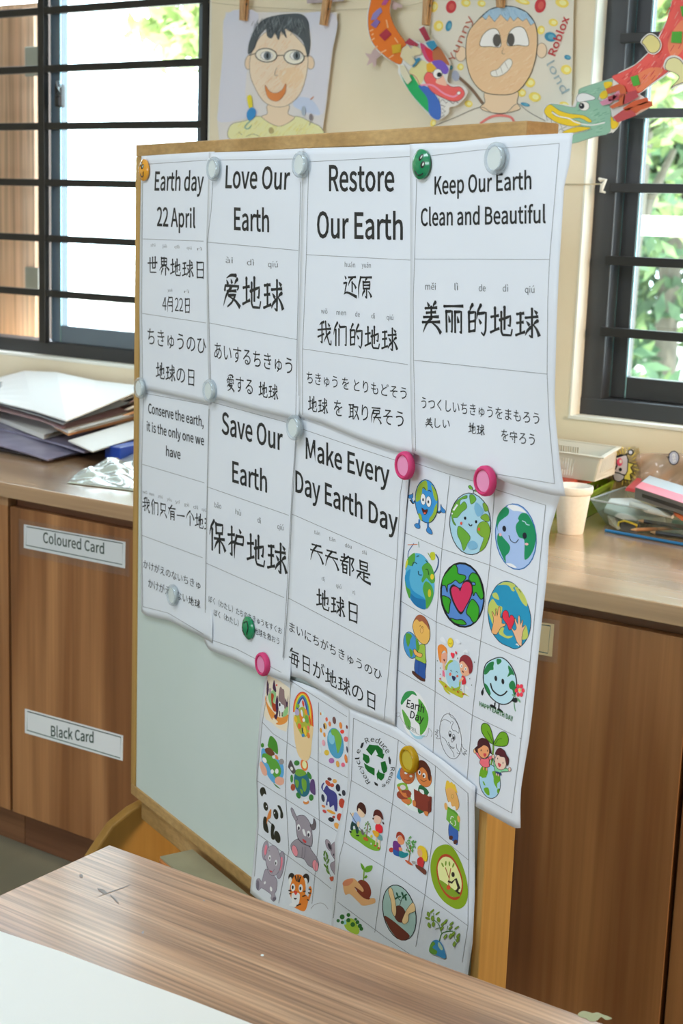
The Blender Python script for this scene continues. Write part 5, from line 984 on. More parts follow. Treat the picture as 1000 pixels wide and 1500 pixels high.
for x, y, rx, ry, c_ in ((735, 600, 28, 36, '#6c9c34'), (722, 705, 38, 55, '#9090b8'), (820, 560, 16, 55, '#b04030'), (865, 700, 22, 50, '#d07a34'), (700, 820, 25, 55, '#d8a02c'), (790, 790, 28, 90, '#c8702c'), (830, 830, 22, 32, '#dcdcdc'), (880, 820, 30, 70, '#5c9040'), (760, 930, 30, 50, '#b85c30'), (850, 1010, 22, 80, '#c8a838'), (905, 960, 20, 40, '#c06858'), (810, 1000, 10, 50, '#2c3040'), (820, 1080, 26, 30, '#3478b4'), (905, 1080, 25, 50, '#c87030'), (800, 720, 18, 60, '#d4e0e8'), (930, 830, 14, 90, '#b85030')): p.ell(x, y, rx, ry, c_, -10, n=10)
fin(p)
p = pb('earth ringed by tiny coloured animals', 450, 1020, .15)
p.ell(275, 458, 78, 152, '#3f88b4', -10).ell(235, 410, 30, 60, '#6aa8c8', -10).blob([(232, 330), (280, 320), (325, 380), (335, 450), (305, 550), (290, 540), (275, 460), (262, 390), (240, 375)], '#5f9840')
for x, y, rx, ry, c_ in ((130, 170, 7, 15, '#c8853c'), (152, 168, 12, 18, '#a8c8d8'), (188, 225, 12, 22, '#b85c48'), (218, 270, 13, 26, '#c07048'), (172, 290, 17, 34, '#d8a050'), (165, 292, 10, 28, '#4a3838'), (262, 235, 17, 38, '#5a4448'), (325, 285, 15, 34, '#c8783c'), (340, 345, 20, 20, '#b83c34'), (385, 300, 8, 20, '#6a3a38'), (132, 332, 11, 24, '#d08838'), (165, 375, 11, 24, '#c8843c'), (158, 455, 16, 32, '#c890a4'), (188, 550, 24, 28, '#b0a03c'), (235, 628, 27, 28, '#8a5c9c'), (295, 660, 17, 32, '#c8924c'), (348, 668, 19, 22, '#c05c7c'), (376, 610, 14, 45, '#c8743c'), (376, 418, 22, 28, '#b86468'), (388, 520, 8, 34, '#484858'), (125, 525, 9, 30, '#b4cad4')): p.ell(x, y, rx, ry, c_, -8, n=10)
fin(p)
p = pb('green island earth with trees, horses and pink hands', 370, 1070, .15)
p.blob([(85, 190), (120, 180), (200, 250), (290, 320), (300, 440), (250, 500), (200, 510), (140, 430), (90, 300)], '#4a90c8').blob([(95, 230), (150, 230), (230, 290), (270, 360), (275, 420), (230, 470), (180, 400), (150, 330), (100, 290)], '#4a8c38').blob([(150, 120), (170, 55), (205, 70), (240, 130), (245, 230), (200, 200), (150, 160)], '#3a7a2c').ell(95, 145, 16, 22, '#3a7a2c').blob([(120, 180), (170, 170), (215, 230), (180, 250), (130, 220)], '#5a3a2a').ell(115, 290, 18, 30, '#d8e0e0', -30).ell(190, 402, 17, 22, '#e4ebea').ell(235, 398, 17, 26, '#e4ebea').ell(280, 305, 25, 28, '#7c8088').ell(232, 262, 14, 26, '#c07850', -30)
p.blob([(68, 320), (90, 305), (135, 380), (135, 440), (100, 430), (75, 370)], '#cc9488').blob([(220, 470), (250, 450), (300, 470), (300, 520), (260, 535), (220, 510)], '#cc9488').blob([(200, 510), (270, 570), (230, 550)], '#2f6a2c').ell(205, 260, 14, 18, '#e8e8e8', -30); fin(p)
p = pb('dark blue and green earth ringed by a lion, zebra and hippo', 370, 1070, .15)
p.ell(482, 512, 76, 138, '#1f5c74', -12).blob([(410, 400), (450, 375), (510, 400), (520, 430), (460, 450), (420, 430)], '#5a8c34').blob([(480, 470), (520, 490), (525, 560), (505, 600), (480, 540)], '#5a8c34').blob([(415, 480), (450, 500), (440, 560), (420, 540)], '#5a8c34').blob([(460, 570), (490, 590), (480, 625)], '#5a8c34')
p.ell(503, 335, 36, 60, '#c86a38', -10).ell(505, 335, 22, 38, '#e8c8a0', -10).blob([(345, 350), (370, 290), (400, 350), (420, 400), (395, 425), (360, 380)], '#44444c').ell(380, 372, 12, 20, '#c8ccd0', -20).ell(430, 318, 27, 26, '#2f7034').ell(552, 440, 18, 40, '#2f7034', -25).ell(380, 470, 14, 40, '#3a7a3c').ell(446, 635, 20, 32, '#2f7034', -25).ell(570, 655, 22, 32, '#2f7034').blob([(565, 490), (600, 485), (612, 600), (605, 630), (560, 590)], '#4a3a6c').ell(392, 555, 22, 34, '#8a4430').ell(520, 700, 28, 22, '#b07844').ell(518, 685, 20, 14, '#e4e0d8'); fin(p)
p = pb('round arrangement of animals about a dark blue elephant', 370, 1070, .15)
p.blob([(672, 570), (670, 540), (690, 510), (700, 515), (685, 545), (690, 585), (720, 535), (750, 570), (800, 600), (825, 650), (825, 780), (800, 780), (790, 730), (760, 750), (750, 740), (745, 700), (730, 700), (730, 730), (715, 720), (725, 650), (700, 610)], '#34387c')
for x, y, rx, ry, c_, r in ((735, 515, 20, 36, '#a04834', -40), (775, 535, 20, 20, '#a04834', 20), (750, 475, 22, 16, '#3c2c34', 20), (800, 495, 22, 20, '#c89454', 30), (832, 560, 22, 38, '#24283c', -8), (888, 610, 18, 30, '#2c3040', -10), (870, 710, 30, 48, '#983a2c', -5), (686, 660, 16, 40, '#283044', -10), (765, 795, 48, 14, '#c08c3c', 25), (848, 845, 28, 38, '#a03c2c', -5), (765, 870, 30, 22, '#20242c', 20), (820, 930, 24, 34, '#c08c48', -30), (700, 790, 22, 14, '#a04048', 40), (790, 845, 14, 14, '#8c3c38', 0), (690, 740, 20, 12, '#b07048', 30), (850, 628, 16, 10, '#30343c', 40)): p.ell(x, y, rx, ry, c_, r, n=12)
fin(p)
p = pb('panda drawn in black patches with a brown branch', 370, 1070, .15)
p.blob([(80, 560), (115, 560), (133, 625), (110, 618), (90, 645), (70, 600)], '#22261f').ell(127, 742, 22, 44, '#22261f', -12).ell(225, 818, 24, 52, '#22261f', -12).blob([(240, 735), (270, 740), (298, 820), (290, 858), (270, 850), (268, 790)], '#22261f').blob([(110, 845), (135, 850), (140, 900), (155, 1000), (110, 970), (100, 900)], '#22261f').blob([(185, 910), (215, 940), (205, 1000), (215, 1060), (185, 1060), (175, 1000)], '#22261f').ell(240, 1040, 28, 62, '#22261f', -14).blob([(180, 770), (175, 850), (150, 870), (135, 915), (140, 850), (160, 790)], '#b0743c').ell(135, 740, 5, 8, '#d8dcd8').ell(212, 805, 5, 8, '#d8dcd8').line([(150, 880), (200, 930)], 1, '#22261f'); fin(p)
p = pb('grey cartoon baby rhinoceros sitting', 360, 1200, .14)
GY = '#7c7e90'
p.blob([(470, 270), (500, 230), (545, 210), (600, 260), (660, 280), (690, 330), (740, 400), (762, 470), (740, 545), (700, 510), (650, 480), (610, 420), (560, 400), (520, 390), (480, 330)], GY, '#3a3a48', .6)
p.ell(512, 330, 28, 60, '#c07c90', -16, '#3a3a48', .4).ell(726, 485, 30, 60, '#c07c90', -10, '#3a3a48', .4)
p.blob([(525, 60), (520, -10), (560, -40), (620, -30), (680, 60), (690, 140), (695, 250), (670, 285), (600, 250), (545, 200), (530, 130)], GY, '#3a3a48', .6).blob([(480, -60), (470, -115), (490, -110), (520, -50), (540, 0), (515, 10)], GY, '#3a3a48', .5).blob([(670, 60), (700, 50), (710, -10), (732, 40), (725, 100), (695, 110)], '#54525c', '#3a3a48', .5)
p.blob([(590, 110), (612, 110), (628, 175), (605, 165)], '#d8dcdc').ell(552, 85, 17, 34, '#e4e8e8', -5).ell(657, 155, 19, 36, '#e4e8e8', -5).ell(553, 95, 10, 20, '#2a2c3c').ell(655, 165, 11, 20, '#2a2c3c').blob([(592, 205), (632, 232), (622, 250), (602, 235)], '#a83a40').line([(540, 200), (600, 260), (690, 285)], .7, '#3a3a48').line([(620, 290), (615, 380), (600, 420)], .5, '#55566a').line([(590, 290), (585, 400)], .5, '#55566a'); fin(p)
p = pb('half hidden koala with a leafy twig', 360, 1200, .14)
p.blob([(925, 240), (960, 235), (960, 590), (915, 560), (885, 500), (890, 460), (930, 430), (890, 360), (890, 280)], '#807e90', '#3a3a48', .5).ell(865, 272, 26, 66, '#807e90', -22, '#3a3a48', .5).ell(876, 285, 14, 38, '#2c2c38', -22).line([(815, 335), (840, 450), (885, 600)], .8, '#4a6a34')
for x, y, r in ((822, 355, 20), (845, 370, -10), (850, 400, 10), (825, 420, -25), (860, 440, 20), (832, 490, -35), (850, 510, 10), (855, 550, -30)): p.ell(x, y, 9, 30, '#4c7434', r, n=10)
p.blob([(875, 610), (915, 600), (912, 640), (890, 648)], '#9a4a34').ell(918, 372, 6, 12, '#2c2c38'); fin(p)
p = pb('grey cartoon baby elephant with pink ears', 360, 1200, .14)
p.blob([(110, 640), (140, 620), (165, 650), (190, 560), (215, 520), (280, 580), (325, 640), (320, 740), (300, 780), (315, 830), (290, 860), (262, 830), (265, 790), (200, 740), (160, 720), (135, 745), (110, 720)], '#83859a', '#44455a', .5)
p.ell(125, 690, 15, 52, '#5c5c70').ell(205, 330, 34, 100, '#83859a', 5, '#44455a', .5).ell(208, 325, 15, 60, '#c07088', 4).ell(362, 480, 38, 145, '#83859a', 8, '#44455a', .5).ell(365, 465, 18, 72, '#c07088', 8)
p.blob([(230, 300), (295, 275), (340, 330), (365, 430), (350, 530), (310, 585), (255, 580), (225, 520), (205, 430), (190, 400), (215, 360)], '#8a8ca0', '#44455a', .5).ell(250, 405, 14, 30, '#e4e8ea').ell(315, 455, 14, 30, '#e4e8ea').ell(250, 410, 6, 15, BK).ell(312, 462, 6, 15, BK).blob([(245, 535), (275, 545), (265, 558)], '#b04450').line([(205, 420), (225, 500), (260, 560)], .6, '#55566a').line([(270, 570), (300, 520)], .5, '#55566a').line([(250, 335), (240, 325)], .6, BK).ell(198, 665, 10, 16, '#d0d4dc', 20).ell(263, 730, 12, 26, '#d0d4dc', -10).ell(295, 835, 18, 20, '#5c5c70'); fin(p)
p = pb('orange cartoon tiger cub', 360, 1200, .14)
p.blob([(500, 900), (560, 780), (640, 800), (650, 860), (615, 960), (540, 940)], '#c8702c').line([(650, 850), (670, 790), (680, 740), (665, 705)], 3.2, '#c8702c').ell(478, 608, 34, 46, '#24201e', 0).ell(625, 630, 38, 62, '#24201e', 8).ell(465, 650, 18, 45, '#d8d8d4').ell(622, 660, 24, 46, '#d8d8d4')
p.blob([(490, 620), (520, 580), (580, 585), (615, 640), (625, 720), (610, 810), (560, 860), (500, 860), (465, 800), (460, 720), (475, 660)], '#cc7028').blob([(480, 780), (520, 770), (560, 780), (560, 850), (540, 900), (500, 915), (480, 860)], '#dcdcd8').ell(493, 715, 22, 40, '#e4e8e8').ell(573, 722, 22, 42, '#e4e8e8').ell(490, 712, 10, 20, BK).ell(570, 725, 10, 20, BK).blob([(500, 750), (540, 758), (520, 795)], '#b03c34').blob([(500, 825), (535, 828), (515, 842)], '#2a2020')
for q in ([(515, 590), (530, 650)], [(545, 588), (545, 655)], [(570, 600), (555, 660)], [(445, 745), (475, 750)], [(450, 780), (475, 780)], [(600, 760), (625, 750)], [(590, 810), (625, 795)], [(640, 840), (660, 850)], [(530, 905), (575, 885)], [(650, 770), (680, 775)], [(655, 730), (680, 735)]): p.line(q, 1.8, '#24201e', sm=False)
p.blob([(450, 900), (500, 870), (520, 920)], '#e0e0dc'); fin(p)
p = pb('faint pencil outline of an animal', 360, 1200, .14); p.line([(680, 940), (710, 900), (770, 878), (820, 890), (860, 940)], .7, '#7c8490'); fin(p)
# ================================================================== MAGNETS
clearp = glass('clear_plastic', (246, 250, 252), 1.3, .20, (225, 232, 236))
pinkp = glass('pink_plastic', (244, 120, 165), 1.0, .70, (236, 84, 140)); yelp = glass('yellow_plastic', (240, 205, 60), 1.0, .6, (222, 180, 40))
disc_c = mat('magnet_disc', (214, 222, 220), .45); disc_p = mat('pink_disc', (236, 150, 190), .5); disc_y = mat('yellow_disc', (205, 182, 60), .5)
steel = mat('magnet_steel', (150, 155, 160), .35, metal=.8)
def magnet(px, py, off, kind, label, ru=.0182):
    c = hit(px, py, NB, KB-off-.005); c = c+NB*.005
    ax = -NB
    t = thing('magnet', label, 'magnet', tuple(c), 'round magnets on the board')
    m1, m2 = {'clear': (clearp, disc_c), 'pink': (pinkp, disc_p), 'yellow': (yelp, disc_y)}[kind]
    r = ru
    link('shell', MB().lathe([(r*.74, .0008), (r*.93, .0004), (r, .0015), (r, .006), (r*.93, .0085), (r*.82, .0096), (r*.74, .0090), (r*.73, .0072)], c, ax, 40), m1, t, smooth=50)
    link('disc', MB().lathe([(0, .0012), (r*.70, .0012), (r*.72, .0020), (r*.72, .0060), (r*.70, .0070), (0, .0070)], c, ax), m2, t, smooth=40)
    return t
def smiley(px, py, off, col, label, eyes, mouth, r=.0180):
    c = hit(px, py, NB, KB-off-.004)+NB*.004; ax = -NB
    t = thing('magnet', label, 'magnet', tuple(c), 'round magnets on the board')
    dome = lambda q: .0035+.0065*(1-min(1, q)**2.2)
    link('cap', MB().lathe([(r*.9, 0), (r, .001), (r, .0035)]+[(r*k, dome(k)) for k in (.95, .85, .7, .5, .3, .12, 0)], c, ax, 36), mat('smiley_%s' % col[0], col[1], .18, coat=.6), t, smooth=50)
    bk_ = mat('smiley_black', (22, 24, 22), .3); whi = mat('smiley_white', (210, 220, 205), .3)
    def at(a, b, h=.0003):
        return c+UB*(a*r)+ZA*(b*r)+ax*(dome(math.hypot(a, b))+h)
    def disc(a, b, ra, rb, rot, m_, nm, h):
        mb = MB(); n = 14; R_ = math.radians(rot); P = [at(a, b, h)]
        for k in range(n):
            x, y = ra*math.cos(k*6.2832/n), rb*math.sin(k*6.2832/n); P.append(at(a+x*math.cos(R_)-y*math.sin(R_), b+x*math.sin(R_)+y*math.cos(R_), h))
        mb.add(P, [(0, 1+k, 1+(k+1) % n) for k in range(n)]); return link(nm, mb, m_, t, fix=False)
    for a, b in eyes:
        disc(a, b, .15, .24, -20, bk_, 'eye', .0003)
        disc(a+.05, b+.02, .06, .12, -20, whi, 'eye_glint', .0005)
    q = crom(mouth, False, 5); link('mouth', MB().tube([at(a, b, .0002) for a, b in q], [.0004]+[.0008]*(len(q)-2)+[.0004], 6), bk_, t)
    return t
smiley(209.5, 249, .0105, ('orange', (228, 158, 44)), 'orange smiley magnet at the top left corner of the board', [(.06, .50), (.40, .28)], [(.02, -.33), (.16, -.62), (.42, -.54), (.56, -.15)])
smiley(615, 240.5, .0165, ('green', (14, 138, 88)), 'green smiley magnet between the last two top sheets', [(.38, .43), (.60, -.05)], [(-.20, -.45), (.05, -.72), (.38, -.70), (.52, -.60)])
smiley(362, 920, .0068, ('green', (14, 138, 88)), 'green smiley magnet turned over, low on the Save Our Earth sheet', [(-.38, -.18), (-.28, -.48)], [(-.15, .42), (.22, .66), (.55, .15), (.32, -.55)])
magnet(312.5, 247.5, .0125, 'clear', 'clear magnet between the Earth day and Love Our Earth sheets')
magnet(439.5, 241, .0145, 'clear', 'clear magnet between the Love Our Earth and Restore Our Earth sheets')
magnet(725.5, 232, .0165, 'clear', 'clear magnet above the words Keep Our Earth')
magnet(204.5, 568.5, .0105, 'clear', 'clear magnet on the left edge of the board')
magnet(306.5, 572.5, .0125, 'clear', 'clear magnet at the corner above Conserve the earth and Save Our Earth')
magnet(430.5, 626.5, .0150, 'clear', 'clear magnet at the corner above Make Every Day Earth Day')
magnet(252.5, 872, .0056, 'clear', 'clear magnet low on the Conserve the earth sheet')
magnet(592, 682, .0170, 'pink', 'pink magnet below the Restore Our Earth sheet')
magnet(709.5, 704.5, .0200, 'pink', 'pink magnet under the bottom edge of the Keep Our Earth sheet')
magnet(384, 973, .0085, 'pink', 'pink magnet at the top corner of the animal picture sheet')
magnet(598.5, 1113, .0078, 'yellow', 'yellow magnet over the picture of two boys with boxes')
# ================================================================== DRAWINGS ON THE WALL
YP = YW-.014
def flat(name, label, cat, pts, Y, m_, th=.0006, group=None, off=None):
    P = [ony(*p, Y) for p in pts]
    o = link(name, MB().prism(P, (0, th, 0)), m_)
    return tag(o, label, cat, group)
class WSurf(Surf):
    def __init__(s, Y): s.Y = Y; s.flat = True
    def at(s, px, py, h=0): return ony(px, py, s.Y-h)
RW = (214, 210, 206)
draw_m = mat('drawing_sheet', (226, 224, 226), .7)
d1 = flat('child_drawing', 'pencil and crayon portrait of a black haired person in glasses, pegged to a string', 'drawing', [(330, 17.7), (493.7, 18), (486, 80), (478, 150), (470, 205), (322, 215), (318.5, 180), (325, 90)], YP, draw_m, group='children drawings on the wall')
def dp(lab, par, Y, fr): p = Print(WSurf(Y), fr, ref=RW, alb=.78, lift=.0003); p.lab = lab; p.parent = par; return p
p = dp('pale violet wash behind the head', d1, YP, (300, 0, .26))
p.blob([(120, 80), (300, 75), (250, 300), (230, 560), (300, 640), (90, 690), (75, 600), (100, 300)], '#cdccd6').blob([(560, 80), (740, 90), (715, 300), (690, 480), (665, 640), (560, 640), (520, 560), (580, 380), (600, 200)], '#cfcdd6').blob([(600, 640), (500, 600), (520, 550), (600, 560), (650, 640)], '#bcc6dc'); fin(p, 'background_wash')
p = dp('yellow shirt', d1, YP-.0003, (300, 0, .26))
p.blob([(145, 705), (230, 680), (310, 655), (420, 710), (510, 655), (600, 690), (655, 720), (650, 770), (400, 800), (150, 790)], '#dcd8a4', '#5c5850', .6).hatch((180, 690, 620, 770), 90, ['#d8cc70', '#e0d888', '#cfc27a'], (20, 50), -50, .6); fin(p, 'shirt')
p = dp('peach face, neck and ears', d1, YP-.0006, (300, 0, .26))
p.blob([(355, 590), (470, 590), (468, 640), (505, 665), (415, 712), (320, 660), (352, 640)], '#dfc8ac', '#6a5c50', .6).ell(250, 350, 24, 42, '#ddc4a8', 10, '#6a5c50', .6).ell(592, 352, 24, 38, '#ddc4a8', -10, '#6a5c50', .6)
p.blob([(262, 300), (330, 190), (450, 160), (560, 260), (580, 330), (570, 430), (535, 530), (470, 590), (400, 602), (330, 570), (275, 480), (252, 400)], '#e2ccb2', '#6a5c50', .6).blob([(420, 400), (520, 380), (555, 440), (500, 500), (430, 460)], '#e0c29e').hatch((260, 190, 580, 590), 420, ['#e6cdb4', '#dfbb98', '#e8d4c0', '#ddb48e'], (20, 60), -48, .5, (418, 390, 150, 205), 3); fin(p, 'face')
p = dp('scribbled black hair', d1, YP-.0012, (300, 0, .26))
p.blob([(245, 305), (250, 240), (285, 160), (330, 110), (400, 88), (480, 78), (545, 82), (580, 120), (588, 190), (592, 250), (580, 318), (565, 270), (550, 230), (520, 200), (490, 180), (450, 160), (460, 215), (430, 175), (415, 225), (395, 185), (375, 215), (350, 200), (345, 160), (300, 210), (280, 270)], '#50565a', '#34383c', .6, 3)
R5 = random.Random(9); p.inc = 3e-6
for k in range(130):
    a = R5.uniform(0, 1); x = 275+290*a; y = 110+R5.uniform(0, 70)-20*math.sin(a*3.1); p.line([(x, y), (x+R5.uniform(-22, 12), y+R5.uniform(20, 48))], .5, R5.choice(['#383c40', '#8c9296', '#2c3034', '#7c8286']), sm=False)
fin(p, 'hair')
p = dp('glasses, eyes and nose in pencil', d1, YP-.0022, (300, 0, .26))
p.ell(345, 311, 60, 38, '#e0d8c8', 5, '#343c3e', 1.2).ell(502, 322, 56, 40, '#e2dccc', 5, '#343c3e', 1.2).line([(405, 312), (445, 312)], .9, '#3c4446').line([(285, 300), (250, 312)], .9, '#3c4446').line([(558, 315), (585, 318)], .9, '#3c4446')
for x in (348, 513): p.ell(x, 314, 34, 24, '#e6e6e2', 0, '#4a5054', .5).ell(x+4, 314, 20, 22, '#70787c', 0, '#33383c', .5).ell(x+4, 314, 7, 16, '#2c3034')
p.line([(405, 380), (392, 420), (412, 425)], .6, '#7a7064'); fin(p, 'glasses')
p = dp('orange smiling mouth', d1, YP-.0022, (300, 0, .26)); p.blob([(338, 480), (365, 515), (400, 525), (435, 505), (455, 470), (448, 530), (405, 570), (355, 548)], '#d2824a', '#9a6040', .5); fin(p, 'mouth')
p = dp('blue and yellow scribbled flowers', d1, YP-.0022, (300, 0, .26))
p.blob([(238, 545), (262, 540), (268, 600), (248, 610)], '#d8c83c').blob([(240, 625), (262, 605), (285, 620), (280, 660), (250, 680), (235, 655)], '#3c88c0').line([(255, 680), (235, 700), (225, 720), (245, 725), (262, 705)], 1, '#4c9ca4'); fin(p, 'flowers'); p.ell(556, 625, 12, 28, '#a0aab8'); p.done('pencil_blot', d1); p.ell(556, 625, 3, 7, '#a0aab8').ell(597, 660, 11, 20, '#80787c').line([(597, 680), (588, 705)], .8, '#80787c').line([(595, 560), (612, 545)], 1.4, '#cc8458').line([(190, 745), (210, 760)], .7, '#8a8c6c').line([(230, 770), (270, 755), (310, 770)], .7, '#8a8c6c').ell(372, 735, 13, 18, '#b0a070'); fin(p, 'flowers')
# second portrait
d2 = flat('child_drawing', 'crayon portrait with big eyes and blue hair among coloured dots, pegged beside the window', 'drawing', [(631.5, -45), (842, -45), (840, 0), (838, 100), (835, 205), (634, 205), (632, 90)], YP, mat('drawing_sheet_cream', (228, 224, 212), .7), group='children drawings on the wall')
p = dp('yellow, red and blue crayon dots', d2, YP, (0, 0, 1))
for x, y, rx, ry, c_ in (DOTS := ((635, 10, 6, 8, 'y'), (660.5, 10, 7.5, 9.5, 'r'), (682, 4, 7, 6, 'y'), (705, 5, 6, 5, 'y'), (642, 38, 7, 8, 'y'), (657, 38, 4.5, 8, 'b'), (674, 98, 5, 5, 'y'), (660, 99, 3, 3.5, 'b'), (686, 152, 6, 5, 'y'), (765, 2, 11, 4, 'y'), (791, 8, 8, 11, 'r'), (823, 4, 10, 7, 'y'), (810, 33, 7, 5.5, 'y'), (792, 44, 5.5, 6.5, 'y'), (806, 54, 9, 7, 'b'), (831, 84, 5, 3.5, 'b'), (829, 102, 8, 7, 'y'), (776, 121, 7.5, 7, 'y'), (764, 136, 6, 6, 'y'), (783, 142, 9, 7, 'y'), (769, 153, 7, 2.5, 'b'), (826, 153, 7, 4, 'y'), (634, 180, 4, 6, 'y'), (757, 130, 5, 5, 'y'))):
    p.ell(x, y, rx, ry, {'y': '#e4cc62', 'r': '#bc3a40', 'b': '#3f86a4'}[c_], 15); p.ell(x+1, y, rx*.55, ry*.55, {'y': '#ecdc98', 'r': '#c85850', 'b': '#62a0b4'}[c_], 15, n=12); p.done('crayon_dot', d2)
p = dp('peach neck and shoulders outline', d2, YP-.0014, (0, 0, 1))
p.blob([(712, 134), (756, 133), (757, 150), (761, 160), (735, 166), (712, 163), (703, 157), (710, 150)], '#dcc0a0', '#4c4640', .7); fin(p, 'neck'); p.line([(634, 185), (664, 173), (703, 157), (720, 165), (740, 166), (757, 152), (774, 164), (800, 178)], .8, '#6a6660'); p.done('shirt_line', d2); p.ell(793, 74, 7.5, 11, '#dfc4a6', 0, '#7a6a5c', .6); p.done('ear', d2); p.ell(675, 79, 8, 11, '#dfc4a6', 10, '#7a6a5c', .6)
p.done('ear', d2)
p.line([(703, 181), (717, 172), (732, 169), (748, 172), (754, 182)], 3.6, '#d87870'); p.done('shirt_arc', d2); p.line([(668, 110), (690, 130), (707, 152)], 4.4, '#7c6450').ell(667, 111, 5.5, 8, '#a4a8b8', -10); p.done('giraffe_neck', d2)
p = dp('peach face', d2, YP-.0020, (0, 0, 1))
p.blob([(700, 29), (685.6, 48), (682, 72), (684, 96), (691.6, 117.6), (707, 134), (729, 138.7), (755, 135.6), (774, 114), (784, 86), (786.8, 57), (783, 34), (771, 18), (753, 10), (736, 9), (717, 14)], '#dcb890', '#3c3a36', 1.0).hatch((684, 20, 786, 138), 380, ['#e0c09a', '#d8ae84', '#dcb48c', '#e2c6a4'], (5, 14), -35, .7, (735, 76, 50, 62), 5); fin(p, 'face')
p = dp('pale blue jagged hair', d2, YP-.0023, (0, 0, 1))
p.poly([(700, 29), (717, 14), (736, 9), (753, 10), (771, 18), (783, 33), (777, 37), (771, 27), (765, 31), (758, 25), (752, 31), (747, 24), (743, 31), (733, 21), (724, 32), (716, 22), (711, 29), (706, 24)], '#9cb8cc', '#3c4c5c', .7).hatch((702, 12, 780, 24), 50, ['#88a8c4', '#a8c0d0', '#7c9cba'], (5, 10), 70, .6, (738, 26, 38, 15), 6); fin(p, 'hair')
p = dp('large white eyes with dark pupils', d2, YP-.0023, (0, 0, 1))
p.blob([(703, 67), (706, 53), (715, 44), (725, 42), (731, 49), (733, 68), (718, 68)], '#e8e6de', '#3c3a36', .8).blob([(743, 66), (746, 47), (758, 39), (769, 44), (774, 66), (758, 66)], '#e8e6de', '#3c3a36', .8).ell(727.5, 59, 6, 9.5, '#54504c').ell(748, 58, 5.5, 9.5, '#54504c'); fin(p, 'eyes')
p = dp('crooked toothy smile', d2, YP-.0023, (0, 0, 1))
p.blob([(719, 105), (729, 101), (738, 91), (745, 86), (750, 90), (748, 98), (740, 107), (729, 112), (720, 111)], '#e0dcd4', '#8a8078', .8)
for a, b in (((726, 103), (728, 111)), ((733, 98), (736, 108)), ((739, 91), (744, 101))): p.line([a, b], .6, '#8a8078', sm=False)
p.line([(737, 70), (735, 78), (739, 79)], .7, '#8a7460'); fin(p, 'mouth')
p = dp('brown crayon lettering', d2, YP-.0023, (0, 0, 1)); p.par = d2
p.text('Yunny', (664, 92), (693, 26), 10, '#b0604c', 'cap', ud=(-.90, -.42))
p = dp('red crayon lettering', d2, YP-.0023, (0, 0, 1)); p.par = d2
p.text('Roblox', (817, 84), (838, 28), 11, '#b83c40', 'cap', .01, ud=(-.94, -.34))
p = dp('pencilled lettering', d2, YP-.0023, (0, 0, 1)); p.par = d2
p.text('lond', (800, 94), (823, 138), 12, '#98a8ac', 'cap', ud=(.86, -.5))
# third sheet just at the top edge
flat('child_drawing', 'lower edge of a greyish violet drawing pegged above the glasses portrait', 'drawing', [(447, -40), (505, -42), (503.5, 1.5), (449.5, 5)], YP-.004, mat('violet_sheet', (186, 172, 178), .7), group='children drawings on the wall')
# strings and clothes pegs
str_m = mat('twine', (196, 186, 158), .9)
def wire(name, pts, Y, r, label):
    return tag(link(name, MB().tube([ony(x, y, yy) for (x, y), yy in zip(pts, Y if isinstance(Y, list) else [Y]*len(pts))], r, 6), str_m, smooth=60), label, 'string')
wire('string', [(306, 3), (332, 6), (358, 9), (404, 12), (482, 15), (535, 13), (560, 10)], YW-.02, .0007, 'thin twine line holding the portrait with glasses')
wire('string', [(560, 9), (600, 8), (640, -2), (736, -6), (845, -10)], YW-.02, .0007, 'thin twine line running on towards the right window')
wire('string', [(790, 268), (835, 270), (862, 270), (880, 269.5)], [YW-.003, YW-.003, YW-.001, YW+.026], .0016, 'white string tied to a grille bar at the right window')
kn = ony(882, 272, YW+.022)
tag(link('string_knot', MB().tube([kn+Vector((-.008, 0, .014)), kn+Vector((0, -.008, .011)), kn+Vector((.009, -.004, .012)), kn+Vector((.004, -.008, 0)), kn+Vector((.002, -.008, -.012)), kn+Vector((.010, -.004, -.014))], [.003, .0045, .003, .005, .004, .002], 8), mat('white_string', (226, 224, 214), .8), smooth=60), 'white knot of string round the grille bar', 'knot')
peg_m = wood('peg_wood', (172, 128, 84), (194, 150, 104), (208, 168, 122), 'Z', 2, .6)
def peg(x0, y0, x1, y1, w, label):
    Y = YP-.004; a = ony(x0, y0, Y); b = ony(x1, y1, Y); d = (b-a).normalized(); n = Vector((d.z, 0, -d.x))*w/2
    t = thing('clothes_peg', label, 'clothes peg', tuple(b), 'wooden clothes pegs')
    for k, s_ in enumerate((0, 1)):
        o_ = -.010*s_; f = Vector((0, o_-.001, 0)); fl = Vector((0, (-.004 if s_ else 0), 0))
        link('peg_half', MB().prism([a-n+f+fl, a+n+f+fl, b+n*.85+f, b-n*.85+f], (0, -.0075, 0)), peg_m, t, bevel=.0012)
    m_ = a.lerp(b, .35)+Vector((0, -.010, 0))
    link('spring', MB().tube([m_-n*1.12, m_+n*1.12], .0030, 8), mat('peg_spring', (120, 110, 96), .35, metal=.7), t)
peg(363, -6, 360, 31, .0145, 'wooden clothes peg at the left top of the glasses portrait')
peg(484, 0, 477, 38, .0135, 'wooden clothes peg at the right top of the glasses portrait')
peg(631, -6, 627, 38, .0135, 'wooden clothes peg at the left edge of the big eyed portrait')
peg(737, -8, 736, 12, .0145, 'wooden clothes peg above the blue hair of the big eyed portrait')
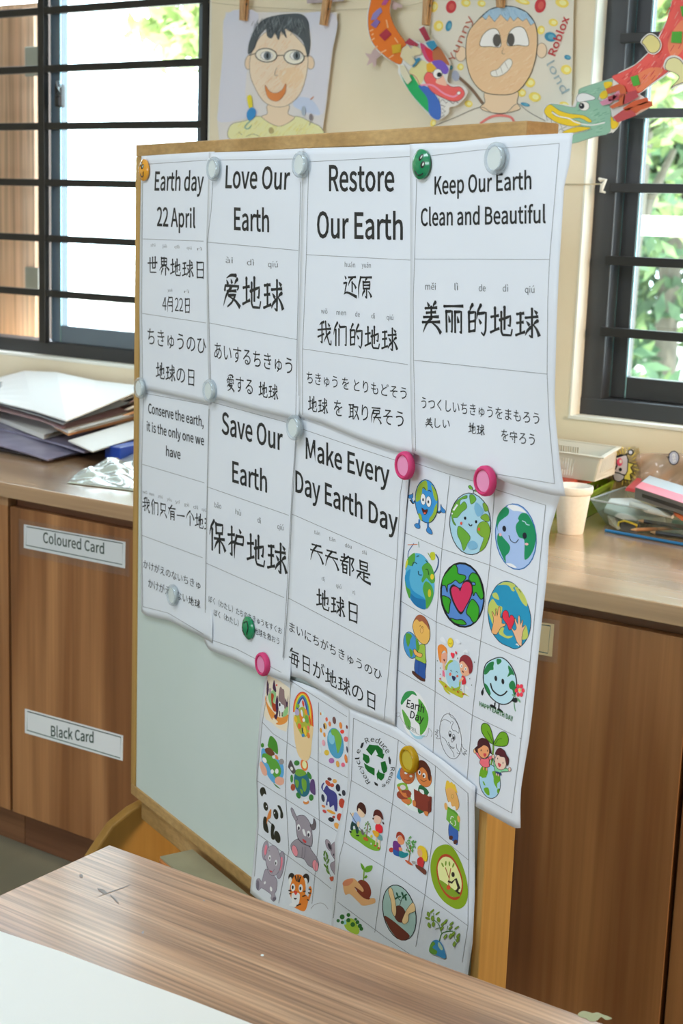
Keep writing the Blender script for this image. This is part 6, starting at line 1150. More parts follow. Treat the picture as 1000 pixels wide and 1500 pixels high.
# ---- paper dragons
dragm = mat('dragon_card', (234, 234, 232), .65)
def cut(label, pts, Y, frame, lobj='paper_dragon'):
    P = [(frame[0]+a*frame[2], frame[1]+b*frame[2]) for a, b in pts]
    o = link(lobj, MB().prism([ony(*q, Y) for q in P], (0, .0008, 0)), dragm); tag(o, label, 'paper dragon'); return o
Y1 = YW-.032; fa = (520, 0, .24)
g1 = cut('orange paper dragon with a colourful head hanging on the wall', crom([(170, -190), (100, -100), (90, 0), (72, 90), (76, 180), (105, 270), (175, 345), (262, 400), (262, 445), (330, 560), (400, 650), (480, 728), (520, 728), (570, 690), (575, 655), (625, 640), (685, 570), (660, 525), (590, 515), (560, 490), (575, 420), (575, 370), (520, 300), (480, 245), (460, 240), (445, 200), (420, 158), (388, 178), (425, 250), (400, 262), (330, 232), (305, 262), (240, 165), (215, 80), (222, 0), (250, -90), (260, -190)], True, 3), Y1, fa)
def dg(lab, par, Y, fr, lift=.0003): p = Print(WSurf(Y), fr, ref=(200, 197, 190), alb=.76, lift=lift); p.lab = lab; p.parent = par; return p
p = dg('orange crayon body', g1, Y1, fa)
p.blob([(165, -180), (110, -80), (95, 10), (80, 90), (82, 180), (110, 265), (180, 340), (265, 392), (290, 365), (285, 300), (312, 268), (265, 200), (232, 140), (212, 70), (220, 0), (240, -90), (250, -180)], '#cc6a24', '#6a4a30', .5)
for a, b in (((88, 190), (110, 180)), ((95, 250), (118, 232)), ((150, 325), (190, 305)), ((205, 355), (235, 335)), ((100, 215), (112, 205)), ((120, 300), (135, 280)), ((190, 120), (200, 170)), ((240, 230), (262, 262))): p.line([a, b], 1.6, '#e2a878', sm=False)
fin(p, 'body')
for i, (q, c_) in enumerate((([(155, 45), (165, 70), (125, 118), (95, 122), (108, 85), (130, 62)], '#8c84c4'), ([(128, 115), (152, 132), (125, 172), (95, 152)], '#8268b0'), ([(190, 175), (222, 208), (180, 250), (145, 215)], '#b02c40'), ([(222, 276), (278, 268), (280, 318), (228, 328)], '#d8ac24'), ([(190, -30), (205, 0), (185, 30), (160, 30)], '#b04c90'))):
    P = [ony(fa[0]+a*.24, fa[1]+b*.24, Y1-.0022) for a, b in q]
    o = link('scale_patch', MB().prism(P, (0, .0006, 0)), mat('patch_%s' % c_, c_, .6), g1)
for q, c_, nm in (([(300, 262), (330, 232), (385, 270), (375, 285), (330, 275)], '#a8304c', 'horn'), ([(388, 178), (420, 160), (458, 240), (430, 252)], '#a02c44', 'horn'),
    ([(285, 300), (320, 275), (340, 300), (360, 275), (400, 300), (405, 330), (360, 340), (365, 380), (340, 400), (300, 370), (275, 345)], '#dcd2b0', 'curl'), ([(270, 395), (300, 400), (345, 490), (320, 515), (280, 450)], '#dcd8c0', 'curl'),
    ([(345, 340), (370, 360), (390, 350), (400, 360), (355, 412), (348, 405), (370, 375)], '#2f82ac', 'ribbon'), ([(430, 262), (455, 250), (480, 248), (500, 280), (470, 308), (445, 285)], '#2f8cb4', 'ribbon')):
    P = [ony(fa[0]+a*.24, fa[1]+b*.24, Y1-.006) for a, b in q]; link(nm, MB().prism(P, (0, .0008, 0)), mat('card_%s' % c_, c_, .6), g1)
p = dg('crayoned dragon head', g1, Y1, fa, .0012)
p.blob([(330, 430), (400, 370), (440, 390), (440, 450), (420, 480), (390, 520), (350, 470)], '#c8c088').blob([(275, 450), (320, 515), (340, 450), (390, 520), (435, 560), (450, 640), (455, 690), (400, 640), (330, 555)], '#259a58').blob([(385, 525), (440, 530), (490, 580), (520, 640), (520, 720), (490, 728), (450, 690), (440, 600)], '#3c62a8')
p.blob([(395, 265), (430, 280), (475, 330), (480, 370), (450, 380), (420, 345)], '#b84468').blob([(425, 290), (470, 310), (480, 360), (460, 370), (440, 340)], '#c02c3c').blob([(475, 305), (510, 285), (560, 360), (575, 400), (540, 385), (480, 370)], '#a0603c').blob([(470, 375), (530, 370), (570, 420), (555, 452), (520, 440), (490, 410)], '#6c50a8').blob([(435, 395), (465, 385), (500, 425), (470, 440), (445, 450)], '#d0a030')
p.blob([(420, 480), (440, 440), (480, 455), (500, 490), (540, 500), (590, 530), (640, 530), (668, 570), (640, 610), (590, 618), (520, 590), (470, 560), (440, 520)], '#d45c58', '#703030', .6).blob([(490, 500), (530, 460), (545, 480), (560, 520), (530, 520)], '#dca890').line([(400, 520), (470, 520), (540, 570), (600, 590), (630, 570)], 2.6, '#d8889c').line([(335, 450), (370, 470), (395, 520)], 1.0, '#a86060')
p.ell(503, 450, 28, 30, '#e6e4e0', 0, BK, .6).ell(513, 456, 15, 15, BK).ell(632, 568, 12, 10, '#eee8e0', -30, '#703030', .5)
p.line([(510, 600), (515, 625), (535, 605), (555, 630), (572, 612), (598, 635), (612, 615), (630, 630)], .8, '#4a4a4a', sm=False).line([(520, 640), (550, 650), (530, 665), (552, 680), (528, 690), (545, 705), (520, 715)], .8, '#4a4a4a', sm=False); fin(p, 'head')
for q in ([(60, 325), (95, 330), (120, 290), (145, 305), (165, 330), (130, 360), (128, 395), (115, 410), (105, 380), (70, 400), (85, 360)], [(215, -10), (240, 10), (285, 30), (285, 50), (255, 45), (250, 62), (220, 50)]):
    P = [ony(fa[0]+a*.24, fa[1]+b*.24, Y1+.010) for a, b in q]; link('claw', MB().prism(P, (0, .0006, 0)), mat('claw_pink', (206, 180, 180), .7), g1)
# right dragon
Y2 = YW-.05; fb = (840, 0, .16); fc = (740, 0, .26)
def cv(q): return [((740+a*.26-840)/.16, b*.26/.16) for a, b in q]
outl = cv([(262, 752), (240, 700), (210, 660), (215, 610), (250, 578), (300, 585), (380, 595), (400, 540), (420, 500), (500, 470), (600, 440)])
outl += [(420, 660), (560, 590), (680, 480), (770, 350), (850, 180), (900, 0), (930, -120), (1400, -120), (1340, 60), (1250, 300), (1100, 520), (960, 600), (860, 680), (700, 790), (600, 860), (700, 930), (720, 970), (560, 1060), (440, 1100), (400, 1170), (355, 1220)]
outl += cv([(600, 745), (500, 775), (370, 812), (330, 790), (300, 760)])
g2 = cut('red paper dragon with a green head hanging in front of the right window', outl, Y2, fb)
p = dg('red and orange crayon body', g2, Y2, fb)
p.blob([(350, 705), (420, 670), (560, 598), (685, 485), (780, 350), (855, 180), (905, 0), (935, -110), (1380, -110), (1320, 60), (1230, 290), (1090, 500), (950, 590), (850, 665), (690, 780), (600, 850), (480, 840), (420, 770)], '#d4564e', '#8a3434', .5)
p.blob([(560, 700), (700, 620), (820, 640), (700, 770), (600, 840), (560, 780)], '#d87a54').blob([(900, 300), (1000, 180), (1060, 300), (980, 480), (900, 520), (860, 420)], '#d87c58')
R6 = random.Random(3); p.inc = 3e-6
for k in range(90):
    t = R6.uniform(0, 1); u = R6.uniform(-1, 1)
    cx = 470+ (1080-470)*t; cy = 760-(760+0)*(t**1.9)*.95; wd = 60+150*t
    x = cx+u*wd*.7; y = cy+u*wd*.75; dx, dy = 34, -30-40*t; p.line([(x, y), (x+dx, y+dy)], .9, R6.choice(['#c44448', '#e28478', '#cc4a44', '#e69a8c', '#bc3c40']), sm=False)
fin(p, 'body')
for q in ([(518, 705), (585, 685), (608, 775), (545, 790)], [(900, 290), (990, 288), (985, 395), (890, 390)], [(975, 60), (1040, 45), (1050, 150), (990, 150)]):
    P = [ony(840+a*.16, b*.16, Y2-.003) for a, b in q]; link('scale_patch', MB().prism(P, (0, .0006, 0)), mat('patch_green', (78, 172, 52), .6), g2)
for q, r_, c2 in (([(610, 380), (665, 315), (720, 305), (780, 350), (805, 410), (785, 470), (730, 500), (680, 480), (640, 420)], 0, '#ddd088'), ([(820, 600), (850, 530), (920, 505), (990, 540), (1050, 650), (1040, 750), (930, 800), (880, 828), (960, 740), (965, 700), (900, 660), (840, 640)], 0, '#ddd69c')):
    P = [ony(840+a*.16, b*.16, Y2-.006) for a, b in crom(q, True, 3)]; o = link('claw', MB().prism(P, (0, .0008, 0)), dragm, g2)
    pp = Print(WSurf(Y2-.006), fb, ref=(212, 208, 200), alb=.75, lift=.0004); cx = sum(a for a, b in q)/len(q); cy = sum(b for a, b in q)/len(q)
    pp.blob([(cx+(a-cx)*.86, cy+(b-cy)*.86) for a, b in q], c2, '#5c4848', 1.0, 3); pp.done('claw_colouring', g2)
p = dg('green crayoned dragon head with yellow snout', g2, Y2, fc, .0012)
p.blob([(412, 525), (420, 500), (500, 472), (600, 445), (590, 480), (565, 500), (520, 560), (585, 590), (590, 740), (500, 770), (375, 808), (380, 760), (480, 730), (420, 710), (330, 700), (300, 640), (250, 590), (300, 590), (380, 605), (400, 590)], '#84ac94', '#5a6a60', .5, 3)
p.inc = 3e-6
for k in range(46): x = R6.uniform(400, 570); y = R6.uniform(500, 760); p.line([(x, y), (x+R6.uniform(14, 30), y-R6.uniform(4, 12))], .8, R6.choice(['#6a987c', '#5c8e70', '#94b8a2']), sm=False)
p.inc = .000025
p.blob([(250, 588), (300, 620), (360, 640), (440, 650), (485, 680), (470, 690), (420, 665), (350, 670), (300, 650), (262, 625), (285, 655), (400, 680), (430, 700), (380, 712), (300, 695), (240, 660), (218, 625)], '#dcb828', '#4a4a3a', .5, 3).blob([(320, 745), (400, 715), (480, 720), (440, 735), (370, 750)], '#dcb828', '#4a4a3a', .4)
p.line([(262, 632), (300, 655), (360, 668), (400, 690), (480, 705), (560, 690)], 1.8, '#d8dcd8').line([(230, 650), (235, 680), (255, 665), (262, 700), (282, 685), (290, 715), (310, 700), (320, 725), (345, 712)], .7, '#54585c', sm=False).line([(262, 745), (280, 728), (295, 742), (310, 725), (330, 738)], .7, '#54585c', sm=False)
p.blob([(400, 555), (415, 530), (450, 525), (500, 545), (500, 560), (450, 570), (410, 575)], '#cfd0d4', '#5a5c60', .6).ell(443, 598, 30, 26, '#e6e6e4', 0, '#44484a', .6).ell(430, 597, 15, 17, BK).ell(426, 592, 4, 4, '#dddddd')
p.blob([(555, 465), (595, 460), (600, 480), (575, 500), (560, 495)], '#dcb828').blob([(530, 540), (545, 515), (570, 512), (575, 545), (545, 558)], '#dcb828').blob([(592, 660), (605, 665), (612, 680), (635, 685), (630, 715), (598, 725)], '#dcb828', '#7a6a30', .4); fin(p, 'head')
for q, c_ in (([(530, 575), (600, 540), (640, 505), (645, 530), (585, 585), (545, 595)], '#d08cac'), ([(575, 545), (640, 525), (680, 530), (640, 560), (582, 572)], '#b84858'), ([(565, 500), (640, 472), (670, 485), (680, 520), (665, 590), (600, 612), (585, 600), (640, 570), (640, 510), (575, 530)], '#cc6438'),
              ([(665, 545), (690, 520), (735, 508), (750, 545), (690, 580), (660, 590)], '#b84450'), ([(660, 610), (720, 570), (800, 548), (805, 575), (730, 605), (680, 630)], '#d0582c'), ([(700, 615), (760, 575), (825, 570), (830, 595), (760, 620), (735, 640)], '#cc5c30'), ([(605, 660), (660, 620), (720, 600), (735, 650), (690, 668), (630, 690)], '#c04c50')):
    P = [ony(740+a*.26, b*.26, Y2-.008) for a, b in q]; link('mane_strip', MB().prism(P, (0, .0008, 0)), mat('strip_%s' % c_, c_, .6), g2)
# ================================================================== ON THE WORKTOP
def zp(px, py, h): return onz(px, py, HC+h)
# --- foam cup
c = onz(835, 780, HC)
cup = MB().lathe([(0, 0), (.0235, 0), (.0245, .002), (.0335, .076), (.0352, .0765), (.0372, .079), (.0382, .088), (.0375, .0915), (.0360, .092), (.0340, .088), (.0325, .076), (.0235, .006), (0, .006)], c, ZA, 48)
tag(link('foam_cup', cup, noisy('foam_white', (238, 234, 228), (244, 241, 236), 200, .8), smooth=50), 'white foam cup standing beside the edge of the posters', 'cup')
def slotwall(mb, A, B, C, D, n, s0, s1, t0, t1, duty=.5, th=.0018):
    """Thin wall A-B (bottom) D-C (top) with n upright slots cut between s0..s1, t0..t1."""
    A, B, C, D = map(Vector, (A, B, C, D)); nr = (B-A).cross(D-A).normalized()*th
    def q(sa, sb, ta, tb):
        P = [A.lerp(B, s_).lerp(D.lerp(C, s_), t_) for s_, t_ in ((sa, ta), (sb, ta), (sb, tb), (sa, tb))]; mb.prism(P, nr)
    q(0, 1, 0, t0); q(0, 1, t1, 1); q(0, s0, t0, t1); q(s1, 1, t0, t1); w = (s1-s0)/n
    for i in range(n): q(s0+w*i, s0+w*(i+1-duty), t0, t1)
def basket(name, label, base, rim, z0, z1, m_, slots, lip):
    t = thing(name, label, 'basket', (sum(p[0] for p in base)/4, sum(p[1] for p in base)/4, z0))
    b = [Vector((x, y, z0)) for x, y in base]; r = [Vector((x, y, z1)) for x, y in rim]; mb = MB()
    for i in range(4):
        j = (i+1) % 4; n, s0, s1, t0, t1 = slots[i % 2]; slotwall(mb, b[i], b[j], r[j], r[i], n, s0, s1, t0, t1)
    link('wall', mb, m_, t); link('bottom', MB().prism(b, (0, 0, .002)), m_, t)
    c_ = sum(r, Vector())/4; mb = MB()
    for i in range(4):
        j = (i+1) % 4; o1, o2 = c_+(r[i]-c_)*lip, c_+(r[j]-c_)*lip; mb.prism([r[i], r[j], o2, o1], (0, 0, .003))
    link('rim', mb, m_, t, bevel=.0008); return t
grn = mat('green_plastic', (138, 170, 36), .35); wht = mat('basket_white', (228, 224, 212), .35)
basket('storage_basket', 'lime green slotted basket under the white basket', [(-1.46, 2.645), (-1.228, 2.625), (-1.25, 2.79), (-1.48, 2.80)], [(-1.475, 2.632), (-1.212, 2.612), (-1.245, 2.815), (-1.495, 2.82)], HC+.001, HC+.055, grn, [(22, .06, .94, .45, .8), (14, .1, .9, .45, .8)], 1.03)
basket('storage_basket', 'white slotted plastic basket on top of the green basket', [(-1.50, 2.69), (-1.225, 2.672), (-1.235, 2.79), (-1.51, 2.80)], [(-1.51, 2.675), (-1.207, 2.655), (-1.243, 2.815), (-1.53, 2.825)], HC+.0745, HC+.126, wht, [(26, .30, .82, .12, .82), (8, .12, .88, .3, .85)], 1.07)
tag(link('box', MB().box((-1.49, 2.64, HC+.0585), (-1.262, 2.80, HC+.0735)), mat('red_box', (196, 84, 62), .5), bevel=.002), 'red orange box between the green and the white basket', 'box')
tag(link('folder_card', MB().prism([(-1.335, 2.71, HC+.079), (-1.47, 2.72, HC+.079), (-1.47, 2.72, HC+.17), (-1.395, 2.715, HC+.16)], (0, .012, 0)), mat('teal_card', (122, 160, 152), .6)), 'teal green card standing in the white basket', 'card')
tag(link('marker', MB().tube([(-1.44, 2.688, HC+.097), (-1.29, 2.682, HC+.097)], .008, 14), mat('marker_white', (226, 220, 214), .4), smooth=40), 'white marker lying in the white basket', 'marker')
# --- clear tray
clr = glass('tray_plastic', (236, 243, 240), 1.0, .12, (215, 225, 222))
tt = thing('clear_tray', 'clear plastic tray full of pencils and craft tools', 'tray', (-1.05, 2.66, HC))
tb_ = [Vector((x, y, HC+.001)) for x, y in ((-1.175, 2.632), (-.72, 2.56), (-.72, 2.70), (-1.175, 2.765))]; tr_ = [Vector((x, y, HC+.05)) for x, y in ((-1.200, 2.606), (-.70, 2.53), (-.70, 2.735), (-1.208, 2.79))]
mb = MB()
for i in range(4):
    j = (i+1) % 4; A, B, C, D = tb_[i], tb_[j], tr_[j], tr_[i]; mb.prism([A, B, C, D], (B-A).cross(D-A).normalized()*-.0012)
mb.prism(tb_, (0, 0, .001)); link('tray_body', mb, clr, tt)
mb = MB(); cc = sum(tr_, Vector())/4
for i in range(4):
    j = (i+1) % 4; mb.tube([tr_[i], tr_[j]], .0018, 8)
link('tray_rim', mb, glass('tray_rim_plastic', (232, 240, 240), 1.0, .55, (225, 232, 232)), tt)
# contents (each lies in the tray)
foam = mat('foam_sheet', (226, 230, 226), .7)
tag(link('foam_block', MB().prism([zp(884, 752, .02), zp(912, 762, .02), zp(975, 768, .02), zp(960, 752, .03), zp(925, 737, .035), zp(892, 738, .028)], (0, 0, .012)), foam, bevel=.003), 'white foam offcut lying in the clear tray', 'foam')
tag(link('foam_strip', MB().tube([zp(925, 738, .052), zp(950, 746, .05), zp(985, 757, .046)], [.007, .008, .004], 10), foam, smooth=50), 'rounded white foam strip on top of the tray contents', 'foam')
def pencil(a, b, r, col, label):
    a, b = Vector(a), Vector(b); d = (b-a).normalized(); t = thing('pencil', label, 'pencil', tuple(a), 'pencils in the clear tray')
    link('barrel', MB().tube([a+d*.014, b], r, 6), mat('pen_%s' % col, col, .4), t)
    link('tip', MB().tube([a+d*.003, a+d*.014], [r*.25, r], 8), mat('pencil_cedar', (202, 164, 120), .6), t); link('lead', MB().tube([a, a+d*.003], [.0003, r*.25], 6), mat('lead', (50, 48, 46), .5), t)
pencil(zp(921, 776, .010), zp(1040, 772, .014), .0036, '#b08058', 'brown pencil lying along the front of the clear tray')
pencil(zp(932, 762, .024), zp(1030, 776, .018), .0040, '#3c3a3c', 'black pencil crossing the clear tray')
pencil(zp(950, 779, .006), zp(1040, 792, .006), .0040, '#34383c', 'dark pencil lowest in the clear tray')
tag(link('rope_offcut', MB().tube([zp(934, 769, .012), zp(960, 767, .014), zp(982, 770, .012)], [.005, .006, .004], 8), noisy('rope', (120, 104, 84), (206, 192, 164), 260, .9), smooth=50), 'speckled cord offcut in the clear tray', 'cord')
tag(link('wood_block', MB().prism([zp(908, 777, .004), zp(932, 782, .004), zp(934, 772, .012), zp(909, 767, .012)], (0, .01, .004)), mat('dark_block', (96, 92, 90), .5), bevel=.001), 'dark grey block at the front of the clear tray', 'block')
lp = [zp(904, 774, .006), zp(906, 765, .020), zp(918, 764, .022), zp(930, 768, .022), zp(932, 771, .012)]
tag(link('rubber_band', MB().tube([zp(*q, h) for q, h in (((904, 775), .004), ((906, 765), .016), ((914, 763), .02), ((924, 766), .022), ((932, 769), .018), ((931, 774), .008))], .0022, 8), mat('yellow_rubber', (222, 196, 60), .5), smooth=60), 'yellow rubber band in the clear tray', 'rubber band')
tag(link('toy', MB().tube([zp(985, 768, .02), zp(1012, 770, .022)], [.009, .010], 10), mat('teal_plastic', (60, 128, 118), .4), smooth=50), 'teal plastic piece in the clear tray', 'craft piece')
tag(link('sequin_pile', MB().prism([zp(892, 768, .006), zp(905, 776, .006), zp(900, 757, .02), zp(889, 755, .02)], (0, .012, .0)), noisy('speckle', (150, 146, 130), (214, 206, 180), 300, .8)), 'small heap of beige scraps at the left end of the tray', 'scraps', kind='stuff')
# scissors lying across the tray
sc = thing('scissors', 'scissors with red and orange handles lying across the clear tray', 'scissors', tuple(zp(985, 745, .056)))
link('blade', MB().prism([zp(958, 741, .056), zp(986, 752, .056), zp(990, 746, .056)], (0, 0, .0015)), mat('blade_steel', (168, 172, 168), .3, metal=.8), sc)
link('blade', MB().prism([zp(960, 744, .054), zp(984, 756, .054), zp(990, 750, .054)], (0, 0, .0015)), mat('blade_steel', (168, 172, 168), .3, metal=.8), sc)
for pts, c_, n_ in (([(988, 751), (1000, 749), (1020, 750), (1034, 756), (1020, 764), (1000, 760)], '#dc6a34', 'orange'), ([(983, 744), (995, 740), (1015, 735), (1030, 738), (1022, 748), (1000, 748)], '#c83444', 'red')):
    q = [zp(*s_, .058 if n_ == 'red' else .056) for s_ in pts]; link('handle', MB().tube(q+[q[0]], .0042, 8), mat('handle_'+n_, c_, .35), sc, smooth=60)
# pink and grey box
pb_ = thing('paper_box', 'pink and grey flat box resting on the back of the clear tray', 'box', tuple(zp(960, 720, .06)))
tp = [zp(930, 714, .083), zp(1004, 738.5, .083), zp(1034, 723, .083), zp(951, 697, .083)]
link('carton', MB().prism([p_-Vector((0, 0, .022)) for p_ in tp], (0, 0, .022)), mat('carton_grey', (112, 108, 106), .45), pb_, bevel=.001)
mid0, mid1 = tp[0].lerp(tp[3], .45), tp[1].lerp(tp[2], .45)
link('lid_print', MB().prism([tp[0]+ZA*.0003, tp[1]+ZA*.0003, mid1+ZA*.0003, mid0+ZA*.0003], (0, 0, .0004)), mat('carton_pink', (228, 120, 140), .4), pb_)
link('lid_print', MB().prism([mid0+ZA*.0003, mid1+ZA*.0003, tp[2]+ZA*.0003, tp[3]+ZA*.0003], (0, 0, .0004)), mat('carton_blue_grey', (184, 196, 204), .4), pb_)
fwd = (tp[1]-tp[0]).cross(ZA).normalized()
link('side_band', MB().prism([tp[0].lerp(tp[1], .16)+fwd*.0006-ZA*.007, tp[1]+fwd*.0006-ZA*.007, tp[1]+fwd*.0006-ZA*.014, tp[0].lerp(tp[1], .16)+fwd*.0006-ZA*.014], fwd*.0006), mat('band_black', (36, 34, 36), .4), pb_)
tag(link('plastic_scoop', MB().prism([zp(914, 719, .058), zp(930, 722, .058), zp(938, 706, .072), zp(930, 704, .072)], (0, .008, .006)), mat('red_plastic', (204, 60, 66), .3), bevel=.002), 'red plastic scoop beside the pink and grey box', 'scoop')
tag(link('straw', MB().tube([onz(886.5, 777, HC+.0035), onz(1020, 801, HC+.0035)], .0032, 12), mat('blue_straw', (30, 122, 190), .35), smooth=50), 'bright blue straw lying on the worktop in front of the tray', 'straw')
# printed plastic bags standing against the wall
def bagsheet(name, label, px, py, Y, col, film, seed):
    rnd = random.Random(seed); ph = [rnd.uniform(0, 6) for _ in range(6)]
    def f(s_, t_):
        q = ony(px[0]+(px[1]-px[0])*s_, py[0]+(py[1]-py[0])*t_, Y)
        return Vector((q.x, Y+.010*math.sin(9*s_+ph[0]+3*t_)*math.sin(7*t_+ph[1])+.004*math.sin(23*s_+ph[2]+11*t_), q.z))
    return tag(link(name, MB().grid(f, 28, 20), glass(name+'_film%d' % seed, (248, 246, 242), 1.6, film, col), smooth=80, solid=.0004), label, 'plastic bag')
bg1 = bagsheet('plastic_bag', 'crinkled clear bag with a small speech bubble print, right of the baskets', (934, 1040), (664, 716), YW-.035, (222, 190, 176), .28, 3)
bg2 = bagsheet('plastic_bag', 'clear bag with a yellow rayed cartoon print beside the white basket', (893, 937), (655, 716), YW-.020, (226, 212, 150), .25, 6)
p = Print(WSurf(YW-.036), (850, 640, .15), ref=(205, 198, 172), lift=.0002)
for k in range(26):
    a = k*6.283/26; p.line([(425+95*math.cos(a), 280+125*math.sin(a)), (425+(125+25*(k % 2))*math.cos(a), 280+(165+25*(k % 2))*math.sin(a))], .8, '#d8c040', sm=False)
p.poly([(330, 190), (440, 165), (450, 200), (470, 250), (520, 265), (490, 300), (520, 345), (490, 370), (495, 430), (420, 420), (360, 440), (320, 390)], '#d8c44c').blob([(335, 200), (450, 180), (460, 280), (440, 370), (330, 340)], '#c8beb0', BK, 1.6, 2).blob([(325, 345), (430, 380), (390, 435), (330, 420)], '#b8b4aa', BK, 1.6, 2)
p.ell(488, 150, 24, 24, '#c8c4b4', 0, BK, 1.8).line([(335, 190), (350, 230), (355, 280), (335, 320)], 2.4, BK, sm=False).line([(350, 200), (465, 165)], 2, BK, sm=False).line([(470, 250), (520, 265), (490, 300), (515, 345), (485, 365), (492, 430), (420, 415)], 1.6, BK, sm=False).ell(382, 245, 28, 40, '#cc4c64').ell(392, 240, 13, 18, '#dcd4cc').ell(388, 318, 16, 18, BK)
p.done('cartoon_print', bg2)
p = Print(WSurf(YW-.052), (850, 640, .15), ref=(205, 198, 172), lift=.0002)
p.ell(910, 205, 50, 66, '#a8a49c', 0, BK, 1.4).poly([(835, 192), (870, 190), (868, 215)], BK); p.done('speech_bubble', bg1); p.par = bg1
p.text('ess', (893, 165), (900, 250), 32, '#e4e2da', 'ink', .01, ud=(.98, -.1))
# --- pile of papers and folders at the left
def Q(p): return ony(p[0], p[1], p[3]) if p[2] == 'y' else onz(p[0], p[1], HC+p[3])
def sl(name, label, pts, th, m_, cat='paper', grp='papers and folders piled on the worktop', back=None, rise=.30, run=.26):
    """A sheet or folder: front edge as given, running back towards the wall and rising a little."""
    f = [Q(p) for p in pts]
    if back: b = [Q(p) for p in back]
    else:
        b = []
        for q in f:
            y = min(2.815, q.y+run); b.append(Vector((q.x-.12*(y-q.y), y+.0005, q.z+rise*(y-q.y))))
    n = len(f); K = 6; vs = []
    for k in range(K+1): vs += [f[i].lerp(b[i], k/K) for i in range(n)]
    m0 = len(vs); vs += [v-ZA*th for v in vs]
    fs = []
    for k in range(K):
        for i in range(n-1):
            a = k*n+i; fs += [(a, a+1, a+n+1, a+n), (m0+a+n, m0+a+n+1, m0+a+1, m0+a)]
    bd = [i for i in range(n)]+[k*n+n-1 for k in range(1, K+1)]+[K*n+i for i in range(n-2, -1, -1)]+[k*n for k in range(K-1, 0, -1)]
    fs += [(bd[i], m0+bd[i], m0+bd[(i+1) % len(bd)], bd[(i+1) % len(bd)]) for i in range(len(bd))]
    return tag(link(name, MB().add(vs, fs), m_), label, cat, grp)
pw = noisy('pile_white', (222, 224, 220), (234, 235, 232), 3, .6); pg = noisy('pile_folder_violet', (128, 124, 150), (160, 158, 182), 9, .22); pc = noisy('pile_folder_grey', (140, 146, 152), (178, 184, 190), 9, .2)
pm_ = mat('manila', (206, 158, 112), .6); pr2 = noisy('pile_marbled', (150, 112, 118), (184, 160, 160), 14, .35); pd = mat('folder_dark', (64, 62, 74), .25)
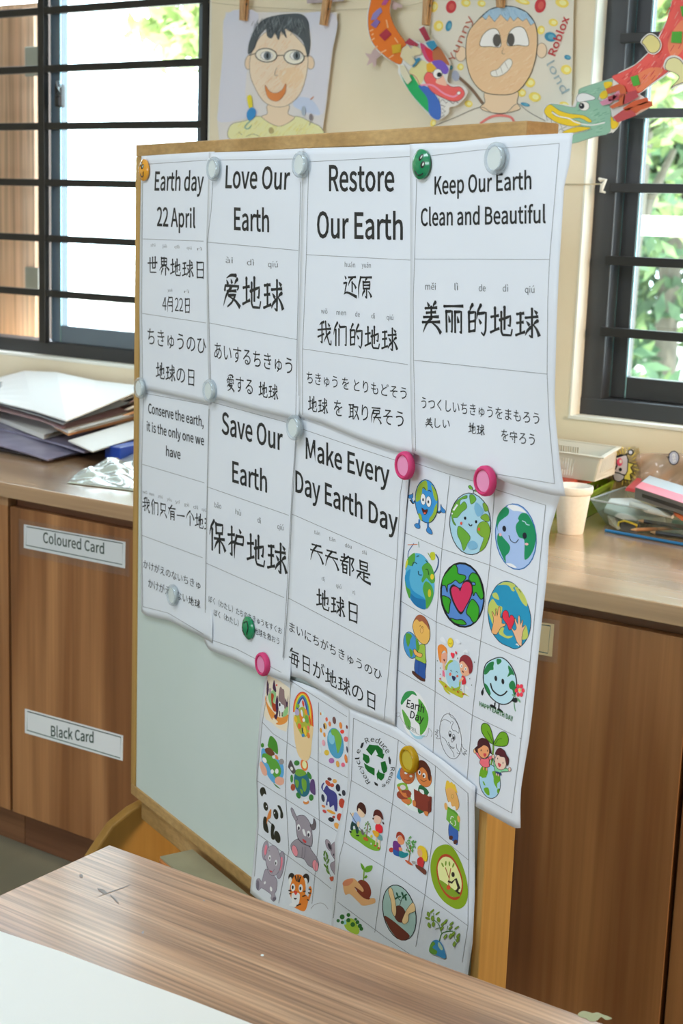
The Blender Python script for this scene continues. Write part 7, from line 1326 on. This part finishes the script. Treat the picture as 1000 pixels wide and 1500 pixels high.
L = [('plastic_folder', 'dark plastic folder at the very bottom of the pile', [(-160, 644, 'z', .0065), (0, 657, 'z', .0065), (60, 668, 'z', .0065), (130, 655, 'z', .0065), (185, 632, 'z', .0065)], .005, pd, 0),
 ('plastic_folder', 'violet grey plastic folder with its corner hanging lowest at the front of the pile', [(-160, 640, 'z', .018), (0, 652, 'z', .018), (40, 663, 'z', .014), (70, 673, 'z', .0105), (76, 671, 'z', .011), (101, 655, 'z', .016), (135, 634, 'z', .018)], .0035, pg, .03),
 ('plastic_folder', 'violet folder reaching out to the right under the white sheets', [(-160, 612, 'z', .030), (0, 627, 'z', .029), (22, 632, 'z', .028), (88, 650, 'z', .027), (123, 661, 'z', .026), (160, 644, 'z', .028), (190, 625, 'z', .032)], .005, pg, .05),
 ('paper_stack', 'stack of white sheets poking out low at the left of the pile', [(-160, 598, 'z', .046), (0, 612, 'z', .044), (64, 637, 'z', .042), (81, 627, 'z', .044), (96, 612, 'z', .046)], .011, pw, .08),
 ('paper_stack', 'white sheets fanned out low at the right of the pile', [(100, 645, 'z', .041), (118, 653, 'z', .038), (136, 661, 'z', .036), (170, 637, 'z', .040), (205, 609, 'z', .046)], .003, pw, .08),
 ('card_sheet', 'manila card sheet fanned out on the right of the pile', [(80, 625, 'z', .058), (100, 636, 'z', .055), (150, 620, 'z', .057), (206, 598, 'y', 2.72)], .004, pm_, .05),
 ('paper_stack', 'white sheets lying on the manila card', [(76, 621, 'z', .065), (100, 632, 'z', .061), (150, 613, 'z', .064), (208, 589, 'y', 2.74)], .005, pw, .06),
 ('card_sheet', 'reddish marbled sheet sticking out under the top paper', [(-160, 590, 'z', .075), (0, 600, 'z', .073), (62, 616, 'z', .071), (90, 627, 'z', .068), (150, 605, 'z', .073), (210, 580, 'y', 2.76)], .003, pr2, .07),
 ('plastic_folder', 'grey plastic sleeve right under the top white paper', [(-160, 580, 'z', .084), (0, 592, 'z', .082), (60, 609, 'z', .080), (92, 620.5, 'z', .078), (145, 600, 'z', .084), (212, 573, 'y', 2.78)], .003, pc, .10)]
for a in L: sl(*a[:5], rise=a[5])
sl('paper_stack', 'large bright white paper topmost on the pile', [(-160, 567, 'z', .096), (0, 589, 'z', .091), (50, 601, 'z', .090), (97, 616, 'z', .088), (135, 601, 'y', 2.56), (214, 567, 'y', 2.79)], .003, mat('top_paper', (240, 241, 240), .55),
   back=[(-160, 570, 'y', 2.815), (-20, 557, 'y', 2.815), (36, 543, 'y', 2.815), (83, 545, 'y', 2.815), (140, 557, 'y', 2.815), (214, 566, 'y', 2.80)])
pk = [Q(q) for q in ((154, 653, 'z', .038), (176, 656, 'z', .042), (235, 644, 'z', .042), (235, 626, 'z', .042), (180, 636, 'z', .042))]
tag(link('packet', MB().prism([q-ZA*.028 for q in pk], (0, 0, .028)), mat('packet_blue', (34, 74, 178), .3), bevel=.002), 'royal blue packet lying behind the left edge of the board', 'packet')
# clear bag of pale green craft sticks, crumpled, half behind the board
rnd = random.Random(12); ph = [rnd.uniform(0, 6) for _ in range(8)]
def bagf(k):
    def f(s_, t_):
        lo = (98+s_*132, 707+s_*16); hi = (112+s_*118, 697-34*min(1, s_*1.3))
        q = onz(lo[0]+(hi[0]-lo[0])*t_, lo[1]+(hi[1]-lo[1])*t_, HC+.002)
        e = math.sin(math.pi*t_)*min(1, s_*3+.15)
        return q+ZA*(e*(k*(.022+.006*math.sin(17*s_+ph[0]+6*t_)+.005*math.sin(31*t_+ph[1]+9*s_)))+.0005)
    return f
bgr = thing('plastic_bag', 'crumpled clear bag of pale green paper half hidden behind the board', 'plastic bag', tuple(onz(150, 705, HC)))
link('contents', MB().grid(bagf(.6), 26, 16), noisy('pale_green_strips', (206, 222, 196), (228, 234, 220), 60, .6, stretch=(1, .1, 1), bump=.6), bgr, smooth=60, solid=.001)
link('film', MB().grid(bagf(1.1), 40, 26), glass('bag_film', (250, 252, 252), 1.8, .22, (232, 238, 236)), bgr, smooth=80, solid=.0004)
bpy.data.scenes.remove(_TS)
